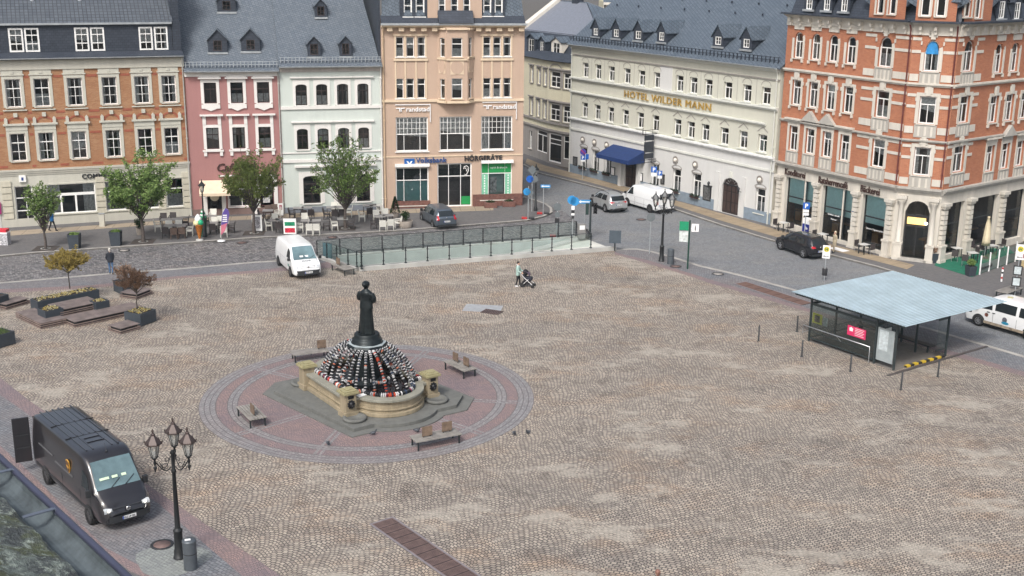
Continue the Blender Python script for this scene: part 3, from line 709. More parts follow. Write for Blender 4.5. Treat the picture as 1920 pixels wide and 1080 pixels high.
F.pieces('pilaster', [(F.uz(x,380)[0]-.16,-.1,.12,F.uz(x,380)[0]+.16,-.002,zt+.1) for x in (385,420,478,518)], M_white)
q = MB(); q.box(0,-.07,.1,F.W,-.002,.62); F.part('plinth', q, mat('brown_plinth', (.19,.13,.115), .8))
u, z = F.uz(405,322); F.text('Café', u, z+.05, .62, mat('brown_letters', (.06,.025,.02), .5), ext=.06, bold=.02, italic=.25)
q = MB(); q.box(F.uz(410,330)[0],-.06,F.uz(440,331)[1],F.uz(516,330)[0],-.002,F.uz(440,329)[1]+.05); F.part('sign_rail', q, M_white)
# awning
ua, ub = F.uz(374,345)[0], F.uz(432,345)[0]; z1 = F.uz(400,338)[1]; z0 = z1-.85
q = MB(); P = [(ua,-.03,z1),(ub,-.03,z1),(ub+.0,-1.25,z0),(ua,-1.25,z0)]; q.quad(*P[::-1]); q.quad(*[(x,y,z-.03) for x, y, z in P]); q.quad((ua,-1.25,z0),(ub,-1.25,z0),(ub,-1.26,z0-.22),(ua,-1.26,z0-.22))
F.part('awning', q, mat('cream_awning_cloth', (.68,.56,.42), .8, var=.1))
q = MB(); a = F.uz(430,375)[0]; q.box(a,-.14,1.45,a+.5,-.03,2.9); o = F.part('menu_board', q, mat('black_board', (.02,.02,.02), .5)); q = MB(); q.box(a+.03,-.16,2.5,a+.47,-.142,2.85); F.part('red_header', q, mat('red_enamel', (.55,.03,.03), .4), o)
zp = zg; ridge = 9.2; rh = 9.0
F.slope(zg-.02, zg+.65, -.5, .55, M_slate3, 'roof_skirt', th=.08)
F.slope(zg+.6, zg+rh, .5, ridge, M_slate3, u0=-.5, u0t=-1.4); F.body(zg, 12, M_ash); F.interior(.1, zg-.2); F.gutter(zg+.02, y=-.55); F.pipe(F.W-.1, 0, zg); 
def roofz(y): return zg+.6+(y-.5)*(rh-.6)/(ridge-.5)
def dorm_at(F, px, y0, z0, k, lift=.25, **kw):
    """dormer whose window opening was seen at px (x0,y0,x1,y1), standing on the roof plane z0+k*(y-y0)"""
    y = y0
    for _ in range(20):
        S = F.sub(0, y, F.W, y); a, c, b, d = S.rect(*px); y = .5*y + .5*(y0 + (c-lift-z0)/k)
    S = F.sub(0, y, F.W, y); a, c, b, d = S.rect(*px); return F.dormer((a, c, b, d), y, k=k, **kw)
rf = (rh-.6)/(ridge-.5)
for p in O4([(240,303,303,380),(488,298,550,372)], 4, 340): dorm_at(F, p, .5, zg+.6, rf, m=M_slate3, side=.42, gable=.75, fm=M_dpaint)
dorm_at(F, (417,2,432,19), .5, zg+.6, rf, m=M_slate3, side=.42, gable=.75, fm=M_dpaint)
q = MB(); n = 26
for k in range(n): u = .15+(F.W-.3)*k/(n-1); q.box(u-.02,-.2,zg+.3,u+.02,-.1,zg+.75)
for z in (.5,.72): q.tube([(.05,-.15,zg+z),(F.W-.05,-.15,zg+z)], .02, 6)
F.part('snow_guard', q, M_zinc)
# ---------------------------------------------------------------- mint house
M_mint = plaster('pale_mint_plaster', (.57,.62,.58), .07)
PA, PB = G(534,401.5), G(720,394)
R3 = building('town_house', 'pale mint green house with white arched window frames and grey plinth', at=PA)
F = Facade(R3, PA, PB); zg = F.uz(620,124)[1]; zw = F.uz(620,134)[1]
r1 = F.row([(554,159,576,199),(593,158,614,197.5),(632,157,653,196),(670.5,155.5,690.5,194)]); r2 = F.row([(556.7,242,578,282),(595.5,241,616.7,280),(634.5,240,654.5,278),(672,238,692,275.5)])
for r in r1+r2:
    o = F.window(r, fm=M_dpaint, arch=.16, sub=[('v',.5)], sur=.22, surm=M_white, curt=.9); a, c, b, d = r; q = MB(); q.box(a-.42,-.2,d+.5,b+.42,-.002,d+.6)
    q.box(a-.2,-.05,d+.224,b+.2,-.002,d+.36); F.part('window_pediment', q, M_white, o)
g = [F.rect(569,332,601,383), F.rect(633,327,661,378), F.rect(667,325,694,377)]; zt = sum(x[3] for x in g)/3; zb = sum(x[1] for x in g)/3
for i, x in enumerate(g):
    o = F.window((x[0],zb,x[2],zt), fm=M_dpaint, arch=.2, vb=(.5,), hb=(.3,.66), sur=.34, surm=M_white, curt=0, name='shop_window')
q = MB(); x = g[0]; q.box(x[0]-.65,-.3,zt+.75,x[2]+.65,-.002,zt+.9); q.box(g[1][0]-.4,-.3,zt+.75,g[2][2]+.5,-.002,zt+.9); F.part('cornice', q, M_white)
F.wall(M_mint, 0, zw); F.band(zw, zg-.1, .12, plaster('frieze_grey', (.50,.46,.43), .3), 'frieze'); F.band(zg-.1, zg, .35, M_white)
for y in (204, 303): z = F.uz(620, y-3)[1]; F.band(z-.12, z+.12, .12, M_white)
z = F.uz(620, 285)[1]; F.band(z-.05, z+.05, .08, M_white)
q = MB(); q.box(0,-.08,.1,F.W,-.002,F.uz(620,386)[1]); F.part('plinth', q, plaster('slate_grey_plinth', (.20,.22,.25)))
F.pieces('cellar_window', [(F.uz(x,395)[0],-.1,.35,F.uz(x,395)[0]+.38,-.082,.6) for x in (550,560,684,697,705)], M_dark)
F.slope(zg-.02, zg+.75, -.5, .55, M_slate3, 'roof_skirt', th=.08); F.slope(zg+.7, zg+rh, .5, ridge, M_slate3, u1=F.W-.15, u1t=F.W-1.3); F.body(zg, 12, M_ash); F.interior(.1, zg-.2); F.gutter(zg+.02, y=-.55); F.pipe(F.W-.1, 0, zg, M_white)
for p in O4([(967,330,1025,412),(1207,326,1258,410)], 4, 340): dorm_at(F, p, .5, zg+.7, rf, m=M_slate3, side=.2, gable=.5, fm=M_dpaint)
dorm_at(F, (595,12,608,29), .5, zg+.7, rf, m=M_slate3, side=.2, gable=.5, fm=M_dpaint)
q = MB(); n = 28
for k in range(n): u = .15+(F.W-.3)*k/(n-1); q.box(u-.02,-.2,zg+.3,u+.02,-.1,zg+.75)
for z in (.5,.72): q.tube([(.05,-.15,zg+z),(F.W-.05,-.15,zg+z)], .02, 6)
F.part('snow_guard', q, M_zinc)
q = MB(); q.box(F.W-.14,.3,zg,F.W,11,zg+rh+1.4); F.part('party_wall', q, M_slate2)
# ---------------------------------------------------------------- peach bank house
M_peach = plaster('peach_plaster', (.50,.37,.285), .08)
M_peachl = plaster('light_peach_trim', (.68,.55,.40), .08)
PA, PB = G(720,394), G(979,387)
R4 = building('bank_house', 'tall peach house with curved bay, blue and black shop lettering and green shop window', 'bank', at=PA)
F = Facade(R4, PA, PB); zg = F.uz(850,49)[1]; zgo = zg
xs = [(742.5,756.5),(762.5,776),(783,797)]; xr = [(906,920),(925,939),(944,958)]
r1 = F.row([(a,70,b,107) for a, b in xs]+[(a,69,b,105) for a, b in xr]); r2 = F.row([(a,149,b,186) for a, b in xs]+[(a,144.5,b,181) for a, b in xr])
for r in r1: F.window(r, vb=(), hb=(.36,), curt=.9, surm=M_wpaint, fr=.05)
for r in r2: F.window(r, vb=(), hb=(.30,), curt=.5, surm=M_wpaint, fr=.05)
sg = [('v',.12),('v',.36),('v',.5),('v',.64),('v',.88),('h',.17),('h',.34)]
r3 = F.row([(742,222,803,287),(824,218,884,283),(903,216,960,277)])
for r in r3: F.window(r, vb=(.25,.75), hb=(.5,), sub=sg, open_top=True, curt=1, fr=.09, surm=M_wpaint)
a, c, b, d = F.rect(742,314,804,385); bw = F.window((a,c,b,d), vb=(.25,.75), hb=(.34,), open_top=True, curt=0, fr=.1, name='shop_window', gm=M_glasslit)
q = MB(); q.box(a+.25*(b-a)+.15,.35,c+.5,a+.72*(b-a),.5,c+(d-c)*.62); F.part('cash_machine', q, mat('navy_panel', (.02,.05,.14), .4), bw)
q = MB(); q.box(a+.05,.3,c,b-.05,.32,c+(d-c)*.62); F.part('frosted_film', q, mat('frosted_film', (.22,.42,.42), .6), bw)
a, c, b, d = F.rect(820,306,884.5,386); dr = F.window((a,.15,b,d), vb=(.33,.68), hb=(.3,), open_top=True, curt=0, fr=.1, name='door', sill=False, label='glazed sliding entrance with ear sign')
q = MB(); cx = a+.84*(b-a); cz = d-.62
q.tube([(cx-.12,.1,cz-.35),(cx+.02,.1,cz-.45),(cx+.1,.1,cz-.25),(cx+.2,.1,cz-.05),(cx+.22,.1,cz+.2),(cx+.05,.1,cz+.36),(cx-.15,.1,cz+.3),(cx-.2,.1,cz+.1)], .035, 6); q.tube([(cx-.08,.1,cz+.08),(cx-.02,.1,cz+.2),(cx+.1,.1,cz+.12),(cx+.02,.1,cz-.1)], .03, 6); F.part('ear_emblem', q, M_wpaint, dr)
M_green = mat('green_window_film', (.015,.26,.07), .4, var=.1)
q = MB(); q.box(a+.7*(b-a),.1,.3,b-.1,.118,1.0); F.part('green_sticker', q, M_green, dr)
a, c, b, d = F.rect(902,304,960,374); gwn = F.window((a,c,b,d), vb=(.24,.77), hb=(.3,), open_top=True, curt=0, fr=.1, name='shop_window', gm=M_glasslit)
q = MB(); q.box(a+.08,.1,d-(d-c)*.3+.05,b-.08,.118,d-.08); q.box(a+.08,.1,c+.1,b-.08,.118,c+.3); F.part('green_film', q, M_green, gwn)
q = MB(); q.box(a+.08,.12,c+.3,a+.23*(b-a),.135,d-(d-c)*.3); q.box(a+.78*(b-a),.12,c+.3,b-.08,.135,d-(d-c)*.3); F.part('pale_green_film', q, mat('pale_green_film', (.2,.5,.33), .5), gwn)
q = MB(); q.box(a+.25*(b-a),.5,c,a+.76*(b-a),.55,d-(d-c)*.3); F.part('window_backdrop', q, mat('pale_backdrop', (.32,.46,.44), .8), gwn)
q = MB(); q.box(a+.3*(b-a),.3,c+.55,a+.52*(b-a),.32,c+1.9); F.part('photo_poster', q, mat('poster_grey', (.45,.45,.45), .6, var=.95, vs=3.5), gwn)
M_wletter = mat('white_letters', (.8,.8,.8), .5)
F.text('optik & akustik', a+.3*(b-a), d-.55, .17, M_wletter, parent=gwn, y=.09, ext=.01)
for q_, w_ in ((a+.12*(b-a), 0), (a+.88*(b-a), 0)):
    q = MB()
    for k in range(8): q.box(q_-.05,.1,c+.45+k*.22,q_+.05,.115,c+.58+k*.22)
    F.part('vertical_lettering', q, M_wletter, gwn)
zl1, zl2 = F.uz(850,188)[1], F.uz(850,292)[1]
F.wall(M_peach, 0, zg-.1)
u0, u1 = F.uz(821,100)[0], F.uz(888,100)[0]
zb0, zb1 = F.uz(850,189)[1], zg-.25
# shallow bay of three facets
w3 = (u1-u0)/3; dy = .75
for (a0, y0, a1, y1, pxl) in ((u0,0,u0+w3*.62,-dy,[(823,71,833,107),(823.5,148,833.5,185)]),(u0+w3*.62,-dy,u1-w3*.62,-dy,[(848,71,868,107),(848,147,868,185)]),(u1-w3*.62,-dy,u1,0,[(880,70,886,107),(880,147,886,184)])):
    S = F.sub(a0, y0, a1, y1)
    for i, p in enumerate(pxl):
        rr = S.rect(*p); m_ = S.W/2; hw = .5 if S.W > 1.4 else .27
        if S.W > 1.4: hw = (rr[2]-rr[0])/2
        S.window((m_-hw, rr[1], m_+hw, rr[3]), vb=(), hb=(.32,), curt=.6, surm=M_peachl, fr=.06, depth=.1)
        q = MB(); zc = (S.uz(850,126)[1]); R_ = min(.55, S.W*.36)
        if i == 0:
            q.box(m_-R_,-.03,zc-.6,m_+R_,-.002,zc+.6); oo = S.part('relief_panel', q, M_peachl)
            q = MB(); q.lathe([(R_*.98,0),(R_*.98,.02)], 20, sy=.6/R_*1.0 if R_ < .5 else 1.05); q.tf(Matrix.Translation((m_,-.035,zc)) @ Matrix.Rotation(pi/2,4,'X')); S.part('relief_oval', q, M_peach, oo)
    S.wall(M_peach, zb0, zb1, name='bay_wall', depth=.12); S.interior(zb0, zb1, u0=.05, u1=S.W-.05, y=.5)
    z = S.uz(850,111)[1]; S.band(z-.1, z+.04, .12, M_peachl); S.band(zb0-.12, zb0+.08, .14, M_peachl); S.band(zb1, zb1+.14, .2, M_peachl)
pts = [(u0,0),(u0+w3*.62,-dy),(u1-w3*.62,-dy),(u1,0)]
q = MB(); q.prism(pts, zb0-.02, zb0); q.prism([(p[0],p[1]) for p in pts], zb1+.14, zb1+.2); F.part('bay_floor', q, M_peach)
for ra in (r1[:3], r1[3:]):
    a, b = ra[0][0]-.12, ra[2][2]+.12; zt_, zb_ = ra[0][1]-.15, r2[0][3]+.12
    q = MB()
    for u in (a, (ra[0][2]+ra[1][0])/2-.06, (ra[1][2]+ra[2][0])/2-.06, b-.12): q.box(u,-.05,r2[0][1],u+.12,-.002,ra[0][3]+.1)
    q.box(a-.1,-.08,ra[0][3]+.1,b+.1,-.002,ra[0][3]+.24); q.box(a-.1,-.12,zt_-.18,b+.1,-.052,zt_)
    F.part('window_surround', q, M_peachl)
F.band(zl1-.1, zl1+.1, .14, M_peachl, u1=u0); F.band(zl1-.1, zl1+.1, .14, M_peachl, u0=u1); F.band(zl2-.05, zl2+.05, .05, M_peachl)
F.band(zg-.1, zg+.1, .62, M_peachl, steps=2)
F.pieces('cornice_block', [(F.uz(x,60)[0]-.22,-.42,zg-.38,F.uz(x,60)[0]+.22,-.002,zg-.1) for x in (730,752,773,794,814,896,914,935,956,976)], M_peachl)
# lettering
a, z = F.uz(758,309); b, z2 = F.uz(777,296); q = MB(); q.box(a,-.12,z,b,-.01,z2-.05); lo = F.part('logo_panel', q, mat('blue_sign', (.012,.10,.34), .4))
q = MB(); q.box(a,-.13,z-.16,a+.3*(b-a),-.12,z); q.box(a+.7*(b-a),-.13,z-.16,b,-.12,z); F.part('logo_foot', q, mat('orange_red_sign', (.7,.1,.03), .4), lo)
q = MB(); m_ = (a+b)/2; q.yprism([(m_-.25,z+.32),(m_-.12,z+.32),(m_,z+.14),(m_+.12,z+.32),(m_+.25,z+.32),(m_+.06,z),(m_-.06,z)],-.14,-.122); F.part('logo_mark', q, M_wletter, lo)
u = F.uz(779.5,300)[0]; F.text('Volksbank', u, F.uz(800,304.5)[1], .43, mat('navy_letters', (.02,.07,.22), .4), ext=.08, bold=.01, width=F.uz(837.5,300)[0]-u, y=-.1)
u = F.uz(870,300)[0]; F.text('HÖRGERÄTE', u, F.uz(905,300.5)[1], .42, M_black, ext=.08, bold=.014, width=F.uz(941,300)[0]-u, y=-.1)
for x0, x1, yb in ((761,805,208.5),(924,966.5,203.5)):
    u = F.uz(x0,yb)[0]; u2 = F.uz(x1,yb)[0]; z = F.uz((x0+x1)/2,yb)[1]
    o = F.text('randstad', u, z, .36, M_wletter, ext=.06, bold=.008, width=u2-u, y=-.08)
    q = MB(); q.box(u-.82,-.1,z+.22,u-.48,-.02,z+.3); q.box(u-.44,-.1,z+.22,u-.1,-.02,z+.3); q.box(u-.56,-.1,z-.02,u-.48,-.02,z+.22); q.box(u-.44,-.1,z-.02,u-.36,-.02,z+.22)
    q.box(u-.9,-.12,z+.52,u2+.1,-.02,z+.58); q.box(u2+.04,-.12,z-.9,u2+.1,-.02,z+.52); F.part('sign_rail', q, M_wletter, o)
for x0, x1 in ((742,803),(903,960)):
    q = MB(); a, b = F.uz(x0,311)[0]-.08, F.uz(x1,311)[0]+.08; z = F.uz((x0+x1)/2,309 if x0 < 800 else 302)[1]; q.box(a,-.3,z-.14,b,-.002,z+.1); F.part('blind_box', q, M_wpaint)
F.pieces('plinth', [(F.uz(886,380)[0],-.1,.1,F.W,-.002,1.15),(F.uz(736,380)[0],-.1,.1,F.uz(806,380)[0],-.002,.75)], mat('red_granite_plinth', (.16,.075,.06), .5, var=.4, vs=6))
for x in (910,944,752):
    pass
F.body(zg, 12, M_peach); F.interior(.1, zg-.2); F.pipe(.14, 0, zg, mat('peach_pipe', (.6,.45,.3), .5))
# mansard
q = MB(); q.box(-.05,-.72,zg+.1,F.W+.1,-.5,zg+.26); F.part('gutter', q, M_zinc)
F.slope(zg+.12, zg+.85, -.55, .35, M_slate2, 'roof_skirt', th=.06)
F.slope(zg+.8, zg+5.5, .3, 1.5, M_slate, 'mansard_roof', ov=0, u0t=.3, u1t=F.W-.5, u0=.1, u1=F.W-.05); F.slope(zg+5.4, zg+7.5, 1.4, 6, M_slate, 'roof')
gs = F.sub(F.uz(802,20)[0], .1, F.uz(904,20)[0], .1)
for p in ((822,-22,835.5,29),(845,-22,859.5,29),(868.5,-22,882,29)): rr = gs.rect(*p); gs.window(rr, vb=(), hb=(.62,), surm=M_peachl, fr=.09, curt=.3)
q = MB(); gs.wall(M_peach, zg+.3, zg+5.6, name='gable_wall'); gs.body(zg+5.6, 2, M_peach); gs.interior(zg+.3, zg+5.5, y=.7)
q = MB(); q.xprism([(-1.0,zg+.3),(-.25,zg+1.25),(.02,zg+1.25),(.02,zg+.3)], gs.W*.18, gs.W*.82); gs.part('bay_roof', q, M_slate2)
for a, b in ((750,802),(902,948)):
    S = F.sub(F.uz(a,20)[0], .25, F.uz(b,20)[0], .25); l = [(756.5,-22,772.5,31),(779,-22,796,31)] if a < 800 else [(906,-22,921.5,30),(927.5,-22,943,30)]
    for p in l: S.window(S.rect(*p), vb=(), hb=(.62,), fr=.11, surm=M_wpaint, curt=.4)
    S.wall(M_slate2, zg+.6, zg+5.2, name='dormer_wall'); S.interior(zg+.6, zg+5, u0=.05, u1=S.W-.05, y=.6); q = MB(); q.box(0,.01,zg+5.2,S.W,1.6,zg+5.3); q.box(0,.02,zg+.6,.05,1.4,zg+5.2); q.box(S.W-.05,.02,zg+.6,S.W,1.4,zg+5.2); S.part('dormer_side', q, M_slate2)
# ================================================================ yellow house at the bend
M_yellow = plaster('pale_yellow_plaster', (.60,.56,.42), .08); M_greys = plaster('grey_stone_frames', (.30,.28,.26), .2)
YA, YB, YC, YD = G(976,287), G(1026,305), G(1053,312), G(1082,317)
R5 = building('town_house', 'pale yellow house with rounded bay and dark shop front at the bend of the street', at=YA)
FA, FB, FC_ = Facade(R5, YA, YB), Facade(R5, YB, YC), Facade(R5, YC, YD)
ze = FB.uz(1040, 113)[1]
for F, rows in ((FA, [[(995,128,999.8,157),(1008.5,131,1013.5,159),(1020,134,1025,162)],[(994,188.5,999,217),(1007,191,1012,221),(1019.5,196,1024,225.5)]]), (FB, [[(1032,134,1051,164)],[(1031,195,1050,227)]]), (FC_, [[(1056.5,134,1071,163.5)],[(1055,198,1070,226.5)]])):
    for i, l in enumerate(rows):
        for r in F.row(l):
            z0, z1 = FB.rect(1032,134+61*i,1051,164+62.5*i)[1::2]
            o = F.window((r[0],z0,r[2],z1), hb=(.33,), vb=(.5,), sub=[('h',.66)], sur=.2, surm=M_greys, curt=.3, fr=.08)
            q = MB(); q.box(r[0]-.25,-.2,z1+.22,r[2]+.25,-.002,z1+.34); F.part('window_pediment', q, M_greys, o)
zs = FB.uz(1040,247)[1]
FA.window((FA.uz(1006,270)[0], .9, FA.W-.12, zs-.25), vb=(.5,), hb=(.2,), curt=0, name='shop_window', fm=M_wpaint, sill=False); FA.window((FA.uz(992,270)[0], .9, FA.uz(997,270)[0], zs-.6), curt=0)
FB.window((.15,.2,FB.W-.15,zs-.2), vb=(), hb=(.2,.36), curt=0, name='door', sill=False, fr=.14); FC_.window((.15,.8,FC_.W-.2,zs-.2), vb=(), hb=(.25,), curt=0, name='shop_window', sill=False)
for F in (FA, FB, FC_):
    F.wall(M_greys, 0, zs, name='shop_wall'); F.wall(M_yellow, zs, ze); F.band(zs, zs+.2, .16, M_greys); z = FB.uz(1040,231)[1]; F.band(z-.1, z+.1, .2, M_greys)
    z = FB.uz(1040,189)[1]; F.band(z-.06, z+.06, .08, M_greys) if F is not FA else None
    F.band(ze-.12, ze, .25, M_greys); F.interior(.1, ze-.1, y=.8, u0=.02, u1=F.W-.02)
    F.slope(ze-.02, ze+.75, -.45, .45, M_slate2, 'roof_skirt', u1=F.W+.1, th=.05)
q = MB(); n = 9
for k in range(n):
    t0, t1 = pi*k/n, pi*(k+1)/n; cx = FB.W/2; z = FB.uz(1040,133)[1]+.2
    q.quad(*[(cx+r*cos(t),-.1,z+.5*r*sin(t)) for r, t in ((.95,t0),(1.1,t0),(1.1,t1),(.95,t1))])
FB.part('arched_pediment', q, M_greys)
FY = Facade(R5, YA, YD); k1 = 3.0; zm = ze+.6
FY.slope(zm, zm+1.9, .4, 1.5, M_slate2, 'mansard_roof', u0=-3, u1=FY.W+3)
for p, c in (((992,73,1001.5,96.5),0),((1014,78,1020,97),0),((1038,80,1050,99.5),1)):
    a, c_, b, d = FY.sub(0,.0,FY.W,.0).rect(*p); FY.dormer((a,c_,b,d), -.05, M_slate, k=k1*.42, side=.35, gable=.45, base=.3, wm=M_stonew if c else None)
FY.slope(zm+1.8, zm+4.8, 1.4, 6.0, mat('smooth_grey_roof', (.17,.185,.22), .5, var=.15), 'roof', u0=-2, u1=FY.W+1.5, u0t=-2, u1t=3.2)
FY.slope(zm+1.8, zm+4.8, 10.6, 6.1, M_slate, 'roof', u0=-2, u1=FY.W+1.5, u0t=-2, u1t=3.2)
q = MB(); q.add([(FY.W+1.6,1.4,zm+1.8),(FY.W+1.6,10.6,zm+1.8),(3.2,6.05,zm+4.85)],[(0,1,2)]); FY.part('hip_roof', q, M_slate)
q = MB(); kk = 3.0/4.6
for x0, x1, dz in ((-2.9,-2.0,.35),):
    q.add([(x0,1.2,zm),(x1,1.2,zm),(x1,6.0,zm),(x0,6.0,zm),(x0,1.2,zm+1.7+dz),(x1,1.2,zm+1.7+dz),(x1,6.0,zm+1.7+4.8*kk+dz),(x0,6.0,zm+1.7+4.8*kk+dz)],[(0,1,2,3),(7,6,5,4),(0,4,5,1),(1,5,6,2),(2,6,7,3),(3,7,4,0)])
FY.part('parapet', q, M_stonew)
q = MB(); q.box(.6,5.8,zm+4,1.7,6.6,zm+6.2); FY.part('chimney', q, M_slate2)
FY.body(ze, 10, M_yellow, u0=-2, u1=FY.W)
# house peeping out behind the hotel roof
PB0 = G(1122, 268); 
Rb = building('town_house', 'white eaves and orange brick gable peeping out behind the hotel roof', at=(23.5,150))
Fb_ = Facade(Rb, (10.4,146), (18.6,146)); zt = zat(1140, 4, (13,146))
Fb_.wall(brickmat('far_orange_brick', (.42,.17,.08), (.36,.14,.07), (.3,.2,.15), bw=.5, bh=.2), 0, zt-2.2); Fb_.wall(M_stonew, zt-2.2, zt-.3, name='frieze'); Fb_.band(zt-.3, zt, .5, M_stonew); Fb_.slope(zt, zt+2.5, -.4, 5, M_slate); Fb_.body(zt, 8, M_yellow); Fb_.pipe(.2, 0, zt, M_slate2)
# ================================================================ hotel
M_hgr = plaster('pale_olive_hotel_plaster', (.56,.555,.475), .07); M_hlow = plaster('off_white_hotel_plaster', (.60,.60,.585), .07); M_htrim = plaster('hotel_trim', (.64,.65,.60), .1)
M_gold = mat('gold_letters', (.55,.36,.10), .35, .4, var=.3)
PA, PB = G(1067,324), G(1444,424)
R6 = building('hotel', 'long pale olive hotel with gold name letters, blue awning and slate roof with dormers', 'hotel', at=PA)
F = Facade(R6, PA, PB); zg = F.uz(1270,105)[1]; ZH = zg
up = [(1092.8,119.4,1102,147),(1116,123,1126,150),(1141,125.6,1151,153),(1170,128,1181,157),(1197.5,132,1208,161),(1226,135,1238,165),(1267,140,1281,170),(1293,144,1306.7,174.4),(1321,148.6,1335,179),(1357,153,1372,185),(1393,158,1408,190),(1428,162,1444,196)]
lo = [(1092,191.7,1100,220),(1115,196,1124.5,225),(1139.7,200,1149.7,229),(1167,205.5,1177.5,234.7),(1194.7,210,1206,240),(1223,215,1234.5,243),(1263,224,1276.7,253.6),(1288,228,1302,259),(1315,233,1329,264),(1350,241,1365.5,272),(1385,246,1401,279),(1420.5,253,1438,286)]
ru = F.row(up); rl = F.row(lo)
for r, rr in zip(ru, rl):
    c = (r[0]+r[2])/2; c2 = (rr[0]+rr[2])/2; w_ = .5
    for q_, ar in ((r, True), (rr, False)):
        cc = (q_[0]+q_[2])/2
        o = F.window((cc-.5,q_[1],cc+.5,q_[3]), hb=(.33,), vb=(.5,), curt=.6, surm=M_htrim, fr=.07, depth=.2)
        a, z, b, d = cc-.5, q_[1], cc+.5, q_[3]; q = MB(); n = 8
        if ar:
            for k in range(n):
                t0, t1 = pi*k/n, pi*(k+1)/n; q.quad(*[(cc+R_*cos(t),-.03,d+.12+.75*R_*sin(t)) for R_, t in ((.5,t0),(.56,t0),(.56,t1),(.5,t1))])
        else:
            for s_ in (-1, 1): q.quad((cc,-.04,d+.58),(cc+s_*.58,-.04,d+.18),(cc+s_*.58,-.04,d+.26),(cc,-.04,d+.66)); 
        F.part('window_pediment', q, M_greys, o)
gz = [F.rect(*p) for p in ((1089,281,1100,314.5),(1111,281,1122,322),(1134,287,1145,327),(1220.5,306,1235.6,349),(1260.6,317,1276,362),(1297.4,325,1314,372),(1416,355,1433.5,400))]
zt = sum(g[3] for g in gz)/7; zb = sum(g[1] for g in gz)/7
M_box = mat('window_box_plants', (.03,.045,.025), .9, var=.8, vs=20)
for i, g in enumerate(gz):
    cc = (g[0]+g[2])/2; o = F.window((cc-.55,zb,cc+.55,zt), hb=(.3,), vb=(.5,), curt=.9, fr=.07, arch=0, surm=M_htrim, depth=.2)
    q = MB(); n = 8; q.box(cc-.62,-.05,zt+.02,cc+.62,-.002,zt+.12)
    for k in range(n):
        t0, t1 = pi*k/n, pi*(k+1)/n; q.quad(*[(cc+R_*cos(t),-.04,zt+.12+.4*R_*sin(t)) for R_, t in ((.58,t0),(.7,t0),(.7,t1),(.58,t1))])
    F.part('window_pediment', q, M_greys, o)
    if i < 6:
        q = MB(); q.box(cc-.5,-.3,zb-.05,cc+.5,-.13,zb+.12); bo = F.part('flower_box', q, mat('brown_box', (.05,.03,.03), .7), o)
        random.seed(i); q = MB()
        for k in range(60): u, y, z = cc+random.uniform(-.5,.5), random.uniform(-.34,-.12), zb+.12+random.uniform(0,.16); q.obox((u,y,z),.09,.02,.07,random.random()*3,random.random()*3)
        F.part('plants', q, M_box, bo)
M_door = mat('dark_brown_gate', (.035,.024,.022), .5, var=.3)
def gate(p, arch, label):
    a, c, b, d = F.rect(*p); F.holes.append((a, .1, b, d, arch)); q = MB(); q.box(a,.16,.1,b,.22,d); n = 4; w_ = (b-a)/n
    o = F.part('door', q, M_door); o['label'] = label; q = MB()
    for i in range(n):
        for z0, z1 in ((.3,1.0),(1.15,1.9),(2.05,d-.7)): q.box(a+w_*i+.08,.13,z0,a+w_*(i+1)-.08,.158,z1)
    F.part('door_panels', q, mat('gate_panels', (.055,.035,.03), .45), o)
    q = MB(); q.box((a+b)/2-.02,.125,.15,(a+b)/2+.02,.157,d-.5); F.part('door_edge', q, M_black, o); q = MB(); q.box(a+.05,.10,d-.65,b-.05,.155,d-.55); F.part('transom', q, M_black, o); return a, b, d
a1, b1, d1 = gate((1171,294,1196,352), .7, 'dark arched entrance door under the awning')
a2, b2, d2 = gate((1352.5,334,1385,405), .75, 'dark arched gate with panels')
q = MB()
for k in range(7): t = pi*(k+.5)/7; q.obox(((a2+b2)/2+.6*cos(t)*.9,.12,d2-.62+.55*sin(t)),.35,.02,.03,0,0,-t)
F.part('fanlight', q, mat('grey_tracery', (.3,.3,.3), .6))
z1, z2, z3, z4 = [F.uz(1265, y)[1] for y in (175.5, 204, 260.5, 282)]
F.wall(M_hlow, 0, z3, name='lower_wall'); F.wall(M_hgr, z3, zg-.9)
F.band(z1-.14, z1+.14, .28, M_htrim, steps=2); F.band(z2-.12, z2+.12, .25, M_htrim, steps=2, u0=.0, u1=F.W-1.2); F.band(z3-.14, z3+.14, .3, mat('white_ledge', (.72,.73,.72), .7), steps=2); F.band(z4-.08, z4+.08, .12, M_htrim)
F.band(zg-1.0, zg-.9, .1, M_greys); F.band(zg-.9, zg-.35, .06, M_hgr, 'frieze'); F.band(zg-.35, zg, .5, M_htrim, steps=3)
u7 = F.uz(1250,150)[0]; q = MB(); q.box(u7-.9,-.02,z1+.15,u7+.75,-.001,zg-1.0); F.part('plain_panel', q, M_hlow)
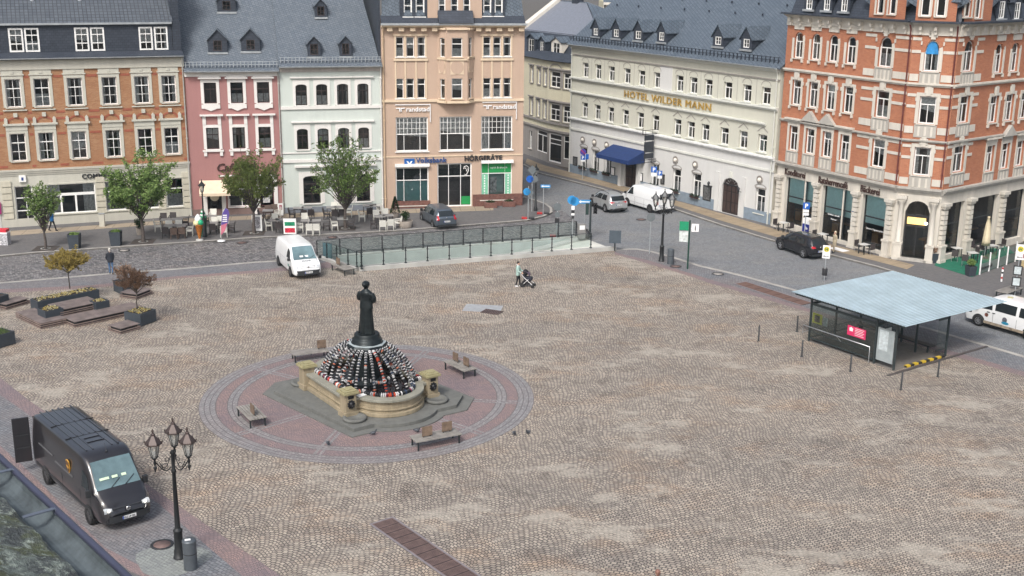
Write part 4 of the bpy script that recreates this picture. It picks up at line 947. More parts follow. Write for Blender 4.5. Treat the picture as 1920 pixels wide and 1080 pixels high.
# incised pilaster lines
q = MB()
for i in range(11):
    for rr, za, zb_ in ((ru, z1+.15, zg-1.05),):
        u = (rr[i][2]+rr[i+1][0])/2; q.box(u-.015,-.012,za,u+.015,-.001,zb_)
F.part('wall_joints', q, M_greys)
q = MB(); q.box(0,-.06,.1,a1-.3,-.002,.95); F.part('plinth', q, mat('blue_grey_plinth', (.20,.25,.30), .8)); q = MB(); q.box(b1+.3,-.06,.1,a2-.35,-.002,1.0); F.part('plinth', q, MATS['blue_grey_plinth']); q = MB(); q.box(b2+.35,-.06,.1,F.W,-.002,1.05); F.part('plinth', q, MATS['blue_grey_plinth'])
u = F.uz(1171,190)[0]; u2 = F.uz(1335,200)[0]; F.text('HOTEL WILDER MANN', u, (z1+z2)/2-.32, .62, M_gold, ext=.08, bold=.0, width=u2-u, y=-.12, spacing=1.1)
for (x, y) in ((1093,262),(1115,267),(1138,272),(1267,300),(1304,309),(1425,337)):
    u, z = F.uz(x, y); mb = MB(); mb.lathe([(.36,0),(.36,.05),(.28,.06),(.28,.03)], 14); mb.tf(Matrix.Translation((u,-.01,z)) @ Matrix.Rotation(pi/2,4,'X')); o = F.part('roundel', mb, M_greys)
    mb = MB(); mb.ball((u,-.06,z),.19,8,5); F.part('relief_head', mb, M_stonew, o)
# awning over the entrance
ua, ub = F.uz(1150,275)[0], F.uz(1210,288)[0]; z = F.uz(1185,278)[1]; q = MB()
P = [(ua,-.02,z),(ub,-.02,z),(ub,-2.0,z-.75),(ua,-2.0,z-.75)]; q.quad(*P[::-1]); q.quad(P[3],P[2],(ub,-2.0,z-1.1),(ua,-2.0,z-1.1)); q.add([P[0],P[3],(ua,-2.0,z-1.1),(ua,-.02,z-1.1)],[(0,1,2,3)]); q.add([P[1],P[2],(ub,-2.0,z-1.1),(ub,-.02,z-1.1)],[(3,2,1,0)])
aw = F.part('awning', q, mat('navy_awning_cloth', (.012,.035,.13), .6, var=.2)); aw['label'] = 'navy blue entrance awning'
F.pieces('pilaster', [(a1-.55,-.35,.1,a1-.15,-.002,d1+.1),(b1+.15,-.35,.1,b1+.5,-.002,d1+.1)], M_hlow)
F.pieces('pilaster', [(a2-.75,-.12,.1,a2-.3,-.002,d2+.35),(b2+.3,-.12,.1,b2+.75,-.002,d2+.35)], M_hlow)
F.pieces('keystone', [((a2+b2)/2-.14,-.12,d2+.08,(a2+b2)/2+.14,-.002,d2+.6)], M_htrim)
# hanging sign boards with iron brackets
uS = F.uz(1231,270)[0]; zs0, zs1 = F.uz(1231,296)[1], F.uz(1231,252)[1]
q = MB(); h = zs1-zs0; 
S_ = MB()
for a_, b_ in ((0,.22),(.27,.72),(.78,1.0)): q = MB(); q.box(uS-.04,-1.4,zs0+h*a_,uS+.04,-.35,zs0+h*b_); o = F.part('hanging_sign', q, mat('dark_sign_board', (.03,.035,.045), .5))
q = MB()
for z in (zs1+.1, zs1+.45, zs0-.1, zs0-.35): q.tube([(uS,-.0,z),(uS,-1.65,z)], .03, 6)
q.tube([(uS,-1.62,zs1+.1),(uS,-1.62,zs1+.7)], .04, 6); q.tube([(uS,-.5,zs0-.4),(uS,-.5,zs1+.5)],.02,6); q.tube([(uS,-1.3,zs0-.4),(uS,-1.3,zs1+.5)],.02,6); F.part('sign_bracket', q, M_iron)
mb, w_ = text_mb('HOTEL', .16, .01); mb.tf(Matrix.Translation((uS-.05,-.62,zs0+h*.5)) @ Matrix.Rotation(-pi/2,4,'Z')); F.part('sign_lettering', mb, mat('faded_gold', (.25,.2,.1), .5))
for (x, y, w_, h_) in ((1079,302,.7,.9),(1243,336,.5,.9),(1326.5,362,1.0,1.3)):
    u, z = F.uz(x, y); q = MB(); q.box(u-w_/2,-.08,z-h_/2,u+w_/2,-.01,z+h_/2); o = F.part('menu_case', q, M_black); q = MB(); q.box(u-w_/2+.1,-.09,z-h_/2+.1,u+w_/2-.1,-.082,z+h_/2-.1); F.part('menu_sheet', q, mat('dim_print', (.12,.12,.12), .6, var=.9, vs=9), o)
for (x, y) in ((1150,321),(1202,332)): u, z = F.uz(x, y); q = MB(); q.box(u-.3,-.08,z-.4,u+.3,-.01,z+.4); o = F.part('notice_case', q, M_black); q = MB(); q.box(u-.24,-.09,z-.34,u+.24,-.082,z+.34); F.part('notice_sheet', q, M_wletter, o)
for (x, y) in ((1154,297),(1198,312),(1336,345),(1392,356)):
    u, z = F.uz(x, y); q = MB(); q.tube([(u,0,z-.2),(u,-.4,z-.1),(u,-.45,z+.1)],.025,6); q.lathe([(.05,-.25),(.1,0),(.13,.15),(.02,.28)],8,(u,-.45,z)); F.part('wall_lantern', q, M_iron)
# roof
k = .74; y0 = -.5; L = 13
F.slope(zg, zg+k*L, y0, y0+L, M_slate, 'roof', u0=-.2, u1=F.W+.3); F.slope(zg, zg+k*L, y0+2*L, y0+L, M_slate, 'roof', u0=-.2, u1=F.W+.3); F.body(zg, 2*L-1, M_hgr); F.gables(zg, zg+k*L, y0, y0+2*L, y0+L, M_hgr, (0.02, F.W-.02)); F.interior(.1, zg-.3)
F.gutter(zg, y=-.6); F.pipe(.15, 0, zg, M_htrim); F.pipe(F.W-.25, 0, zg, M_htrim)
for p in ((1113,53,1121,66),(1151,55,1160,69),(1192,58,1201.7,73),(1236,60.5,1245,76),(1341,68.6,1352,84),(1394,73,1405,89.5)): dorm_at(F, p, y0, zg+.12, k, m=M_slate, side=.3, gable=.85, frm=.07)
q = MB(); n = 60
for i in range(n): u = .3+(F.W-.6)*i/(n-1); q.box(u-.02,-.12,zg+.3,u+.02,-.02,zg+.8)
for z in (.55,.78): q.tube([(.1,-.07,zg+z),(F.W-.1,-.07,zg+z)], .025, 6)
F.part('snow_guard', q, M_slate2)
q = MB(); random.seed(4)
for i in range(16): u = 1.5+i*1.65; y = 4.2+1.1*(i % 2); q.box(u-.05,y-.12,zg+.12+k*(y-y0),u+.05,y,zg+.3+k*(y-y0))
F.part('roof_hook', q, M_slate2)
# ================================================================ corner house of red brick
M_rb = brickmat('corner_house_brick', (.47,.175,.085), (.37,.12,.06), (.40,.26,.18), bw=.25, bh=.077, ms=.009, patch=(.40,.16,.10))
M_sst = plaster('weathered_white_sandstone', (.60,.565,.50), .22); M_sdk = plaster('grey_sandstone_relief', (.44,.42,.38), .3)
C0, C1, C2, C3 = G(1450,425), G(1670,486), G(1752,496), G(2012,430)
R7 = building('corner_house', 'ornate red brick corner house with white stone trim and bakery cafe below', 'house', at=C0)
F1, F2, F3 = Facade(R7, C0, C1), Facade(R7, C1, C2), Facade(R7, C2, C3)
zg = F1.uz(1590, 33)[1]
def bwin(F, r, arch=0, style=1, big=False, panel=False, shut=None):
    a, c, b, d = r; o = F.window((a,c,b,d), hb=(.30 if not arch else .36,), vb=(.5,), fr=.09, arch=arch, curt=.65, sur=.2 if not big else .24, surm=M_sst, depth=.16); w_ = (b-a)/2; m_ = (a+b)/2
    q = MB()
    if style == 1: q.box(m_-.28,-.1,d+.2,m_+.28,-.051,d+.62); q.box(m_-.16,-.13,d+.05,m_+.16,-.052,d+.7); q.box(a-.3,-.09,d-.35,a-.2,-.002,d-.1); q.box(b+.2,-.09,d-.35,b+.3,-.002,d-.1)
    if style == 2: q.yprism([(a-.35,d+.66),(b+.35,d+.66),(m_,d+.9)],-.18,-.002); q.box(a-.05,-.08,d+.21,b+.05,-.002,d+.6)
    if style == 3: q.yprism([(a-.4,d+.55),(b+.4,d+.55),(m_,d+1.35)],-.3,-.002); q.box(a-.2,-.08,d+.2,b+.2,-.002,d+.5)
    if style == 4: q.box(a-.4,-.3,d+.48,b+.4,-.002,d+.6); q.box(a-.2,-.08,d+.2,b+.2,-.002,d+.48)
    if q.v: F.part('window_pediment', q, M_sst if style != 3 else M_sdk, o)
    q = MB()
    if not panel:
        for u in (a-.1, b+.1): q.box(u-.07,-.16,c-.3,u+.07,-.002,c-.075)
        F.part('sill_bracket', q, M_sst, o)
    else:
        q.box(a-.2,-.06,c-.95,b+.2,-.002,c-.075)
        oo = F.part('relief_panel', q, M_sdk, o); q = MB(); n = max(3, int((b-a)/.28))
        for k in range(n): u = a-.1+(b-a+.2)*(k+.5)/n; q.box(u-.07,-.085,c-.85,u+.07,-.062,c-.2)
        F.part('panel_ornament', q, M_sst, oo)
    return o
f1r1 = F1.row([(1489,60,1506,109),(1521,62.5,1538,112.5),(1554,65.5,1571,116),(1587.5,69,1604,120)]); f1r2 = F1.row([(1485,150,1501,197.5),(1516,154,1533,201),(1548,157.5,1565,207),(1581,162,1599,212.5)]); f1r3 = F1.row([(1480,236,1494.5,283),(1510.5,241,1526,289),(1541,246,1559,294.5),(1574,252,1592,302)])
big1 = [F1.rect(1647.5,69,1672.5,126), F1.rect(1641,170,1666,221), F1.rect(1634,261,1658,314)]
for r in f1r1: bwin(F1, r, arch=.45, style=2)
for r in f1r2: bwin(F1, r)
for i, r in enumerate(f1r3): bwin(F1, r, style=3 if i in (1, 2) else 4, panel=True)
bwin(F1, big1[0], arch=.75, big=True, panel=True); bwin(F1, big1[1], big=True, panel=True); bwin(F1, big1[2], big=True, panel=True)
c2 = [F2.rect(1724,75,1761,134), F2.rect(1716,180.5,1754,232.5), F2.rect(1709,276,1744,329)]
cw = [ (max(r[0], .9), r[1], min(r[2], F2.W-.9), r[3]) for r in c2]
o = bwin(F2, cw[0], arch=.85, big=True, panel=True); a, c, b, d = cw[0]
q = MB(); q.add([((a+b)/2-.02+(b-a)/2*.86*cos(t),.13,d-.95+.85*sin(t)) for t in [pi*k/12 for k in range(13)]]+[((a+b)/2,.13,d-.95)], [tuple(range(13))]); F2.part('blue_window_sign', q, mat('sky_blue_sign', (.03,.24,.55), .4, var=.3), o)
bwin(F2, cw[1], big=True, panel=True); bwin(F2, cw[2], big=True, panel=True)
f3 = [[(1807.5,76,1826,134)],[(1799,180,1817,230)],[(1787.5,274,1807.5,322.5)]]
for i, l in enumerate(f3):
    r = F3.rect(*l[0]); bwin(F3, r, arch=.7 if i == 0 else 0, big=True, panel=True)
f3r1 = F3.row([(1866,80.5,1880,134),(1896,80.5,1909.5,134),(1926,80,1940,133)]); f3r2 = F3.row([(1856,178,1870.5,228),(1885,177.5,1899.5,226),(1912.5,175,1928,224)]); f3r3 = F3.row([(1849,271,1862.5,319),(1877.5,269,1891,316),(1905,266,1919,312.5)])
for r in f3r1: bwin(F3, r, arch=.4, style=2)
for r in f3r2: bwin(F3, r)
for i, r in enumerate(f3r3): bwin(F3, r, style=3 if i == 1 else 4, panel=True)
zc = F1.uz(1560,328)[1]
uB = F1.uz(1612,200)[0]; uB3 = F3.uz(1832,200)[0]
# ground floor openings
def shopwin(F, a, b, z0, z1, mull=(), blind=True, teal=True, label=None):
    o = F.window((a,z0,b,z1), vb=mull, hb=(.42,), fr=.05, bar=.06, curt=0, sill=False, name='shop_window', gm=M_glasslit, fm=mat('dark_frames', (.03,.035,.04), .5), depth=.3, open_top=True, hole=True)
    if blind: q = MB(); q.box(a+.06,.42,z1-(z1-z0)*.55,b-.06,.44,z1-.05); F.part('blind', q, mat('teal_roller_blind', (.50,.72,.72), .8, var=.12, vs=5), o)
    q = MB(); q.box(a,1.3,z0+.9,b,1.8,z0+1.0); q.box(a+.3,1.0,z0+.2,a+.9,1.5,z0+.9); F.part('counter', q, mat('warm_wood_counter', (.20,.11,.05), .6), o); return o
zt1 = F1.uz(1560,345)[1]-.0; zt1 = F1.uz(1567,352)[1]
sh1 = []
for x0, x1, z0 in ((1469,1521,.55),(1539,1595,.35),(1615,1659,.35)):
    a, b = F1.uz(x0,400)[0], F1.uz(x1,410)[0]; sh1.append((a,b)); shopwin(F1, a, b, z0, zt1, mull=(.68,) if x0 < 1600 else ())
M_warm = mat('warm_lit_sign', (1.0,.62,.22), .5, emit=1.6)
u, z = F1.uz(1548,408); o = F1.text('Ratsherrencafé', F1.uz(1547,405)[0], F1.uz(1553,404)[1], .14, M_wletter, y=.26, ext=.01); F1.text('Bäckerei', F1.uz(1553,411)[0], F1.uz(1553,412)[1], .12, M_wletter, y=.26, ext=.01)
F1.text('Unsere Tagesempfehlung', F1.uz(1619,430)[0], F1.uz(1630,432)[1], .13, M_wletter, y=.26, ext=.01)
a, c, b, d = F2.rect(1690,376,1732,479); a = F2.W/2-.85; b = F2.W/2+.85; d = d; F2.holes.append((a,.3,b,d,.85))
q = MB(); q.box(a,.3,.3,a+.08,.36,d); q.box(b-.08,.3,.3,b,.36,d); q.box(a+.08,.3,d-1.2,b-.08,.36,d-1.05); q.box((a+b)/2-.03,.3,.3,(a+b)/2+.03,.36,d-1.9); q.box(a+.08,.3,d-1.95,b-.08,.36,d-1.85); dr = F2.part('door', q, M_black); dr['label'] = 'glazed arched corner door'
q = MB(); q.quad((a,.34,.3),(b,.34,.3),(b,.34,d),(a,.34,d)); F2.part('pane', q, M_glasslit, dr)
q = MB(); q.box(a+.12,.5,d-1.8,b-.3,.55,d-1.3); F2.part('lit_menu', q, M_warm, dr); mb = MB(); mb.ball((b-.25,.45,d-1.65),.12,8,6); F2.part('globe_lamp', mb, mat('globe_glow', (1,.95,.85), .5, emit=2.5), dr)
q = MB(); q.box(a-.12,-.4,.02,b+.12,.3,.3); F2.part('step', q, M_sdk)
zt3 = F3.uz(1840,370)[1]
for x0, x1 in ((1768,1805),(1820,1866),(1877,1917),(1932,1972)):
    a, b = F3.uz(x0,420)[0], F3.uz(x1,420)[0]; shopwin(F3, a, b, .5, zt3, blind=False)
zk = zc-.05
for F in (F1, F2, F3):
    F.wall(M_sst, 0, zk, name='ground_floor_wall', depth=.3); F.wall(M_rb, zk, zg-.85); F.band(zk-.12, zk+.3, .35, M_sdk, steps=3); F.band(zg-.85, zg-.25, .1, M_sst, 'frieze'); F.band(zg-.25, zg, .5, M_sst, steps=3); F.interior(.3, zg-.4, y=2.0, m=M_room); q = MB(); q.box(-.1,-.75,zg,F.W+.1,-.02,zg+.12); F.part('gutter', q, M_slate2)
    zi = (f1r1[0][1]+f1r2[0][3])/2-.1
    F.band(F1.uz(1560,140)[1]-.12, F1.uz(1560,140)[1]+.12, .22, M_sst, steps=2)
    zi = F1.uz(1600,246)[1]; F.band(zi-.1, zi+.1, .22, M_sdk, steps=2)
    n = max(3, int(F.W/.95)); 
    for k in range(n): u = F.W*(k+.5)/n; q = MB(); q.box(u-.09,-.40,zg-.5,u+.09,-.1,zg-.25); q.box(u-.09,-.25,zg-.8,u+.09,-.1,zg-.5); F.part('bracket', q, M_sst)
for F, ua, ub in ((F1, uB, F1.W), (F2, 0, F2.W), (F3, 0, uB3)):
    H = sorted([(h[0]-.26, h[2]+.26, h[1]-.95, h[3]+.2) for h in F.holes if h[0] > ua-.1 and h[2] < ub+.1 and h[3] > zc])
    zs_ = []
    for r in (big1 if F is F1 else cw if F is F2 else [F3.rect(*l[0]) for l in f3]): zs_ += [(r[1]-.45, .24), (r[1]+(r[3]-r[1])*.62, .1), (r[3]+.05, .1)]
    for z, hh in zs_:
        if z < zc+.2: continue
        cur = ua+.04
        hs_ = [h for h in H if h[2]-.0 < z < h[3]+.1]
        for h in hs_+[(ub-.04, 0, 0, 0)]:
            if h[0] > cur+.05: q = MB(); q.box(cur,-.05,z-hh,h[0],-.002,z+hh); F.part('stone_band', q, M_sst)
            cur = h[1]
for F, u in ((F1, F1.W-.1), (F2, F2.W-.12)): F.pipe(u, zc+.3, zg, mat('dark_red_pipe', (.14,.035,.03), .5))
# piers with rustication, columns at the corner door
def pier(F, u, w_=.42, zt=None, col=False):
    zt = zt or zt1+.1
    q = MB(); q.box(u-w_/2-.08,-.34,.1,u+w_/2+.08,-.002,1.25); q.box(u-w_/2-.14,-.4,.1,u+w_/2+.14,-.004,.32); q.box(u-w_/2-.13,-.39,1.25,u+w_/2+.13,-.002,1.4)
    if col: q.lathe([(.24,1.4),(.24,1.5),(.19,1.55),(.17,zt-.6),(.2,zt-.55),(.25,zt-.35)], 12, (u,-.22,0))
    else:
        z = 1.42
        while z < zt-.45: q.box(u-w_/2,-.26,z,u+w_/2,-.002,min(z+.30,zt-.45)); z += .36
    q.box(u-w_/2-.08,-.33,zt-.4,u+w_/2+.08,-.002,zt-.22); q.box(u-w_/2-.16,-.42,zt-.22,u+w_/2+.16,-.002,zt)
    F.part('column' if col else 'pier', q, M_sst)
for u in (.45, (sh1[0][1]+sh1[1][0])/2, (sh1[1][1]+sh1[2][0])/2, (sh1[2][1]+F1.W)/2+.05): pier(F1, u)
for u in (.42, F2.W-.42): pier(F2, u, .36, zt=zk-.35, col=True)
for x in (1757,1812,1872,1925): pier(F3, max(.4, F3.uz(x,430)[0]), .45, zt3+.15)
for a, b in ((0,.68),(1,.68)): u = sh1[a][0]+(sh1[a][1]-sh1[a][0])*b; q = MB(); q.tube([(u,.1,.3),(u,.1,zt1)], .07, 8); F1.part('iron_column', q, M_sst)
M_lt = mat('dark_brown_letters', (.05,.025,.02), .5)
for t, x0, x1, y in (('Konditorei',1473,1512,327),('Ratsherrencafé',1536,1592,341.5),('Bäckerei',1615,1652,356)):
    u = F1.uz(x0,y)[0]; u2 = F1.uz(x1,y)[0]; F1.text(t, u, F1.uz((x0+x1)/2, y+(4 if t[0] != 'K' else 1))[1]-.1, .5, M_lt, ext=.06, bold=.008, width=u2-u, y=-.12)
# mansard and gables
for F in (F1, F2, F3):
    F.slope(zg+.1, zg+5.5, .25, 2.6, M_slate2, 'mansard_roof', u0=0, u1=F.W, u0t=.4 if F is F2 else .2, u1t=F.W-.4)
F1.body(zg, 9, M_rb, u1=F1.W-4, sides='l'); F3.body(zg, 6, M_rb, u0=5, sides='r')
q = MB(); q.prism([tuple(R7.location.xy*0 + Vector((p.x-C0.x, p.y-C0.y))) for p in (C0+F1.y*2, C1+F1.y*2.3, C2+F3.y*2.3, C3+F3.y*2, C3+F3.y*9, C0+F1.y*12)], zg+5.35, zg+5.5); q.build('flat_roof', M_slate2, R7)
for p in ((1512,-4,1523,18),(1545,-4,1556,20),(1577.5,-4,1589,22)):
    a, c, b, d = F1.sub(0,.15,F1.W,.15).rect(*p); F1.dormer((a,c,b,d), .15, M_slate2, k=2.3, side=.22, gable=.6, base=.1, frm=.09)
for p in ((1874,2,1884,35),(1903,4,1913,36)):
    a, c, b, d = F3.sub(0,.15,F3.W,.15).rect(*p); F3.dormer((a,c,b,d), .15, M_slate2, k=2.3, side=.22, gable=.6, base=.1, frm=.09)
for F, x0, x1, ws in ((F1,1628,1696,[(1644,-12,1657,26),(1667,-12,1680,27)]),(F2,1712,1792,[(1727,-8,1744.5,30),(1756,-8,1773.5,31)]),(F3,1808,1858,[(1810.5,-4,1822,32),(1830,-4,1841,34)])):
    ua, ub = max(.05, F.uz(x0,40)[0]), min(F.W-.05, F.uz(x1,40)[0]); g = F.sub(ua, .02, ub, .02)
    for p in ws:
        r = g.rect(*p); g.window((r[0], r[1], r[2], zg+2.9), hb=(), vb=(), fr=.08, sur=.14, surm=M_sst, curt=.3)
    g.wall(M_rb, zg+.1, zg+3.2, name='gable_wall'); g.interior(zg+.15, zg+3.1, u0=.05, u1=g.W-.05, y=.5)
    q = MB(); W_ = g.W; q.yprism([(0,zg+3.2),(W_,zg+3.2),(W_*.85,zg+4.2),(W_*.6,zg+4.6),(W_*.5,zg+5.6),(W_*.4,zg+4.6),(W_*.15,zg+4.2)], 0, .35); g.part('gable_top', q, M_rb)
    q = MB(); q.box(0,-.06,zg+3.1,W_,-.002,zg+3.3); g.part('stone_band', q, M_sst)
    for s_, u in ((-1, 0), (1, W_)): q = MB(); q.add([(u,0,zg+1.0),(u+s_*.7,0,zg+1.4),(u+s_*.35,0,zg+2.2),(u,0,zg+2.2),(u,1.2,zg+1.0),(u+s_*.7,1.2,zg+1.4),(u+s_*.35,1.2,zg+2.2),(u,1.2,zg+2.2)],[(0,1,2,3),(4,7,6,5),(0,4,5,1),(1,5,6,2),(2,6,7,3)]); g.part('valley_roof', q, M_slate)
# yellow plastered house at the right edge
R8 = building('town_house', 'sliver of a yellow plastered wall at the right edge of the picture', at=G(1914,503))
F = Facade(R8, G(1914,503), G(2060,540)); F.wall(plaster('ochre_plaster', (.50,.40,.22)), 0, 3.6, u1=2.0); F.body(3.6, 1.5, MATS['ochre_plaster'], u1=2.0); q = MB(); q.box(-.1,-.1,3.6,2.1,1.6,3.75); F.part('roof', q, M_slate2)
# ================================================================ fountain with Easter egg garlands
M_fst = plaster('fountain_sandstone', (.34,.285,.195), .45); M_fcap = plaster('fountain_coping', (.27,.265,.22), .3); M_step = plaster('fountain_steps', (.155,.158,.148), .3)
M_bronze = mat('dark_bronze', (.018,.024,.026), .42, .5, var=.4, vs=4); M_water = mat('dark_water', (.02,.015,.015), .06, var=.5)
M_egg = eggmat('painted_eggs')
CX = Vector((-6.97, 55.12)); PHI = radians(34.8)
FT = thing('fountain', 'sandstone fountain basin with corner pillars and bronze woman statue in the red sett ring', 'fountain', (CX.x, CX.y, .017), PHI)
def outl(h, r, cy, ch=0, n=14):
    """square outline with a round lobe on two opposite sides; optional cut corners"""
    d = h - cy; x = sqrt(max(.01, r*r - d*d)); a0 = atan2(-(d), -x); pts = []
    def side(s):
        p = [(-h+ch, -h)] if ch else [(-h, -h)]
        t0 = math.acos(min(1, x/r)) if d >= 0 else 0
        for k in range(n+1):
            t = pi + t0 + (pi-2*t0)*k/n; p.append((r*cos(t), -cy + r*sin(t)))
        p.append((h-ch, -h) if ch else (h, -h))
        if ch: p += [(h, -h+ch)]
        return [(s*a, s*b) for a, b in p]
    A = side(1); B = side(-1)
    if ch: return A + B
    return A + B
def dedupe(p):
    o = []
    for q in p:
        if not o or (Vector(q)-Vector(o[-1])).length > 1e-4: o.append(q)
    return o
q = MB(); q.prism(dedupe(outl(4.2, 2.75, 2.1, 1.15)), 0, .05); q.build('base_slab', M_step, FT)
q = MB(); q.prism(dedupe(outl(3.75, 2.35, 2.1, 1.0)), .05, .22); q.build('step', M_step, FT, bevel=.02)
def ringwall(o0, o1, z0, z1, name, m, bev=0):
    a = dedupe(outl(2.15+o0, 1.55+o0, 1.9)); b = dedupe(outl(2.15+o1, 1.55+o1, 1.9)); n = len(a); q = MB()
    vs = [(p[0],p[1],z) for z in (z0, z1) for p in a] + [(p[0],p[1],z) for z in (z0, z1) for p in b]; fs = []
    for i in range(n):
        j = (i+1) % n; fs += [(i,j,n+j,n+i), (2*n+j,2*n+i,3*n+i,3*n+j), (n+i,n+j,3*n+j,3*n+i), (j,i,2*n+i,2*n+j)]
    q.add(vs, fs); return q.build(name, m, FT, bevel=bev)
ringwall(.22, -.3, .22, .42, 'basin_foot', M_fst, .03)
ringwall(.08, -.3, .42, .95, 'basin_wall', M_fst)
ringwall(.14, -.3, .52, .60, 'basin_moulding', M_fst, .02); ringwall(.13, -.3, .84, .92, 'basin_moulding', M_fst, .02)
ringwall(.22, -.42, .95, 1.08, 'coping', M_fcap, .02)
q = MB(); q.prism(dedupe(outl(1.85, 1.25, 1.9)), .25, .80); q.build('water', M_water, FT)
mh = mat('bronze_mask', (.02,.02,.022), .4, .6)
for i, (sx, sy) in enumerate(((-1,-1),(1,-1),(1,1),(-1,1))):
    q = MB(); c = (sx*2.2, sy*2.2); q.box(c[0]-.36,c[1]-.36,.22,c[0]+.36,c[1]+.36,.5); q.box(c[0]-.29,c[1]-.29,.5,c[0]+.29,c[1]+.29,1.36); pl = q.build('pillar', M_fst, FT, bevel=.015)
    q = MB(); q.box(c[0]-.39,c[1]-.39,1.36,c[0]+.39,c[1]+.39,1.46); q.box(c[0]-.33,c[1]-.33,1.46,c[0]+.33,c[1]+.33,1.52); q.box(c[0]-.17,c[1]-.17,1.52,c[0]+.17,c[1]+.17,1.56); q.build('pillar_cap', plaster('mossy_cap_stone', (.33,.30,.17), .3) if 'mossy_cap_stone' not in MATS else MATS['mossy_cap_stone'], pl)
    # lion mask and little bowl towards the outer corner
    for ang in ((-pi/2 if sy < 0 else pi/2),):
        dx, dy = cos(ang), sin(ang); mb = MB(); mb.ball((c[0]+dx*.33, c[1]+dy*.33, .86), .15, 10, 7, sz=1.15); mb.ball((c[0]+dx*.45, c[1]+dy*.45, .82), .07, 8, 5)
        for k in range(9): t = 2*pi*k/9; mb.ball((c[0]+dx*.32-dy*.15*cos(t), c[1]+dy*.32+dx*.15*cos(t), .87+.17*sin(t)), .055, 6, 4)
        mb.build('lion_mask', mh, pl)
        mb = MB(); mb.box(c[0]-.14,c[1]+dy*.30-.012,1.14,c[0]+.14,c[1]+dy*.30+.012,1.28); mb.build('pillar_plaque', mh, pl)
        mb = MB(); mb.lathe([(.50,0),(.56,.06),(.56,.16),(.42,.17),(.38,.10),(.001,.09)], 18, (c[0]+dx*.55, c[1]+dy*.62, .22)); mb.build('overflow_bowl', M_step, FT)
# pedestal
q = MB(); q.lathe([(1.0,.2),(1.0,.9),(.7,1.1),(.62,2.1),(.66,2.3),(.95,2.62),(1.0,2.7),(.95,2.78),(.78,2.84)], 8, smooth=False); q.build('pedestal', M_bronze, FT)
q = MB(); q.lathe([(.78,2.84),(.72,2.9),(.72,3.02),(.66,3.06),(.62,3.1),(.62,3.22),(.58,3.28)], 24); q.build('statue_plinth', M_bronze, FT)
q = MB(); q.lathe([(.80,2.845),(.93,2.80)], 8, smooth=False); q.build('pedestal_ledge', mat('highlight_grey_ledge', (.35,.40,.41), .5, .2), FT)  # light grey ring paints the highlight on the dark flared top
# statue: one continuous body
def remesh(o, vox, smooth=True, it=2):
    r = o.modifiers.new('remesh', 'REMESH'); r.mode = 'VOXEL'; r.voxel_size = vox; r.use_smooth_shade = smooth
    if it: s = o.modifiers.new('smooth', 'SMOOTH'); s.iterations = it; s.factor = .5
    return o
def statue(parent, z0, H, rz):
    mb = MB(); n = 40
    def sect(prof, fold=0.0, c=(0, 0), sy=.8, ph=0):
        vs = []; fs = []
        for r, z in prof:
            for k in range(n):
                t = 2*pi*k/n; f = 1 + fold*max(0, 1-z/ .95)*sin(9*t+ph) + fold*.5*max(0, 1-z/.95)*sin(14*t+1)
                vs.append((c[0]+r*f*cos(t), c[1]+r*f*sy*sin(t), z))
        for i in range(len(prof)-1):
            for k in range(n): fs.append((i*n+k, i*n+(k+1) % n, (i+1)*n+(k+1) % n, (i+1)*n+k))
        mb.add(vs, fs, True); mb.add(vs[:n], [tuple(range(n))[::-1]]); mb.add(vs[-n:], [tuple(range(n))])
    sect([(.265,0),(.26,.05),(.24,.25),(.225,.5),(.21,.75),(.20,.95)], .09)
    sect([(.235,.90),(.23,.93),(.215,1.05),(.19,1.18),(.195,1.30),(.205,1.40),(.19,1.47),(.12,1.53),(.07,1.56)], .0, sy=.68)
    mb.tube([(.0,0,1.5),(.0,0,1.62)], [.07,.06], 10); mb.ball((0,.01,1.70), .105, 14, 10, sy=1.1, sz=1.2); mb.ball((0,-.09,1.74), .085, 10, 8); mb.ball((0,.115,1.69), .018, 6, 5)
    mb.lathe([(.125,1.70),(.13,1.74),(.115,1.80),(.06,1.84),(.01,1.85)], 16)
    for s in (-1, 1):
        sh = Vector((s*.20,0,1.43)); el = Vector((s*.27,.04,1.15)); ha = Vector((s*.06,.24,1.20)); mb.tube([sh, (sh+el)/2+Vector((s*.02,-.01,0)), el], [.085,.09,.07], 10); mb.tube([el, (el+ha)/2, ha], [.07,.06,.042], 10); mb.ball(ha, .05, 8, 6)
    mb.box(-.12,.2,1.08,.12,.32,1.18)
    k = H/1.85; mb.tf(Matrix.Diagonal((k*1.08, k*1.08, k, 1)))
    o = mb.build('statue', M_bronze, parent, M=Matrix.Translation((0, 0, z0)) @ Matrix.Rotation(rz, 4, 'Z')); remesh(o, .03); return o
st = statue(FT, 3.26, 2.62, radians(-58)); st['label'] = 'dark bronze woman in a long skirt and cap seen from behind'
# garlands
def egg_ring(mb, c, d, r, egg, n=7):
    """one ring of eggs round the rope"""
    d = d.normalized(); a = d.orthogonal().normalized(); b = d.cross(a); vs = []; fs = []; m = 4; ph = random.random()
    for k in range(2*n):
        t = pi*k/n + ph; e = egg*(1.0 if k % 2 == 0 else .55); u = a*cos(t)+b*sin(t)
        for j in range(m): s = 2*pi*j/m; vs.append(c + u*(r+e*cos(s)) + d*e*.8*sin(s))
    K = 2*n
    for k in range(K):
        for j in range(m): fs.append((k*m+j, ((k+1) % K)*m+j, ((k+1) % K)*m+(j+1) % m, k*m+(j+1) % m))
    mb.add(vs, fs, True)
CROWN = thing('easter_egg_crown', 'dome of garlands strung with black, white and coloured eggs over the fountain basin', 'garland', (CX.x, CX.y, .017), PHI)
random.seed(11)
rim = dedupe(outl(1.86, 1.26, 1.9)); P = [Vector(p) for p in rim]+[Vector(rim[0])]; cum = [0]
for i in range(len(P)-1): cum.append(cum[-1]+(P[i+1]-P[i]).length)
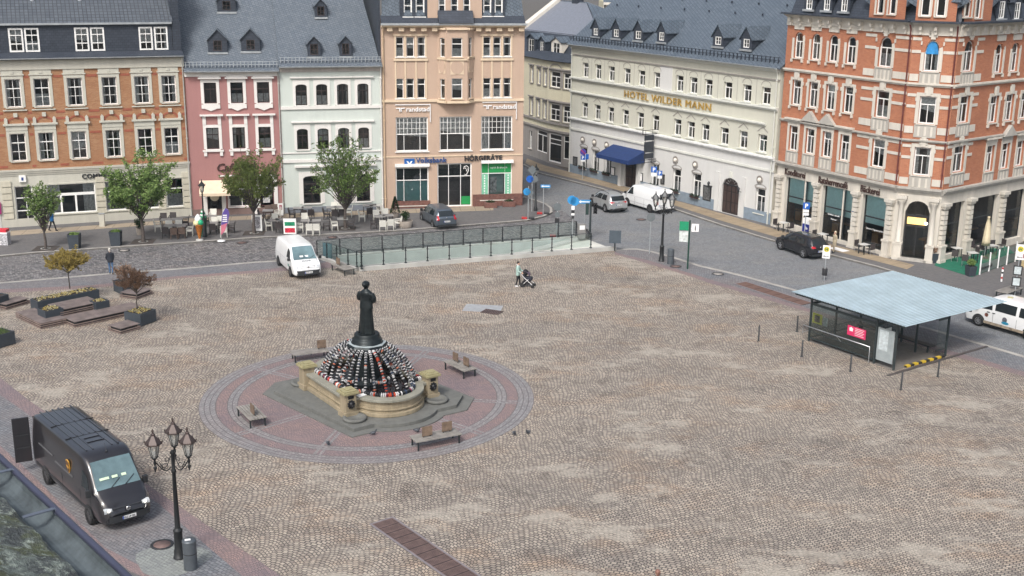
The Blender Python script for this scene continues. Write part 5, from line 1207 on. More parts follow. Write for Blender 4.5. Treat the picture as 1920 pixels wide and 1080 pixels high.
def onrim(s):
    s = s % cum[-1]
    for i in range(len(P)-1):
        if s <= cum[i+1]: return P[i].lerp(P[i+1], (s-cum[i])/max(1e-6, cum[i+1]-cum[i]))
NS = 30
def eggval(k, red=False):
    if red and random.random() < .3: return .47
    if random.random() < .1: return random.random()
    return (.55+.42*random.random()) if k % 2 else .4*random.random()
for i in range(NS):
    e = onrim(cum[-1]*(i+.35)/NS); th_ = atan2(e.y, e.x); top = Vector((.72*cos(th_), .72*sin(th_), 2.62)); end = Vector((e.x, e.y, 1.12)); mb = MB(); n = 30
    pts = []
    for k in range(n+1):
        t = k/n; p = top.lerp(end, t); p.z += .34*sin(pi*t**.75)*(1-.2*t); p += Vector((cos(th_), sin(th_), 0))*.24*sin(pi*t); pts.append(p)
    L = sum((pts[k+1]-pts[k]).length for k in range(n)); m = int(L/.074)
    for k in range(m):
        t = (k+.5)/m*n; a = int(t); p = pts[a].lerp(pts[min(a+1, n)], t-a); egg_ring(mb, p, pts[min(a+1, n)]-pts[max(0,a-1)], .050, .034)
    setegg(mb.build('egg_strand', M_egg, CROWN), [eggval(k, red=(i in (17,18,3))) for k in range(m)], 56)
mb = MB(); m = int(cum[-1]/.085)
for k in range(m):
    p, p2 = onrim(cum[-1]*k/m), onrim(cum[-1]*(k+.5)/m); egg_ring(mb, Vector((p.x, p.y, 1.15)), Vector((p2.x-p.x, p2.y-p.y, 0)), .085, .045)
setegg(mb.build('rim_garland', M_egg, CROWN), [random.random() for k in range(m)], 56)
mb = MB()
for r, z in ((1.15, 1.0),):
    for k in range(90):
        t = 2*pi*k/90; t2 = t+.02; egg_ring(mb, Vector((r*1.2*cos(t), r*1.2*sin(t), z+.28+.12*sin(5*t))), Vector((-sin(t), cos(t), 0)), .06, .04)
setegg(mb.build('inner_garland', M_egg, CROWN), [random.random() for k in range(90)], 56)
mb = MB(); mb.lathe([(.7,2.4),(.9,2.58),(1.0,2.62),(.96,2.66)], 24); 
# cards on the coping
o = thing('info_card', 'small white card lying on the coping beside the front pillar', 'card', (CX.x, CX.y, .017), PHI)
mb = MB(); mb.obox((-1.55,-2.28,1.115),.42,.26,.03,.2); mb.build('card', M_wpaint, o)
# ================================================================ vehicles
def paint(name, c, rough=.25, metal=0.0, coat=.6):
    m, n, b, out = nt(name); co = coords(n)
    d = noise(n, co, 1.2, 5); n.links.new(mixc(n, mth(n, 'MULTIPLY', d, .22), c, tuple(x*.72+.002 for x in c)), b.inputs['Base Color'])
    b.inputs['Roughness'].default_value = rough; b.inputs['Metallic'].default_value = metal; b.inputs['Coat Weight'].default_value = coat; b.inputs['Coat Roughness'].default_value = .06
    MATS[name] = m; return m
M_tyre = mat('tyre_rubber', (.018,.018,.019), .8, var=.3); M_rim = mat('alloy_rim', (.42,.43,.45), .3, .7); M_steel = mat('steel_rim', (.10,.10,.105), .5, .5)
M_plast = mat('black_plastic', (.022,.024,.027), .55, var=.2); M_plate = mat('number_plate', (.75,.76,.76), .4, var=.05); M_lamp = mat('headlamp_glass', (.55,.58,.6), .08, .2); M_on = mat('headlamp_lit', (1,.85,.6), .2, emit=3.0)
M_tail = mat('tail_lamp', (.45,.012,.02), .15, var=.3); M_chrome = mat('chrome', (.6,.61,.62), .15, .9)
M_cglass = mat('car_glass', (.02,.026,.03), .04, var=.3, vs=1.5); M_wglass = glassmat('windscreen_glass', (.5,.6,.6), .10, body=(.16,.24,.26), bodyfac=.35)
M_seat = mat('cabin_trim', (.06,.06,.065), .8)
def car(name, label, cat, st, pm, at, which, rz, wheels=(.8, 3.5), wr=.33, rim=M_rim, side=(), screen=None, rear=None, group=None, plate='front', lit=False, lights=True, bump=True, lines=(), hatch=True, spokes=5):
    """body lofted through cross-sections (x, zbottom, halfwidth, zbelt, halfwidth at belt, ztop, halfwidth at top)"""
    L = st[-1][0]; K = 72; S = []
    for k in range(K+1):
        x = L*k/K; i = max(j for j in range(len(st)) if st[j][0] <= x+1e-9); j = min(i+1, len(st)-1)
        t = 0 if i == j else (x-st[i][0])/(st[j][0]-st[i][0]); S.append([st[i][q]+(st[j][q]-st[i][q])*t for q in range(7)])
    for _ in range(2):
        T = [s[:] for s in S]
        for k in range(1, K):
            for q in range(1, 7): T[k][q] = (S[k-1][q]+2*S[k][q]+S[k+1][q])/4
        S = T
    def at_x(x):
        f = max(0, min(K-1e-6, x/L*K)); k = int(f); t = f-k; return [S[k][q]+(S[k+1][q]-S[k][q])*t for q in range(7)]
    def sec(s):
        x, zb, hw, zl, hb, zt, ht = s; zm = zb+(zl-zb)*.55
        return [(0,zb),(hw*.9,zb),(hw*.97,zb+.04),(hw,zb+.16),(hw*1.005,zm),(hw*.995,zl-.10),(hb,zl-.02),(hb-.005,zl+.02),((hb+ht)/2+.02,(zl+zt)/2),(ht+.015,zt-.10),(ht-.03,zt-.04),(ht-.12,zt-.008),(ht*.5,zt+.012),(0,zt+.02)]
    root = thing(name, label, cat, (0, 0, 0), rz, group)
    wx = {'f': wheels[1], 'r': wheels[0], 'F': L, 'R': 0}[which[0]]; wy = {'l': 1, 'r': -1, 'c': 0}[which[1]]*st[len(st)//2][2]
    c, s_ = cos(rz), sin(rz); root.location = (at[0]-(wx*c-wy*s_), at[1]-(wx*s_+wy*c), 0)
    rows = []
    for s in S: h = sec(s); rows.append([(s[0], y, z) for y, z in h] + [(s[0], -y, z) for y, z in h[-2:0:-1]])
    n = len(rows[0]); mb = MB(); vs = [p for r in rows for p in r]; fs = []
    for i in range(K):
        for k in range(n): fs.append((i*n+k, i*n+(k+1) % n, (i+1)*n+(k+1) % n, (i+1)*n+k))
    mb.add(vs, fs, True); mb.add(rows[0], [tuple(range(n))]); mb.add(rows[-1], [tuple(range(n))[::-1]])
    body = mb.build('body', pm, root)
    body.data.set_sharp_from_angle(angle=radians(38)) if hasattr(body.data, 'set_sharp_from_angle') else None
    def sidep(x, v, sg, off=.012):
        s = at_x(x); hb, ht, zl, zt = s[4], s[6], s[3]+.02, s[5]-.10
        P = [(hb-.005, zl), ((hb+ht)/2+.02, (s[3]+s[5])/2), (ht+.015, zt)]
        a, b, t = (P[0], P[1], v*2) if v < .5 else (P[1], P[2], v*2-1)
        return (x, sg*(a[0]+(b[0]-a[0])*t+off), a[1]+(b[1]-a[1])*t)
    for (xb0, xb1, xt0, xt1, v0, v1) in side:
        for sg in (-1, 1):
            mb = MB(); nx, nz = 5, 4; g = []
            for j in range(nz+1):
                v = v0+(v1-v0)*j/nz; x0 = xb0+(xt0-xb0)*j/nz; x1 = xb1+(xt1-xb1)*j/nz
                g.append([sidep(x0+(x1-x0)*i/nx, v, sg) for i in range(nx+1)])
            vv = [p for r in g for p in r]; ff = []
            for j in range(nz):
                for i in range(nx): q = (j*(nx+1)+i, j*(nx+1)+i+1, (j+1)*(nx+1)+i+1, (j+1)*(nx+1)+i); ff.append(q if sg < 0 else q[::-1])
            mb.add(vv, ff, True); mb.build('side_window', M_cglass, root)
    def toppanel(x0, x1, name, m, fw=.94, off=.03, flip=False, w0=None):
        mb = MB(); nx, ny = 6, 6; vv = []; ff = []
        for i in range(nx+1):
            x = x0+(x1-x0)*i/nx; s = at_x(x); hw_ = (s[6]-.05)*fw + (0 if w0 is None else w0*(i/nx))
            for j in range(ny+1): t = -1+2*j/ny; vv.append((x, hw_*t, s[5]+off-.012*abs(t)))
        for i in range(nx):
            for j in range(ny): ff.append((i*(ny+1)+j, (i+1)*(ny+1)+j, (i+1)*(ny+1)+j+1, i*(ny+1)+j+1))
        mb.add(vv, ff, True); return mb.build(name, m, root)
    if screen:
        o = toppanel(screen[0], screen[1], 'windscreen', M_scr, w0=.06)
        s = at_x(screen[1]); 
        for yy in (-.3, .25): mb = MB(); mb.tube([(screen[1]+.02,yy,s[5]+.03),(screen[1]-.25*(screen[1]-screen[0]),yy+.42,at_x(screen[1]-.25*(screen[1]-screen[0]))[5]+.05)], .012, 5); mb.build('wiper', M_plast, o)
    if rear: toppanel(rear[0], rear[1], 'rear_window', M_cglass)
    hw = max(s[2] for s in S)
    for x in wheels:
        for sg in (-1, 1):
            w_ = MB(); w_.v = []; mb = MB(); mb.lathe([(wr*.62,-.11),(wr*.9,-.115),(wr,-.08),(wr,.08),(wr*.9,.115),(wr*.62,.11)], 24)
            M_ = Matrix.Translation((x, sg*(hw-.095), wr)) @ Matrix.Rotation(pi/2, 4, 'X')
            wl = bpy.data.objects.new('wheel', None); wl.empty_display_size = .2; link(wl, root)
            mb.tf(M_).build('tyre', M_tyre, wl)
            mb = MB(); mb.lathe([(.02,-.06),(wr*.63,-.06),(wr*.63,.06),(.02,.06)], 20)
            mb2 = MB(); mb.tf(M_).build('hub', M_plast, wl)
            mb = MB(); yo = sg*.085
            for k in range(spokes): t = 2*pi*k/spokes+.3; mb.obox((x+wr*.32*cos(t), sg*(hw-.095)+yo, wr+wr*.32*sin(t)), wr*.6, .05, wr*.16 if spokes < 8 else wr*.12, 0, 0, -t)
            for k in range(20):
                t0, t1 = 2*pi*k/20, 2*pi*(k+1)/20; y = sg*(hw-.095)+yo+sg*.03
                A_ = [(x+R_*cos(t), y, wr+R_*sin(t)) for R_, t in ((wr*.56,t0),(wr*.66,t0),(wr*.66,t1),(wr*.56,t1))]; mb.quad(*(A_ if sg < 0 else A_[::-1]))
            mb.build('rim', rim, wl)
            mb = MB(); R_ = wr*1.22; n_ = 18; zb = at_x(x)[1]; y = sg*(hw+.006); P_ = [(x+R_*cos(pi*k/n_), y, wr+R_*sin(pi*k/n_)) for k in range(n_+1)]+[(x-R_,y,zb),(x+R_,y,zb)]
            mb.add(P_, [tuple(range(len(P_)))] if sg < 0 else [tuple(range(len(P_)))[::-1]]); mb.build('wheel_arch', M_plast, root)
            mb = MB(); mb.lathe([(wr*.62,-.02),(wr*.98,-.03),(wr*.98,.03),(wr*.62,.02)], 24, cap=False); mb.tf(Matrix.Translation((x, sg*(hw+.018), wr)) @ Matrix.Rotation(pi/2, 4, 'X')).build('tyre', M_tyre, wl)
            mb = MB()
            for k in range(spokes): t = 2*pi*k/spokes+.3; mb.obox((x+wr*.32*cos(t), sg*(hw+.02), wr+wr*.32*sin(t)), wr*.62, .03, wr*.17 if spokes < 8 else wr*.1, 0, 0, -t)
            mb.lathe([(wr*.56,0),(wr*.64,0)], 20) if False else None
            mb.ball((x, sg*(hw+.02), wr), wr*.13, 8, 5, sy=.4); mb.build('rim', rim, wl)
            mb = MB(); mb.tf(Matrix.Identity(4)); mb.lathe([(.01,0),(wr*.62,0),(wr*.62,.01),(.01,.01)], 20); mb.tf(Matrix.Translation((x, sg*(hw+.012), wr)) @ Matrix.Rotation(pi/2, 4, 'X')).build('hub', M_plast, wl)
    # front: grille, lamps, plate, bumper
    def frontz(z, y, x_off=0):     # x of the nose at height z
        for k in range(K, 0, -1):
            if S[k][5]-.03 >= z: return S[k][0]
        return L
    zs = [s[5] for s in S]
    F_ = at_x(L*.985)
    def frontbox(y0, y1, z0, z1, name, m, proud=.012, parent=None):
        """patch following the nose"""
        mb = MB(); vv = []; ff = []; ny, nz = 6, 3
        for j in range(nz+1):
            z = z0+(z1-z0)*j/nz
            for i in range(ny+1):
                y = y0+(y1-y0)*i/ny; x = 0
                for k in range(K, K//2, -1):
                    s = S[k]; 
                    if s[5] >= z and s[2]*1.0 >= abs(y): x = s[0]; break
                vv.append((x+proud+.01, y, z))
        for j in range(nz):
            for i in range(ny): ff.append((j*(ny+1)+i, j*(ny+1)+i+1, (j+1)*(ny+1)+i+1, (j+1)*(ny+1)+i))
        mb.add(vv, ff, True); mb.tf(Matrix.Identity(4)); return mb.build(name, m, parent or root)
    def rearbox(y0, y1, z0, z1, name, m, proud=.015, parent=None):
        mb = MB(); vv = []; ff = []; ny, nz = 4, 4
        for j in range(nz+1):
            z = z0+(z1-z0)*j/nz
            for i in range(ny+1):
                y = y0+(y1-y0)*i/ny; x = 0
                for k in range(0, K//2):
                    s = S[k]
                    wid = s[2] if z < s[3] else s[4]+(s[6]-s[4])*min(1, (z-s[3])/max(.05, s[5]-s[3]))
                    if s[5]+.0 >= z and wid >= abs(y)-.01: x = s[0]; break
                vv.append((x-proud, y, z))
        for j in range(nz):
            for i in range(ny): ff.append((j*(ny+1)+i, (j+1)*(ny+1)+i, (j+1)*(ny+1)+i+1, j*(ny+1)+i+1))
        mb.add(vv, ff, True); return mb.build(name, m, parent or root)
    zf = at_x(L-.12)[5]; wF = at_x(L-.10)[2]
    root['_'] = 0; del root['_']
    for nm, sg in (('l', 1), ('r', -1)):
        s = at_x(screen[1]-.05) if screen else at_x(L*.7); xm = (screen[1]-.12) if screen else L*.7
        mb = MB(); mb.obox((xm-.1, sg*(s[4]+.14), s[3]+.14), .14, .2, .2 if wr < .36 else .3, sg*.15); o = mb.build('mirror', M_plast if name != 'x' else pm, root, bevel=.03)
    for (xa, z0, z1) in lines:
        for sg in (-1, 1): s = at_x(xa); mb = MB(); mb.box(xa-.008, sg*(s[2]*1.005+.002), z0, xa+.008, sg*(s[2]*1.005+.006), min(z1, s[3]-.1)); mb.build('door_seam', M_plast, root)
    return root, at_x, frontbox, rearbox, toppanel, sidep, hw, L
M_scr = M_wglass
M_scr = mat('windscreen', (.13,.20,.22), .05, var=.35, vs=1.2)
vanst = lambda L, H=1.97: [(0,.34,.88,1.02,.90,H-.22,.74),(.06,.30,.94,1.05,.935,H-.06,.78),(.5,.28,.955,1.08,.945,H,.80),(L-2.1,.27,.955,1.10,.945,H,.80),(L-1.62,.27,.955,1.10,.945,H-.04,.77),(L-.82,.27,.95,1.08,.93,1.20,.82),(L-.45,.27,.945,1.0,.90,1.06,.80),(L-.16,.26,.90,.90,.84,.93,.74),(L-.04,.28,.84,.72,.78,.78,.66),(L,.34,.76,.60,.70,.66,.60)]
M_white_p = paint('white_paint', (.74,.755,.76)); M_black_p = paint('black_paint', (.010,.010,.013)); M_silver_p = paint('silver_paint', (.44,.46,.47), .3, .55); M_grey_p = paint('blue_grey_paint', (.10,.125,.155), .3, .5); M_brown_p = paint('dark_van_paint', (.013,.012,.015), .28, coat=1.0)
def plate(root, x, z, sg, txt='ANA W 214', tilt=0, y=0, w_=.52):
    mb = MB(); mb.box(x-.01, y-w_/2, z-.06, x+.01, y+w_/2, z+.06); p = mb.build('number_plate', M_plate, root)
    mb = MB(); mb.box(x-.012, y+(w_/2-.045 if sg < 0 else -w_/2), z-.06, x+.012, y+(w_/2 if sg < 0 else -w_/2+.045), z+.06); mb.build('plate_band', mat('plate_blue', (.01,.05,.35), .4), p)
    t, tw = text_mb(txt, .075, .004, .002); k = (w_-.10)/tw
    R = Matrix.Rotation(pi/2 if sg > 0 else -pi/2, 4, 'Z'); t.tf(Matrix.Translation((x+sg*.014, y+(-w_/2+.055 if sg > 0 else w_/2-.055), z-.037)) @ R @ Matrix.Diagonal((k,1,1,1))); t.build('plate_letters', M_black, p)
# white delivery van facing the camera
r, ax, fb, rb, tp, sp, hw, L = car('delivery_van', 'white panel van with black bumper parked beside the ramp railing, facing the square', 'van', vanst(5.2), M_white_p, G(545,519), 'fr', radians(-65), (.95,4.15), .34, M_steel, side=[(3.2,4.15,3.35,3.78,.06,.88)], screen=(3.62,4.46), lines=((3.05,.35,1.0),(4.2,.45,1.0),(1.6,.35,1.0)), spokes=9)
fb(-.78,.78,.30,.62,'bumper',M_plast,.05); fb(-.50,.50,.78,.88,'grille',M_plast,.02)
for s in (-1, 1): fb(s*.52,s*.80,.74,.90,'headlight',M_lamp,.02)
mb = MB(); mb.ball((L+.0,0,.83),.07,10,6,sx=.3); mb.build('badge', M_chrome, r); plate(r, L+.075, .48, 1, 'Z KP 418')
t, tw = text_mb('KÜCHE', .13, .004, .006); 
t.tf(Matrix.Translation((4.72,-.3,ax(4.72)[5]+.035)) @ Matrix.Rotation(pi/2,4,'Z') @ Matrix.Rotation(-pi/2+.42,4,'X')); t.build('bonnet_lettering', mat('grey_letters', (.15,.16,.17), .5), r)
for y in (.15, -.2): mb = MB(); mb.obox((4.25,y,ax(4.28)[5]+.065),.12,.22,.01,0,0,.75); mb.build('paper_on_dashboard', M_wletter, r)
for sg in (-1,1): mb = MB(); mb.box(.3,sg*.956,.52,4.6,sg*.966,.56) if False else mb.box(.3,sg*.958,1.0,3.0,sg*.966,1.015); mb.build('side_crease', mat('shadow_gap', (.25,.26,.27), .5), r)
mb = MB(); mb.box(3.55,-.972,.62,3.85,-.962,.80); mb.build('door_logo', mat('door_logo', (.05,.16,.13), .5), r)
# second white van by the hotel
r, ax, fb, rb, tp, sp, hw, L = car('delivery_van', 'white panel van parked at the kerb in front of the hotel', 'van', vanst(5.3,1.98), M_white_p, G(1218,399), 'rl', radians(121), (.95,4.2), .34, M_steel, side=[(3.35,4.25,3.5,3.88,.06,.88)], screen=(3.72,4.56), lines=((3.1,.35,1.0),(4.3,.45,1.0),(1.8,.35,1.0)), spokes=9)
fb(-.78,.78,.28,.55,'bumper',M_plast,.03)
rb(-.86,.86,.30,.42,'rear_bumper',M_plast,.04)
for s in (-1, 1): rb(s*.83,s*.93,.85,1.35,'tail_light',M_tail,.03); rb(s*.12,s*.68,1.25,1.68,'rear_window',M_cglass,.02)
rb(-.006,.006,.4,1.85,'door_seam',M_plast,.018); plate(r, -.06, .75, -1, 'C TR 527', y=.45)
for sg in (-1,1): mb = MB(); mb.box(.3,sg*.958,1.05,4.3,sg*.967,1.062); mb.box(1.0,sg*.958,.55,3.9,sg*.968,.57); mb.build('side_crease', MATS['shadow_gap'], r)
carst = lambda L, H=1.56, hood=.98, rr=0: [(0,.42,.80,.82,.80,.90,.68),(.05,.34,.86,.90,.84,.98,.70),(.14,.30,.875,.93,.855,1.06,.70),(.38+rr,.28,.885,.95,.86,H-.14,.60),(.62+rr,.27,.89,.96,.865,H-.03,.60),(1.5,.27,.895,.95,.87,H,.62),(L-1.85,.27,.895,.93,.87,H-.03,.62),(L-1.55,.27,.89,.92,.865,H-.12,.60),(L-.98,.27,.885,.90,.85,hood+.04,.70),(L-.55,.27,.87,.86,.82,hood-.07,.68),(L-.2,.27,.84,.76,.78,hood-.20,.62),(L-.05,.29,.78,.60,.70,hood-.36,.55),(L,.34,.70,.52,.62,hood-.44,.50)]
def dress(r, ax, fb, rb, L, tl, pl, rail=True, chr_=False, zpl=.66, trim=True):
    for s in (-1, 1):
        rb(s*tl[0], s*tl[1], tl[2], tl[3], 'tail_light', M_tail, .025); fb(s*.48, s*.74, .62, .74, 'headlight', M_lamp, .015)
    fb(-.42,.42,.44,.60,'grille',M_plast,.02); rb(-.80,.80,.28,.44,'rear_bumper',M_plast,.03)
    plate(r, -.045, zpl, -1, pl)
    if rail:
        for s in (-1, 1): mb = MB(); mb.tube([(.8,s*.56,ax(.8)[5]+.0),(.9,s*.56,ax(.9)[5]+.06),(1.6,s*.57,ax(1.6)[5]+.07),(2.2,s*.56,ax(2.2)[5]+.05),(2.3,s*.56,ax(2.3)[5]-.0)], .02, 6); mb.build('roof_rail', M_plast, r)
    mb = MB(); mb.ball((.0,0,.93 if zpl < .8 else 1.0),.05,8,5,sx=.4); mb.build('badge', M_chrome, r)
    if trim:
        for s in (-1, 1): mb = MB(); mb.box(1.1,s*.893,.28,L-1.3,s*.905,.36); mb.build('sill_trim', M_plast, r)
r, ax, fb, rb, tp, sp, hw, L = car('parked_car', 'blue grey people carrier parked in front of the peach bank house', 'car', carst(4.45,1.62,1.02), M_grey_p, G(811,428), 'rl', radians(113), (.86,3.55), .33, M_rim, side=[(.75,1.75,.9,1.7,.08,.9),(1.85,2.75,1.8,2.55,.08,.9),(2.85,3.4,2.65,2.85,.1,.75)], screen=(2.85,3.5), rear=(.10,.36), lines=((1.8,.35,.9),(2.8,.35,.9)))
dress(r, ax, fb, rb, L, (.62,.84,.78,1.12), 'ANA K 92', rail=False)
rb(-.6,.6,1.05,1.45,'rear_window',M_cglass,.03)
r, ax, fb, rb, tp, sp, hw, L = car('parked_car', 'silver grey compact SUV with black roof rails driving towards the bend before the hotel', 'car', carst(4.15,1.58,1.03), M_silver_p, G(1134,398), 'rl', radians(113), (.80,3.35), .34, M_rim, side=[(.72,1.55,.85,1.5,.08,.88),(1.65,2.45,1.6,2.3,.08,.88),(2.52,3.0,2.38,2.5,.1,.75)], screen=(2.55,3.2), rear=(.10,.36), lines=((1.6,.35,.9),(2.48,.35,.9)))
dress(r, ax, fb, rb, L, (.40,.84,.88,1.0), 'C LT 305', zpl=.72); rb(-.6,.6,1.08,1.42,'rear_window',M_cglass,.03); rb(-.45,.45,.88,.97,'light_bar',M_plast,.022)
mb = MB(); mb.tube([(-.06,-.6,.40),(-.07,-.35,.46),(-.07,.35,.46),(-.06,.6,.40)], .025, 6); mb.build('skid_plate', M_chrome, r)
r, ax, fb, rb, tp, sp, hw, L = car('parked_car', 'black sporty SUV with silver wheels parked outside the bakery cafe', 'car', carst(4.45,1.54,1.03), M_black_p, G(1505,484), 'rl', radians(114), (.84,3.55), .36, M_rim, side=[(.85,1.85,1.05,1.8,.1,.85),(1.95,2.75,1.9,2.55,.1,.85),(2.82,3.3,2.62,2.75,.12,.7)], screen=(2.8,3.45), rear=(.12,.5), lines=((1.9,.35,.9),(2.78,.35,.9)))
dress(r, ax, fb, rb, L, (.45,.82,.86,1.0), 'ANA X 771', zpl=.62)
# white minibus with dirty flank at the right edge
r, ax, fb, rb, tp, sp, hw, L = car('minibus', 'white minibus with dirty flank and round blue fish logo cut off by the right edge', 'van', vanst(5.3,1.92), M_white_p, G(1833,611), 'fl', radians(124.5), (.95,4.25), .34, M_rim, side=[(3.42,4.3,3.5,3.9,.06,.88),(1.9,3.25,1.9,3.25,.1,.86),(.35,1.7,.4,1.7,.1,.86)], screen=(3.72,4.56), lines=((3.33,.35,1.0),(1.8,.35,1.0)), spokes=9)
fb(-.80,.80,.28,.56,'bumper',M_plast,.04)
for s in (-1, 1): fb(s*.52,s*.80,.72,.88,'headlight',M_lamp,.02)
mb = MB(); mb.box(1.2,.957,.30,3.9,.966,.46); mb.build('dirt_streak', mat('road_dirt', (.30,.25,.19), .9, var=.6, vs=5), r)
for x, z, rr, c in ((3.75,.82,.12,(.2,.08,.06)),(2.55,.80,.16,(.12,.12,.14))): mb = MB(); mb.lathe([(rr,0),(rr,.01)],18); mb.tf(Matrix.Translation((x,.962,z)) @ Matrix.Rotation(-pi/2,4,'X')); mb.build('door_logo', mat('logo_ink_%d' % (x*10), c, .5, var=.8, vs=12), r)
mb = MB(); mb.tf(Matrix.Identity(4)); mb.lathe([(.24,0),(.24,.012)],18,sy=.35); mb.tf(Matrix.Translation((2.5,.964,.62)) @ Matrix.Rotation(-pi/2,4,'X')); mb.build('door_logo', mat('logo_blue', (.02,.22,.35), .5), r)
for x in (3.2,3.55): mb = MB(); mb.box(x,.957,1.0,x+.18,.985,1.04); mb.build('door_handle', M_plast, r)
mb = MB(); mb.obox((2.9,.1,1.955),.3,.2,.06,.4); mb.build('roof_sign', mat('dull_yellow_sign', (.4,.36,.2), .5), r)
# dark parcel van in the foreground
DL = 1.3
crst = [(0,.42,.96,1.2,.97,2.35,.84),(.06,.38,1.0,1.25,1.0,2.52,.88),(.4,.36,1.02,1.3,1.01,2.60,.90),(4.1,.36,1.02,1.3,1.01,2.60,.90),(4.45,.36,1.02,1.3,1.01,2.52,.88),(4.78,.36,1.02,1.3,1.0,2.25,.86),(5.42,.36,1.0,1.25,.97,1.42,.90),(5.78,.36,.99,1.1,.94,1.22,.86),(5.98,.36,.95,.98,.88,1.06,.80),(6.08,.38,.88,.80,.80,.86,.70),(6.12,.42,.80,.68,.72,.74,.62)]
crst = [(q[0]+(DL if q[0] > 1 else 0),)+q[1:] for q in crst]
r, ax, fb, rb, tp, sp, hw, L = car('parcel_van', 'dark high roofed parcel van with lit headlights and open rear door', 'van', crst, M_brown_p, (G(192,1004)+G(293,978))/2, 'Fc', radians(-50), (1.6,6.15), .36, M_steel, side=[(5.55,6.35,5.65,6.05,.04,.62)], screen=(5.96,6.70), lines=((5.4,.45,1.2),(6.4,.5,1.2),(3.5,.45,1.2)), spokes=9)
fb(-.85,.85,.40,.66,'bumper',M_plast,.05)
for z in (.74,.82,.90): fb(-.52,.52,z,z+.045,'grille',mat('grille_bar', (.06,.062,.068), .35, .5),.04)
fb(-.55,.55,.70,.98,'grille',M_plast,.025)
for s in (-1, 1):
    o = fb(s*.58,s*.88,.80,.98,'headlight',M_lamp,.03); mb = MB(); mb.ball((L-.06,s*.70,.90),.05,8,6); mb.build('lit_bulb', M_on, o)
mb = MB(); mb.lathe([(.085,0),(.085,.03),(.06,.035)],16); mb.tf(Matrix.Translation((L+.03,0,.86)) @ Matrix.Rotation(pi/2,4,'Y')); bd = mb.build('badge', M_chrome, r)
plate(r, L+.09, .55, 1, 'ERZ UP 586')
# roof ribs, hatch frame, aerial
for y in (-.62,-.37,-.12,.12,.37,.62):
    for x0, x1 in ((.25,2.1),(2.25,3.7),(3.85,5.35)):
        if x0 == 3.85 and abs(y) < .3: continue
        mb = MB(); mb.box(x0,y-.03,2.60,x1,y+.03,2.635); mb.build('roof_rib', M_brown_p, r, bevel=.01)
for x in (2.17,3.77): mb = MB(); mb.box(x-.01,-.86,2.585,x+.01,.86,2.627); mb.build('roof_seam', M_plast, r)
mb = MB(); mb.box(4.15,-.35,2.61,4.19,.35,2.65); mb.box(4.6,-.35,2.61,4.64,.35,2.65); mb.box(4.19,-.35,2.61,4.6,-.31,2.65); mb.box(4.19,.31,2.61,4.6,.35,2.65); mb.build('roof_hatch', M_brown_p, r)
mb = MB(); mb.ball((5.7,.0,2.56),.05,8,5); mb.tube([(5.7,0,2.58),(5.55,.0,2.85)],.008,5); mb.build('aerial', M_plast, r)
for sg in (-1, 1):
    for x0, x1, z in ((1.0,2.6,1.55),(2.8,4.7,1.38)): mb = MB(); mb.box(x0,sg*1.0,z,x1,sg*1.03,z+.06); mb.build('side_rail', mat('van_trim_grey', (.10,.10,.105), .4), r)
    mb = MB(); mb.box(.5,sg*1.022,.55,6.4,sg*1.034,.66); mb.build('side_moulding', M_plast, r)
# shield emblem with letters
M_gold2 = mat('shield_gold', (.55,.30,.05), .35, var=.2); M_br = mat('shield_brown', (.10,.04,.015), .4)
for sg in (-1, 1):
    def shp(k): return [(-.17*k,.24*k),(0,.29*k),(.17*k,.24*k),(.17*k,-.05*k),(.10*k,-.2*k),(0,-.29*k),(-.10*k,-.2*k),(-.17*k,-.05*k)]
    S0 = Matrix.Translation((4.3, sg*1.0, 1.72)) @ (Matrix.Identity(4) if sg < 0 else Matrix.Rotation(pi,4,'Z')) @ Matrix.Rotation(.07, 4, 'X')
    q = MB(); q.yprism(shp(1.0),-.03,0); e = q.tf(S0).build('shield_emblem', M_gold2, r); q = MB(); q.yprism(shp(.85),-.036,-.031); q.tf(S0).build('shield_field', M_br, e)
    t, tw = text_mb('ups', .12, .004, .008); t.tf(S0 @ Matrix.Translation((-.13,-.045,-.04)) @ Matrix.Diagonal((.26/tw,1,1,1))); t.build('shield_letters', M_gold2, e)
# open rear door
mb = MB(); mb.obox((-.10,-1.33,1.45),.06,.66,1.95,radians(-14)); dr = mb.build('rear_door', M_brown_p, r, bevel=.02); mb = MB(); mb.obox((-.05,-1.33,1.1),.03,.5,.05,radians(-14)); mb.obox((-.05,-1.33,1.65),.03,.5,.05,radians(-14)); mb.build('door_bar', M_plast, dr)
mb = MB(); mb.obox((-.02,0,1.45),.02,1.7,1.9); mb.build('cargo_opening', M_dark, r)
for y, w_ in ((-.45,.36),(-.05,.22),(.3,.18)): x = 6.47; mb = MB(); mb.obox((x,y,ax(x)[5]+.07),.10,w_,.01,0,0,.9); mb.build('paper_on_dashboard', mat('pale_green_paper', (.6,.75,.55), .6), r)
# ================================================================ ramp with glass railing
def dirang(a, b): d = b-a; return atan2(d.y, d.x)
M_rail = mat('dark_steel_rail', (.035,.045,.048), .45, .5); M_green_g = glassmat('green_glass', (.80,.90,.88), .04, body=(.40,.48,.46), bodyfac=.05)
RP = thing('ramp', 'ramp to the underground car park with pale walls behind glass railing', 'ramp', (0, 0, 0)); RP['kind'] = 'structure'
dz = -3.4
q = MB(); q.add([RB_R, RF_R, RF_L+Vector((0,0,dz)), RB_L+Vector((0,0,dz))], [(0,1,2,3)]); q.build('ramp_floor', M_ramp, RP)
q = MB()
for a, b in ((RB_L, RB_R), (RF_R, RF_L), (RF_L, RB_L)):
    za = dz if (a is RB_L or a is RF_L) else -.02; zb = dz if (b is RB_L or b is RF_L) else -.02
    q.add([a, b, b+Vector((0,0,zb)), a+Vector((0,0,za))], [(0,1,2,3)]); q.add([a, b, b+Vector((0,0,zb)), a+Vector((0,0,za))], [(3,2,1,0)])
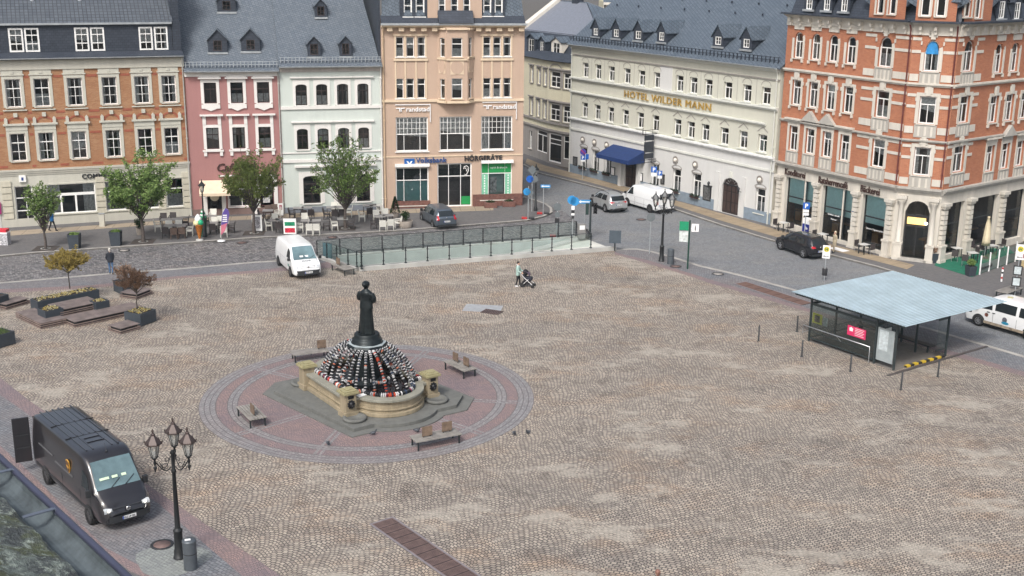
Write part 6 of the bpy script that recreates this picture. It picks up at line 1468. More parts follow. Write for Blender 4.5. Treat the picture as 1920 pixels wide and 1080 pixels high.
q.build('ramp_wall', mat('pale_ramp_wall', (.68,.72,.70), .8, var=.12, vs=.7), RP)
# kerb ledge along the foot of the back wall
u = (RB_R-RB_L).normalized(); nrm = Vector((u.y, -u.x, 0)); q = MB()
a = RB_L + u*9; b = RB_R + u*.3
zA = dz*(1-9/(RB_R-RB_L).length); 
q.add([a+nrm*0+Vector((0,0,zA+.02)), b+Vector((0,0,.0)), b+nrm*.7, a+nrm*.7+Vector((0,0,zA+.02)), a+Vector((0,0,zA+.25)), b+Vector((0,0,.14)), b+nrm*.7+Vector((0,0,.14)), a+nrm*.7+Vector((0,0,zA+.25))], [(4,5,6,7),(3,2,6,7)[::-1],(0,4,7,3),(1,2,6,5)]); q.build('ramp_ledge', M_concrete, RP)
def beam(p, r, w, h, z, name, m, parent=None, out=0):
    """low wall between two ground points"""
    d = (r-p).normalized(); n = Vector((-d.y, d.x, 0)); q = MB(); a, b = p+n*out, r+n*out
    vs = [a, b, b+n*w, a+n*w]; q.add([(v.x,v.y,z) for v in vs]+[(v.x,v.y,z+h) for v in vs], [(3,2,1,0),(4,5,6,7),(0,1,5,4),(1,2,6,5),(2,3,7,6),(3,0,4,7)]); return q.build(name, m, parent)
beam(RF_L, RF_R, .32, .30, 0, 'kerb_wall', M_concrete, RP, -.32); beam(RB_L, RB_R, .30, .12, 0, 'kerb_wall', M_concrete, RP, .002); beam(RB_L, RF_L, .3, .22, 0, 'kerb_wall', M_concrete, RP, -.3)
def railing(label, pxs, z0, h, out, glass=True, top=True, line=None):
    """posts standing where the photo shows them along a line a-b"""
    a, b = line; d = (b-a).normalized(); n = Vector((-d.y, d.x, 0)); o = thing('railing', label, 'railing', (a.x, a.y, z0)); P = []
    for px, py in pxs:
        g = G(px, py, z0); t = (g-a).dot(d); p = d*t + n*out; P.append(p)
        q = MB(); q.obox((p.x, p.y, h/2), .07, .05, h, atan2(d.y, d.x)); q.obox((p.x, p.y, .03), .16, .14, .06, atan2(d.y, d.x)); q.obox((p.x, p.y, h*.25), .12, .1, .05, atan2(d.y, d.x)); q.obox((p.x, p.y, h*.8), .12, .1, .05, atan2(d.y, d.x)); q.build('post', M_rail, o)
    q = MB(); q.tube([P[0]+Vector((0,0,h)), P[-1]+Vector((0,0,h))], .022, 6); q.build('handrail', M_rail, o)
    if glass:
        for i in range(len(P)-1):
            e = (P[i+1]-P[i]).normalized(); s_, t_ = P[i]+e*.07, P[i+1]-e*.07
            if (t_-s_).length < .25: continue
            q = MB(); q.quad(s_+Vector((0,0,.12)), t_+Vector((0,0,.12)), t_+Vector((0,0,h-.05)), s_+Vector((0,0,h-.05))); q.build('glass_panel', M_green_g, o)
    return o
railing('glass railing with dark posts along the front edge of the ramp', [(675.6,507),(684,506),(727,503.5),(769,500),(810,496.5),(851,493),(890,489.5),(929,486),(968,482.5),(1006,479),(1043,476),(1080,473),(1116.5,470)], .30, 1.12, -.15, line=(RF_L, RF_R))
railing('thin post railing along the street edge of the ramp', [(598,484),(642,481.5),(682,478),(721,474.6),(760,471.5),(798,468.5),(836,465.5),(873.6,462.5),(910,459),(946.5,456),(982,453.5),(1017,450.5),(1052,448),(1086,445.5)], .12, 1.15, .12, glass=True, line=(RB_L, RB_R))
railing('short railing at the left end of the ramp', [(601,486),(625,491),(650,497),(672,506)], .22, 1.12, -.12, line=(RB_L, RF_L))
q = MB(); a = RB_L + (RF_L-RB_L)*.08 + Vector((.25,.3,0)); o = thing('glass_pane_board', 'blue grey glass board standing at the left corner of the ramp', 'board', a); q.box(-.02,-.35,0,.02,.35,1.1); q.box(0.02,-.35,.0,.06,-.3,1.1); q.tf(Matrix.Rotation(radians(70),4,'Z')); q.build('board', mat('blue_grey_glass_board', (.08,.14,.16), .2), o)
# ================================================================ paving details
M_grate = mat('rusty_grate', (.17,.115,.105), .7, .3, var=.3)
def grate(name, label, a, b, w, n, m, bars=True, cat='drain grate'):
    d = b-a; L = d.length; o = thing(name, label, cat, (a.x, a.y, .022), atan2(d.y, d.x))
    q = MB(); q.box(0,-w/2,-.005,L,w/2,.004); q.build('pit', M_dark, o)
    for i in range(n):
        x0, x1 = L*i/n+.04, L*(i+1)/n-.02; q = MB()
        q.box(x0,-w/2+.03,.005,x0+.05,w/2-.03,.02); q.box(x1-.05,-w/2+.03,.005,x1,w/2-.03,.02); q.box(x0+.05,-w/2+.03,.005,x1-.05,-w/2+.08,.02); q.box(x0+.05,w/2-.08,.005,x1-.05,w/2-.03,.02)
        k = 13
        if bars:
            for j in range(k): y = -w/2+.1+(w-.2)*(j+.5)/k; q.box(x0+.05,y-.018,.005,x1-.05,y+.018,.018)
        else: q.box(x0+.05,-w/2+.08,.005,x1-.05,w/2-.08,.018)
        q.build('grate_panel', m, o)
    q = MB(); q.box(-.05,-w/2-.06,0,L+.05,-w/2+.02,.025); q.box(-.05,w/2-.02,0,L+.05,w/2+.06,.025); q.box(-.05,-w/2+.02,0,.03,w/2-.02,.025); q.build('frame', mat('grate_frame', (.20,.18,.19), .6), o)
grate('drain_grate', 'long rusty ventilation grate in the cobbles at the bottom edge', G(716,978), G(893,1100), .95, 12, M_grate)
grate('drain_grate', 'row of rust brown cover slabs beside the bus road', G(1388,531), G(1512,571), 1.0, 7, mat('rust_brown_slab', (.13,.075,.06), .8), bars=False)
p = [G(870,576), G(905,570), G(941,581), G(903,587)]; c = (p[0]+p[2])/2
o = thing('steel_plate', 'pale grey steel plate set in the cobbles in front of the pram', 'plate', (c.x, c.y, .004), radians(-8)); q = MB(); q.box(-1.15,-.75,0,1.15,.75,.02); q.box(-.02,-.74,.0205,.0,.74,.024); q.build('plate', mat('pale_steel', (.36,.38,.40), .5, .2, var=.2), o)
o = thing('drain_grate', 'small dark square grate beside the pale steel plate', 'drain grate', (*G(922,585.5).xy, .022), radians(-25)); q = MB(); q.box(-.6,-.4,0,.6,.4,.01); q.build('pit', M_dark, o)
q = MB()
for k in range(9): q.box(-.58+k*.135,-.38,.011,-.52+k*.135,.38,.022)
q.box(-.6,-.4,.011,.6,-.385,.024); q.box(-.6,.385,.011,.6,.4,.024); q.build('grate_panel', M_grate, o)
mhl = [((233,470),'manhole cover in the street near the orange bank house'),((454,455.5),'manhole cover in the street below the third tree'),((623,445.5),'manhole cover in the street beside the fourth tree'),((1202,412),'manhole cover in the road behind the round sign'),((1346,514),'pale manhole cover in the blue band by the bus road'),((1267,500),'dark manhole cover beside the grey litter bin'),((304,1022),'brown manhole cover beside the three armed lamp post')]
for (x, y), lb in mhl:
    g = G(x, y); o = thing('manhole_cover', lb, 'manhole cover', (g.x, g.y, .02), 0, 'manhole covers in the paving'); q = MB(); q.lathe([(.42,0),(.42,.012),(.34,.012)], 24); q.build('ring', M_iron, o)
    q = MB(); q.lathe([(.31,.0),(.31,.016),(.001,.016)], 24); q.build('lid', mat('manhole_lid', (.30,.28,.26), .7) if y in (514, 470) else M_grate, o)
o = sheet('path', [(G(322,1050).x+1.3*cos(t)*(1+.15*sin(3*t)), G(322,1050).y+1.2*sin(t)) for t in [2*pi*k/20 for k in range(20)]], .013, cobble('worn_pale_setts', (.27,.29,.27), (.19,.20,.20), (.10,.105,.105), size=.14, arcw=0, arch=0, rot=.66, ms=.012), label='worn pale patch of setts around the lamp post')
# tree pits
# ================================================================ lamp posts, bins, bollards
M_lampiron = mat('lamp_iron', (.026,.028,.030), .5, .4); M_hood = mat('brown_lamp_hood', (.06,.042,.038), .4, .3); M_lglass = glassmat('lantern_glass', (.95,.95,.93), .05, body=(.75,.75,.72), bodyfac=.28)
def lantern(parent, c, s=1.0, hood=None):
    x, y, z = c; hood = hood or M_hood
    q = MB(); q.lathe([(.10*s,-.02*s),(.11*s,0),(.09*s,.04*s)], 6, c, smooth=False)
    for k in range(6):
        t = 2*pi*(k+.5)/6; q.tube([(x+.10*s*cos(t), y+.10*s*sin(t), z), (x+.19*s*cos(t), y+.19*s*sin(t), z+.48*s)], .012*s, 4)
    q.lathe([(.025*s,-.28*s),(.05*s,-.2*s),(.03*s,-.1*s),(.08*s,-.03*s)], 8, c)
    o = q.build('lantern', M_lampiron, parent)
    q = MB(); q.lathe([(.095*s,.02*s),(.18*s,.47*s)], 6, c, smooth=False, cap=False); q.build('lantern_glass', M_lglass, o)
    q = MB(); q.lathe([(.28*s,.46*s),(.27*s,.50*s),(.22*s,.56*s),(.12*s,.68*s),(.07*s,.74*s),(.08*s,.78*s),(.03*s,.82*s),(.03*s,.86*s),(.045*s,.89*s),(.008*s,.97*s)], 6, c, smooth=False)
    for k in range(6): t = 2*pi*(k+.5)/6; q.lathe([(.001,.5*s),(.022*s,.53*s),(.001,.59*s)], 5, (x+.27*s*cos(t), y+.27*s*sin(t), z))
    q.build('lantern_hood', hood, o); q = MB(); q.lathe([(.03*s,.05*s),(.045*s,.12*s),(.03*s,.2*s)], 8, c); q.build('bulb', M_wletter, o)
def lamp3(at, label, rz, hood=None):
    r = thing('street_lamp', label, 'street lamp', (at.x, at.y, .015), rz, 'three armed lamp posts')
    q = MB(); q.lathe([(.22,0),(.22,.06),(.19,.08),(.19,.30),(.16,.36),(.15,1.02),(.17,1.05),(.17,1.1),(.11,1.15),(.10,1.2),(.065,3.3),(.09,3.32),(.09,3.4),(.06,3.45),(.06,4.0),(.10,4.05),(.05,4.15)], 12); q.build('post', M_lampiron, r)
    for k in range(3):
        t = 2*pi*k/3; R = .66; q = MB(); n = 10
        q.tube([((.08+(R-.08)*i/n)*cos(t), (.08+(R-.08)*i/n)*sin(t), 3.55 + .35*sin(pi*.5*i/n)**2 - .22*sin(pi*i/n)) for i in range(n+1)], .022, 6)
        q.tube([((.08+.42*i/n)*cos(t), (.08+.42*i/n)*sin(t), 3.95-.38*sin(pi*.9*i/n)) for i in range(n+1)], .016, 5)
        for cx_, cz_, R_ in ((.30,3.62,.11),(.47,3.60,.08),(.22,3.86,.07)): q.tube([((cx_+R_*cos(a))*cos(t), (cx_+R_*cos(a))*sin(t), cz_+R_*sin(a)) for a in [2*pi*i/10*1.1 for i in range(11)]], .012, 4)
        q.lathe([(.01,-.12),(.05,0),(.07,.05),(.03,.1)], 8, (R*cos(t), R*sin(t), 3.62)); q.build('arm', M_lampiron, r); lantern(r, (R*cos(t), R*sin(t), 4.05), 1.1, hood)
    return r
lamp3(G(337,1046), 'three armed lamp post with brown hoods beside the dark parcel van', radians(-20))
lamp3(G(1240,490), 'three armed lamp post with dark hoods at the bend of the bus road', radians(80), mat('dark_lamp_hood', (.05,.055,.06), .4))
def lamp1(at, label, h, z=.12):
    r = thing('street_lamp', label, 'street lamp', (at.x, at.y, z)); q = MB(); q.lathe([(.16,0),(.16,.3),(.11,.36),(.10,.9),(.07,.95),(.05,h-1.1),(.07,h-1.08),(.05,h-.95)], 10); q.build('post', M_lampiron, r)
    q = MB(); q.tube([(-.22,0,h-1.2),(.22,0,h-1.2)], .014, 5); q.build('ladder_bar', M_lampiron, r); lantern(r, (0, 0, h-.85), 1.0, M_lampiron)
lamp1(G(1004,398), 'single lantern lamp post at the corner of the peach house', 3.9)
lamp1(G(384,447), 'single lantern lamp post beside the giant ice cream cone', 4.3)
def litter(at, label, r_, h, m, z=.0):
    o = thing('litter_bin', label, 'litter bin', (at.x, at.y, z+.015), .3); q = MB(); q.lathe([(r_,0),(r_,h-.06),(r_*.98,h-.04)], 20); q.build('body', m, o); q = MB(); q.lathe([(r_*1.05,h-.05),(r_*1.05,h),(r_*.9,h+.04),(.01,h+.05)], 20); q.build('lid', m, o)
    q = MB(); q.lathe([(r_+.004,h*.55),(r_+.004,h*.58)], 20, cap=False); q.build('band', M_iron, o); return o
M_bin = mat('grey_bin_metal', (.10,.115,.13), .45, .4)
o = litter(G(358,1066), 'round grey litter bin beside the three armed lamp post in the foreground', .24, 1.08, M_bin); q = MB(); q.obox((-.05,-.05,1.135),.2,.1,.02); q.build('sticker', M_wletter, o)
litter(G(1257,495), 'slim grey litter bin beside the lamp post at the road bend', .24, 1.05, M_bin)
M_boll = mat('bollard_steel', (.06,.065,.07), .5, .4)
for (x, y), lb in (((1422,640),'thin steel bollard standing alone on the cobbles left of the shelter'),((1494,622),'thin steel bollard near the back left corner of the shelter'),((1503,669),'thin steel bollard in front of the shelter handrail, left one'),((1594,697),'thin steel bollard in front of the shelter handrail, right one'),((1689,731),'thin steel bollard nearest the viewer, below the shelter corner'),((1758,707),'thin steel bollard below the yellow and black strip of the shelter')):
    g = G(x, y); o = thing('bollard', lb, 'bollard', (g.x, g.y, .01), 0, 'thin bollards round the shelter'); q = MB(); q.lathe([(.045,0),(.045,.93),(.03,.95)], 10); q.build('post', M_boll, o); q = MB(); q.lathe([(.09,0),(.09,.015),(.05,.02)], 12); q.build('foot_plate', M_boll, o)
g = G(1877,531); o = thing('bollard', 'red and white striped bollard beside the cafe terrace screen', 'bollard', (g.x, g.y, .12)); q = MB(); q.lathe([(.06,0),(.06,.95),(.03,1.0)], 10); q.build('post', M_wletter, o)
for z in (.2,.55,.85): q = MB(); q.lathe([(.063,z),(.063,z+.14)], 10, cap=False); q.build('red_band', mat('signal_red', (.45,.03,.03), .4) if z != .55 else M_black, o)
# ================================================================ benches
M_wood = brickmat('grey_bench_slats', (.36,.34,.31), (.28,.265,.24), (.04,.04,.04), bw=3, bh=.145, ms=.014, horiz=True, off=0)
M_woodb = mat('brown_slats', (.17,.12,.085), .8, var=.4, vs=4)
def bench(corners, label, panels, L=1.95, Wd=.85, z=.46, base=.015):
    P = [G(x, y, z) for x, y in corners]; c = (P[0]+P[2])/2; ang = dirang(P[0], P[1]) if (P[1]-P[0]).length > (P[3]-P[0]).length else dirang(P[0], P[3])
    o = thing('bench', label, 'bench', (c.x, c.y, base), ang, 'broad slatted benches without long backs')
    n = 6; 
    q = MB()
    for k in range(n): y = -Wd/2+Wd*(k+.5)/n; q.box(-L/2,y-Wd/n*.36,z-.05,L/2,y+Wd/n*.36,z)
    q.build('seat', mat('weathered_grey_wood', (.25,.235,.215), .8, var=.3, vs=2.5), o)
    q = MB()
    for x in (-L/2+.1, 0, L/2-.1): q.box(x-.03,-Wd/2+.02,z-.10,x+.03,Wd/2-.02,z-.052)
    fr = q.build('frame', M_rail, o)
    for x in (-L/2+.12, L/2-.12):
        for y in (-Wd/2+.08, Wd/2-.08): q = MB(); q.box(x-.03,y-.03,0,x+.03,y+.03,z-.101); q.build('leg', M_rail, o)
    for px, py in panels:
        g = G(px, py, z+.2); l = Matrix.Rotation(-ang, 4, 'Z') @ (g-Vector((c.x, c.y, 0))); x = max(-L/2+.25, min(L/2-.25, l.x)); y = max(-.2, min(.2, l.y))
        q = MB(); q.box(x-.24,y-.02,z+.06,x+.24,y+.02,z+.50); 
        b = q.build('backrest', M_woodb, o); q = MB(); q.box(x-.18,y+.021,z+.0,x-.13,y+.05,z+.5); q.box(x+.13,y+.021,z+.0,x+.18,y+.05,z+.5); q.build('backrest_bracket', M_rail, b)
    return o
bench([(436,763),(480,756),(507,781.5),(463,790)], 'slatted bench on the red ring left of the fountain', [(473,770)])
bench([(550,656),(604,650),(611,660),(558,667.5)], 'slatted bench behind the fountain on the left with one brown backrest', [(603,648)])
bench([(826,678),(851,675),(900,690),(865,697.6)], 'slatted bench behind the fountain on the right with two dark backrests', [(854,672),(874,681)])
bench([(767.6,818),(850,803),(866,813),(793,834)], 'slatted bench in front of the fountain with two light brown backrests', [(801,812),(838,803)], L=2.2)
bench([(618,496),(646,492),(668,502),(643,507)], 'slatted bench at the left corner of the ramp wall', [(634,492)], L=2.0)
bench([(1866,545),(1890,537),(1918,546),(1893,556)], 'slatted bench at the bus stop right of the shelter', [], L=2.1, base=.12)
# ================================================================ bus shelter
M_shroof = mat('pale_blue_metal_roof', (.42,.53,.58), .42, .15, var=.18, vs=.9); M_frame = mat('dark_green_grey_frame', (.05,.065,.068), .45, .4)
M_sglass = glassmat('shelter_glass', (.78,.84,.82), .05, body=(.10,.13,.12), bodyfac=.08)
ZR = 2.75
Lc, Fc_, Rc = G(1483,547,ZR), G(1697,613,ZR), G(1852,556,ZR)
dF = (Fc_-Lc); ax_ = dF.normalized(); ay_ = Vector((-ax_.y, ax_.x, 0)); RL = dF.length; RW = (Rc-Fc_).dot(ay_)
SH = thing('bus_shelter', 'glass bus shelter with a pale blue corrugated metal roof', 'shelter', (Lc.x, Lc.y, .012), atan2(ax_.y, ax_.x))
qg = MB(); q = MB(); n = 42; zr = lambda y: ZR + .0 + .10*y/RW*0
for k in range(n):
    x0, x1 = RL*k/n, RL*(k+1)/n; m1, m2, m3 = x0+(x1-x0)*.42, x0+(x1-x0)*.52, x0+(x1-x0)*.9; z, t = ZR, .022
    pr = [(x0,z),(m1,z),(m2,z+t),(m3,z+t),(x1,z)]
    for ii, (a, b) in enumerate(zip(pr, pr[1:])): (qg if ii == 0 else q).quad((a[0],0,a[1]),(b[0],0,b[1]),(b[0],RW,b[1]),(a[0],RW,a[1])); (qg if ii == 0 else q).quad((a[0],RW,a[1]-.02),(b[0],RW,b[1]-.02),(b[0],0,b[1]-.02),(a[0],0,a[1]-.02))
q.build('roof', M_shroof, SH); qg.build('roof_grooves', mat('groove_shade_metal', (.19,.25,.29), .5, .1, var=.2), SH)  # shade of the grooves is put into their darker colour
q = MB()
for y in (.25, RW*.33, RW*.66, RW-.25): q.box(.15,y-.04,ZR-.17,RL-.15,y+.04,ZR-.03)
q.build('roof_beam', M_frame, SH)
def sl(px, py, z=0): g = G(px, py, z) - Vector((Lc.x, Lc.y, 0)); return Vector((g.dot(ax_), g.dot(ay_), 0))
A_, B_, C_ = sl(1512,641), sl(1675,695), sl(1768,667)
y0 = B_.y; x0 = A_.x; x1 = B_.x; y1 = C_.y
print('shelter', RL, RW, A_, B_, C_)
def spost(x, y, w_=.09, z=ZR-.17): q = MB(); q.box(x-w_/2,y-w_/2,0,x+w_/2,y+w_/2,z); q.build('post', M_frame, SH)
x05 = x0+(x1-x0)*.78
for x, y in ((x0,y0),(x05,y0),(x1,y0),(x1,y1),(x0,y1),(x0+(x1-x0)*.5,y1),(x05,y1-.9),(x0,(y0+y1)/2)): spost(x, y)
def gpanel(a, b, z0=.25, z1=2.2, name='glass_panel'):
    q = MB(); q.quad((a[0],a[1],z0),(b[0],b[1],z0),(b[0],b[1],z1),(a[0],a[1],z1)); o = q.build(name, M_sglass, SH)
    q = MB(); d = Vector((b[0]-a[0],b[1]-a[1],0)); an = atan2(d.y,d.x); c = Vector(((a[0]+b[0])/2,(a[1]+b[1])/2,0))
    q.obox(c+Vector((0,0,z1+.03)),d.length,.05,.14,an); q.obox(c+Vector((0,0,z0-.03)),d.length,.05,.06,an); q.obox(c+Vector((0,0,z0+.35)),d.length,.03,.03,an); q.build('glass_frame', M_frame, SH); return o
gpanel((x0+.05,y0),(x05-.05,y0)); gpanel((x0,y0+.05),(x0,(y0+y1)/2-.05)); gpanel((x0,(y0+y1)/2+.05),(x0,y1-.05)); gpanel((x0+.05,y1),(x0+(x1-x0)*.5-.05,y1)); gpanel((x1,y1-.9),(x1,y1-.05),.5,2.2)
gpanel((x05,y0+.05),(x05,y0+.9)); 
q = MB(); q.tube([(x0-.1,y0-.45,.55),(x0-.1,y0-.45,1.02),(x05,y0-.45,1.02),(x05,y0-.45,.15)], .028, 8); q.tube([(x0+(x05-x0)*.5,y0-.45,1.02),(x0+(x05-x0)*.5,y0-.05,.62)],.02,6); q.tube([(x0-.1,y0-.45,.6),(x0-.1,y0,.6)],.02,6); q.build('handrail', mat('bright_steel', (.5,.52,.54), .3, .8), SH)
# posters and timetables
def on_glass(px0, py0, px1, py1, y, m, name, rot=0):
    # corners seen on the front glass
    def hit(px, py):
        r = ray(px, py); o0 = Vector((0,0,CH-.012)) - Vector((Lc.x,Lc.y,0)); ro = Vector((o0.dot(ax_), o0.dot(ay_), o0.z)); rd = Vector((r.dot(ax_), r.dot(ay_), r.z)); t = (y-ro.y)/rd.y; return ro+rd*t
    a, b = hit(px0, py1), hit(px1, py0); c = (a+b)/2; return c
c = on_glass(1590,610,1623,636,y0-.03,None,''); q = MB(); q.box(c.x-.62,y0-.06,c.z-.27,c.x+.62,y0-.03,c.z+.27); o = q.build('pink_notice', mat('pink_red_board', (.62,.03,.12), .5, var=.05), SH)
q = MB()
for k in range(5): q.box(c.x-.10,y0-.066,c.z+.18-k*.09,c.x+.52-.08*(k % 2),y0-.061,c.z+.205-k*.09)
q.box(c.x-.48,y0-.066,c.z-.02,c.x-.24,y0-.061,c.z+.12); q.yprism([(c.x-.52,c.z+.12),(c.x-.20,c.z+.12),(c.x-.36,c.z+.22)],y0-.066,y0-.061); q.build('notice_print', M_wletter, o)
c = on_glass(1524,588,1542,607,y0+1.4,None,''); q = MB(); q.box(c.x-.35,y0+1.37,c.z-.3,c.x+.35,y0+1.4,c.z+.3); o = q.build('yellow_poster', mat('yellow_poster', (.62,.60,.05), .5), SH); q = MB(); q.box(c.x-.2,y0+1.36,c.z-.2,c.x+.2,y0+1.368,c.z+.2); q.build('poster_picture', mat('poster_picture', (.2,.15,.13), .5, var=.8, vs=8), o)
q = MB(); q.box(c.x+.45,y0+1.37,c.z-.3,c.x+.75,y0+1.4,c.z+.2); q.build('small_poster', mat('pale_notice', (.5,.55,.55), .5, var=.5, vs=9), SH)
xb = x05+.25; q = MB(); q.box(xb,y0+.15,.75,xb+.06,y0+.85,2.05); o = q.build('timetable_board', M_frame, SH); q = MB(); q.box(xb+.062,y0+.2,.8,xb+.07,y0+.8,2.0); q.box(xb-.01,y0+.2,.8,xb-.002,y0+.8,2.0); q.build('timetable_sheet', mat('timetable_paper', (.5,.56,.58), .5, var=.25, vs=7), o)
q = MB(); q.box(x05+.1,y0-.02,.3,x1-.12,y0+.02,2.1); o = q.build('timetable_board', mat('board_grey', (.30,.34,.35), .5), SH); q = MB(); q.box(x05+.22,y0-.03,.9,x1-.5,y0-.022,2.0); q.build('timetable_sheet', MATS['timetable_paper'], o)
q = MB(); q.box(x0+.2,y1-.55,.42,x1-.6,y1-.12,.48); o = q.build('seat', mat('dark_mesh_seat', (.035,.04,.045), .5, .3), SH)
for x in (x0+.4, (x0+x1)/2, x1-.9): q = MB(); q.box(x-.03,y1-.4,0,x+.03,y1-.3,.42); q.build('seat_leg', M_frame, SH)
q = MB(); q.box(x0-.05,y0-.05,0,x1+.05,y1+.05,.02); q.build('floor_slab', mat('shelter_floor', (.17,.155,.14), .8, var=.2), SH)
M_hy = mat('hazard_yellow', (.65,.45,.04), .5); n = 10; ya_, yb_ = y0+.9, y1-.2
q = MB(); q.box(x1-.02,ya_,.02,x1+.14,yb_,.12); o = q.build('hazard_strip', M_black, SH)
for k in range(n):
    if k % 2 == 0: q = MB(); s_ = (yb_-ya_)/n; q.add([(x1-.03,ya_+s_*k,.021),(x1+.15,ya_+s_*k,.021),(x1+.15,ya_+s_*(k+1),.126),(x1-.03,ya_+s_*(k+1),.126),(x1+.15,ya_+s_*(k+1),.021),(x1-.03,ya_+s_*k,.126),(x1+.15,ya_+s_*k,.126)],[(0,1,6,5),(5,6,2,3),(1,4,2,6)]); q.build('hazard_stripe', M_hy, o)
ga, gb = G(1664,705), G(1851,650); d = gb-ga; o = thing('drain_channel', 'dark steel channel in the paving running past the shelter corner', 'channel', (ga.x, ga.y, .012), atan2(d.y, d.x)); q = MB(); q.box(0,-.09,0,d.length,.09,.03); q.build('channel', mat('channel_dark', (.06,.06,.06), .6), o); q = MB(); q.box(.02,-.07,.031,d.length-.02,-.05,.036); q.box(.02,.05,.031,d.length-.02,.07,.036); q.build('channel_edge', M_grate, o)
# ================================================================ signs
M_blue_s = mat('sign_blue', (.01,.10,.42), .4, var=.1); M_sky_s = mat('sign_light_blue', (.03,.25,.55), .4, var=.1); M_gback = mat('sign_back_grey', (.14,.16,.17), .5, .2); M_green_s = mat('sign_green', (.01,.25,.12), .4); M_red_s = mat('signal_red', (.45,.03,.03), .4)
def post_sign(name, label, base, h, items, z=.12, r_=.035, rz=None, group='road signs on posts', m=None):
    g = G(*base, z); o = thing(name, label, 'road sign', (g.x, g.y, z), rz if rz is not None else -atan2(g.x, g.y), group); q = MB(); q.tube([(0,0,0),(0,0,h)], r_, 8); q.build('post', m or M_zinc, o)
    for it in items:
        k, zc, w_, hh, mt = it[:5]; dx = it[5] if len(it) > 5 else 0; txt = it[6] if len(it) > 6 else None; q = MB()
        if k == 'box': q.box(dx-w_/2,-.07,zc-hh/2,dx+w_/2,-.045,zc+hh/2)
        elif k == 'disc': q.lathe([(w_/2,0),(w_/2,.025)], 20); q.tf(Matrix.Translation((dx,-.045,zc)) @ Matrix.Rotation(pi/2,4,'X'))
        elif k == 'tri': q.yprism([(dx-w_/2,zc+hh/2),(dx+w_/2,zc+hh/2),(dx,zc-hh/2)] if hh > 0 else [(dx-w_/2,zc+hh/2),(dx+w_/2,zc+hh/2),(dx,zc-hh/2)],-.07,-.045)
        elif k == 'diamond': q.yprism([(dx,zc+hh/2),(dx+w_/2,zc),(dx,zc-hh/2),(dx-w_/2,zc)],-.07,-.045)
        p = q.build('sign_plate', mt, o)
        if txt == 'arrow': q = MB(); q.yprism([(dx-w_*.45,zc),(dx-w_*.25,zc+hh*.36),(dx-w_*.25,zc+hh*.14),(dx+w_*.42,zc+hh*.14),(dx+w_*.42,zc-hh*.14),(dx-w_*.25,zc-hh*.14),(dx-w_*.25,zc-hh*.36)],-.08,-.072); q.build('arrow', M_wletter, p)
        elif txt == 'bar': q = MB(); q.obox((dx,-.078,zc),w_*.95,.006,w_*.1,0,0,radians(45)); q.build('bar', M_red_s, p)
        elif txt == 'H':
            q = MB(); q.lathe([(w_*.36,0),(w_*.36,.01)], 18); q.tf(Matrix.Translation((dx,-.072,zc+hh*.2)) @ Matrix.Rotation(pi/2,4,'X')); e = q.build('stop_disc', mat('bus_stop_yellow', (.60,.50,.05), .4), p)
            t, tw = text_mb('H', w_*.36, .005, .01); t.tf(Matrix.Translation((dx-tw/2,-.084,zc+hh*.2-w_*.18))); t.build('letter', mat('dark_green_letter', (.01,.12,.05), .4), e)
            t, tw = text_mb('Markt', w_*.2, .004, .002); t.tf(Matrix.Translation((dx-tw/2,-.075,zc-hh*.38))); t.build('letter', M_black, p)
        elif txt: t, tw = text_mb(txt, hh*.66, .006, .012); t.tf(Matrix.Translation((dx-tw/2,-.076,zc-hh*.33))); t.build('letter', M_wletter if mt is not M_wletter else M_black, p)
    return o
def feet(o, w_=.55):
    for s_, m in ((-1, M_red_s), (1, M_black)): q = MB(); q.box(s_*.08,-.2,0,s_*.08+s_*w_*.8,.2,.12); q.build('foot_block', m, o)
post_sign('parking_sign', 'blue parking sign on a post in front of the peach bank entrance', (818,385), 2.45, [('box',2.25,.48,.48,M_blue_s,0,'P'),('box',1.85,.42,.2,M_wletter),('box',1.6,.42,.22,M_wletter)])
post_sign('road_sign', 'dark backs of a diamond sign and blue round signs behind the single lantern', (997,396), 3.9, [('diamond',3.5,.85,.85,M_gback),('disc',2.75,.6,.6,M_blue_s,-.2),('disc',2.75,.6,.6,M_gback,.2)])
o = post_sign('road_sign', 'post with turned light blue round signs on the pavement tip, red and black foot', (990,410), 2.7, [('disc',2.25,.6,.6,M_sky_s,-.12),('disc',2.2,.6,.6,M_gback,.12),('box',1.75,.25,.2,M_gback,.1)]); feet(o)
o = post_sign('road_sign', 'thin post with one way arrow sign at the pavement tip', (1018.5,401), 2.5, [('box',2.35,.8,.26,M_sky_s,.15,'arrow'),('box',2.12,.3,.1,M_gback,.4)]); feet(o)
o = post_sign('road_sign', 'post with grey backs of a round sign and small plates, standing in the street', (1044,444), 2.7, [('disc',2.35,.62,.62,M_gback),('box',1.75,.35,.4,M_gback),('box',1.3,.35,.35,M_black)], z=.02); feet(o)
post_sign('road_sign', 'post with two large light blue round signs and black and white marker plate', (1073,446), 3.3, [('disc',2.95,.68,.68,M_sky_s,-.1),('disc',2.85,.68,.68,M_sky_s,.12),('box',2.35,.24,.3,M_wletter),('box',2.05,.24,.22,M_black),('box',1.85,.24,.16,M_wletter),('box',1.62,.2,.22,M_black)], z=.12)
post_sign('road_sign', 'thin post with white and blue one way arrow left of the traffic light', (1095,440), 2.75, [('box',2.6,1.0,.3,M_sky_s,-.05,'arrow')], z=.12, r_=.02)
o = post_sign('traffic_light', 'dark traffic light on a thick post at the ramp entrance', (1106,444), 2.75, [('box',2.25,.3,.85,M_black,.35)], z=.12, r_=.08, m=M_frame, group='traffic lights'); o['category'] = 'traffic light'
q = MB(); q.box(-.38,-.12,1.75,-.14,.14,2.6); q.build('signal_head', mat('dark_green_housing', (.015,.035,.03), .5), o)
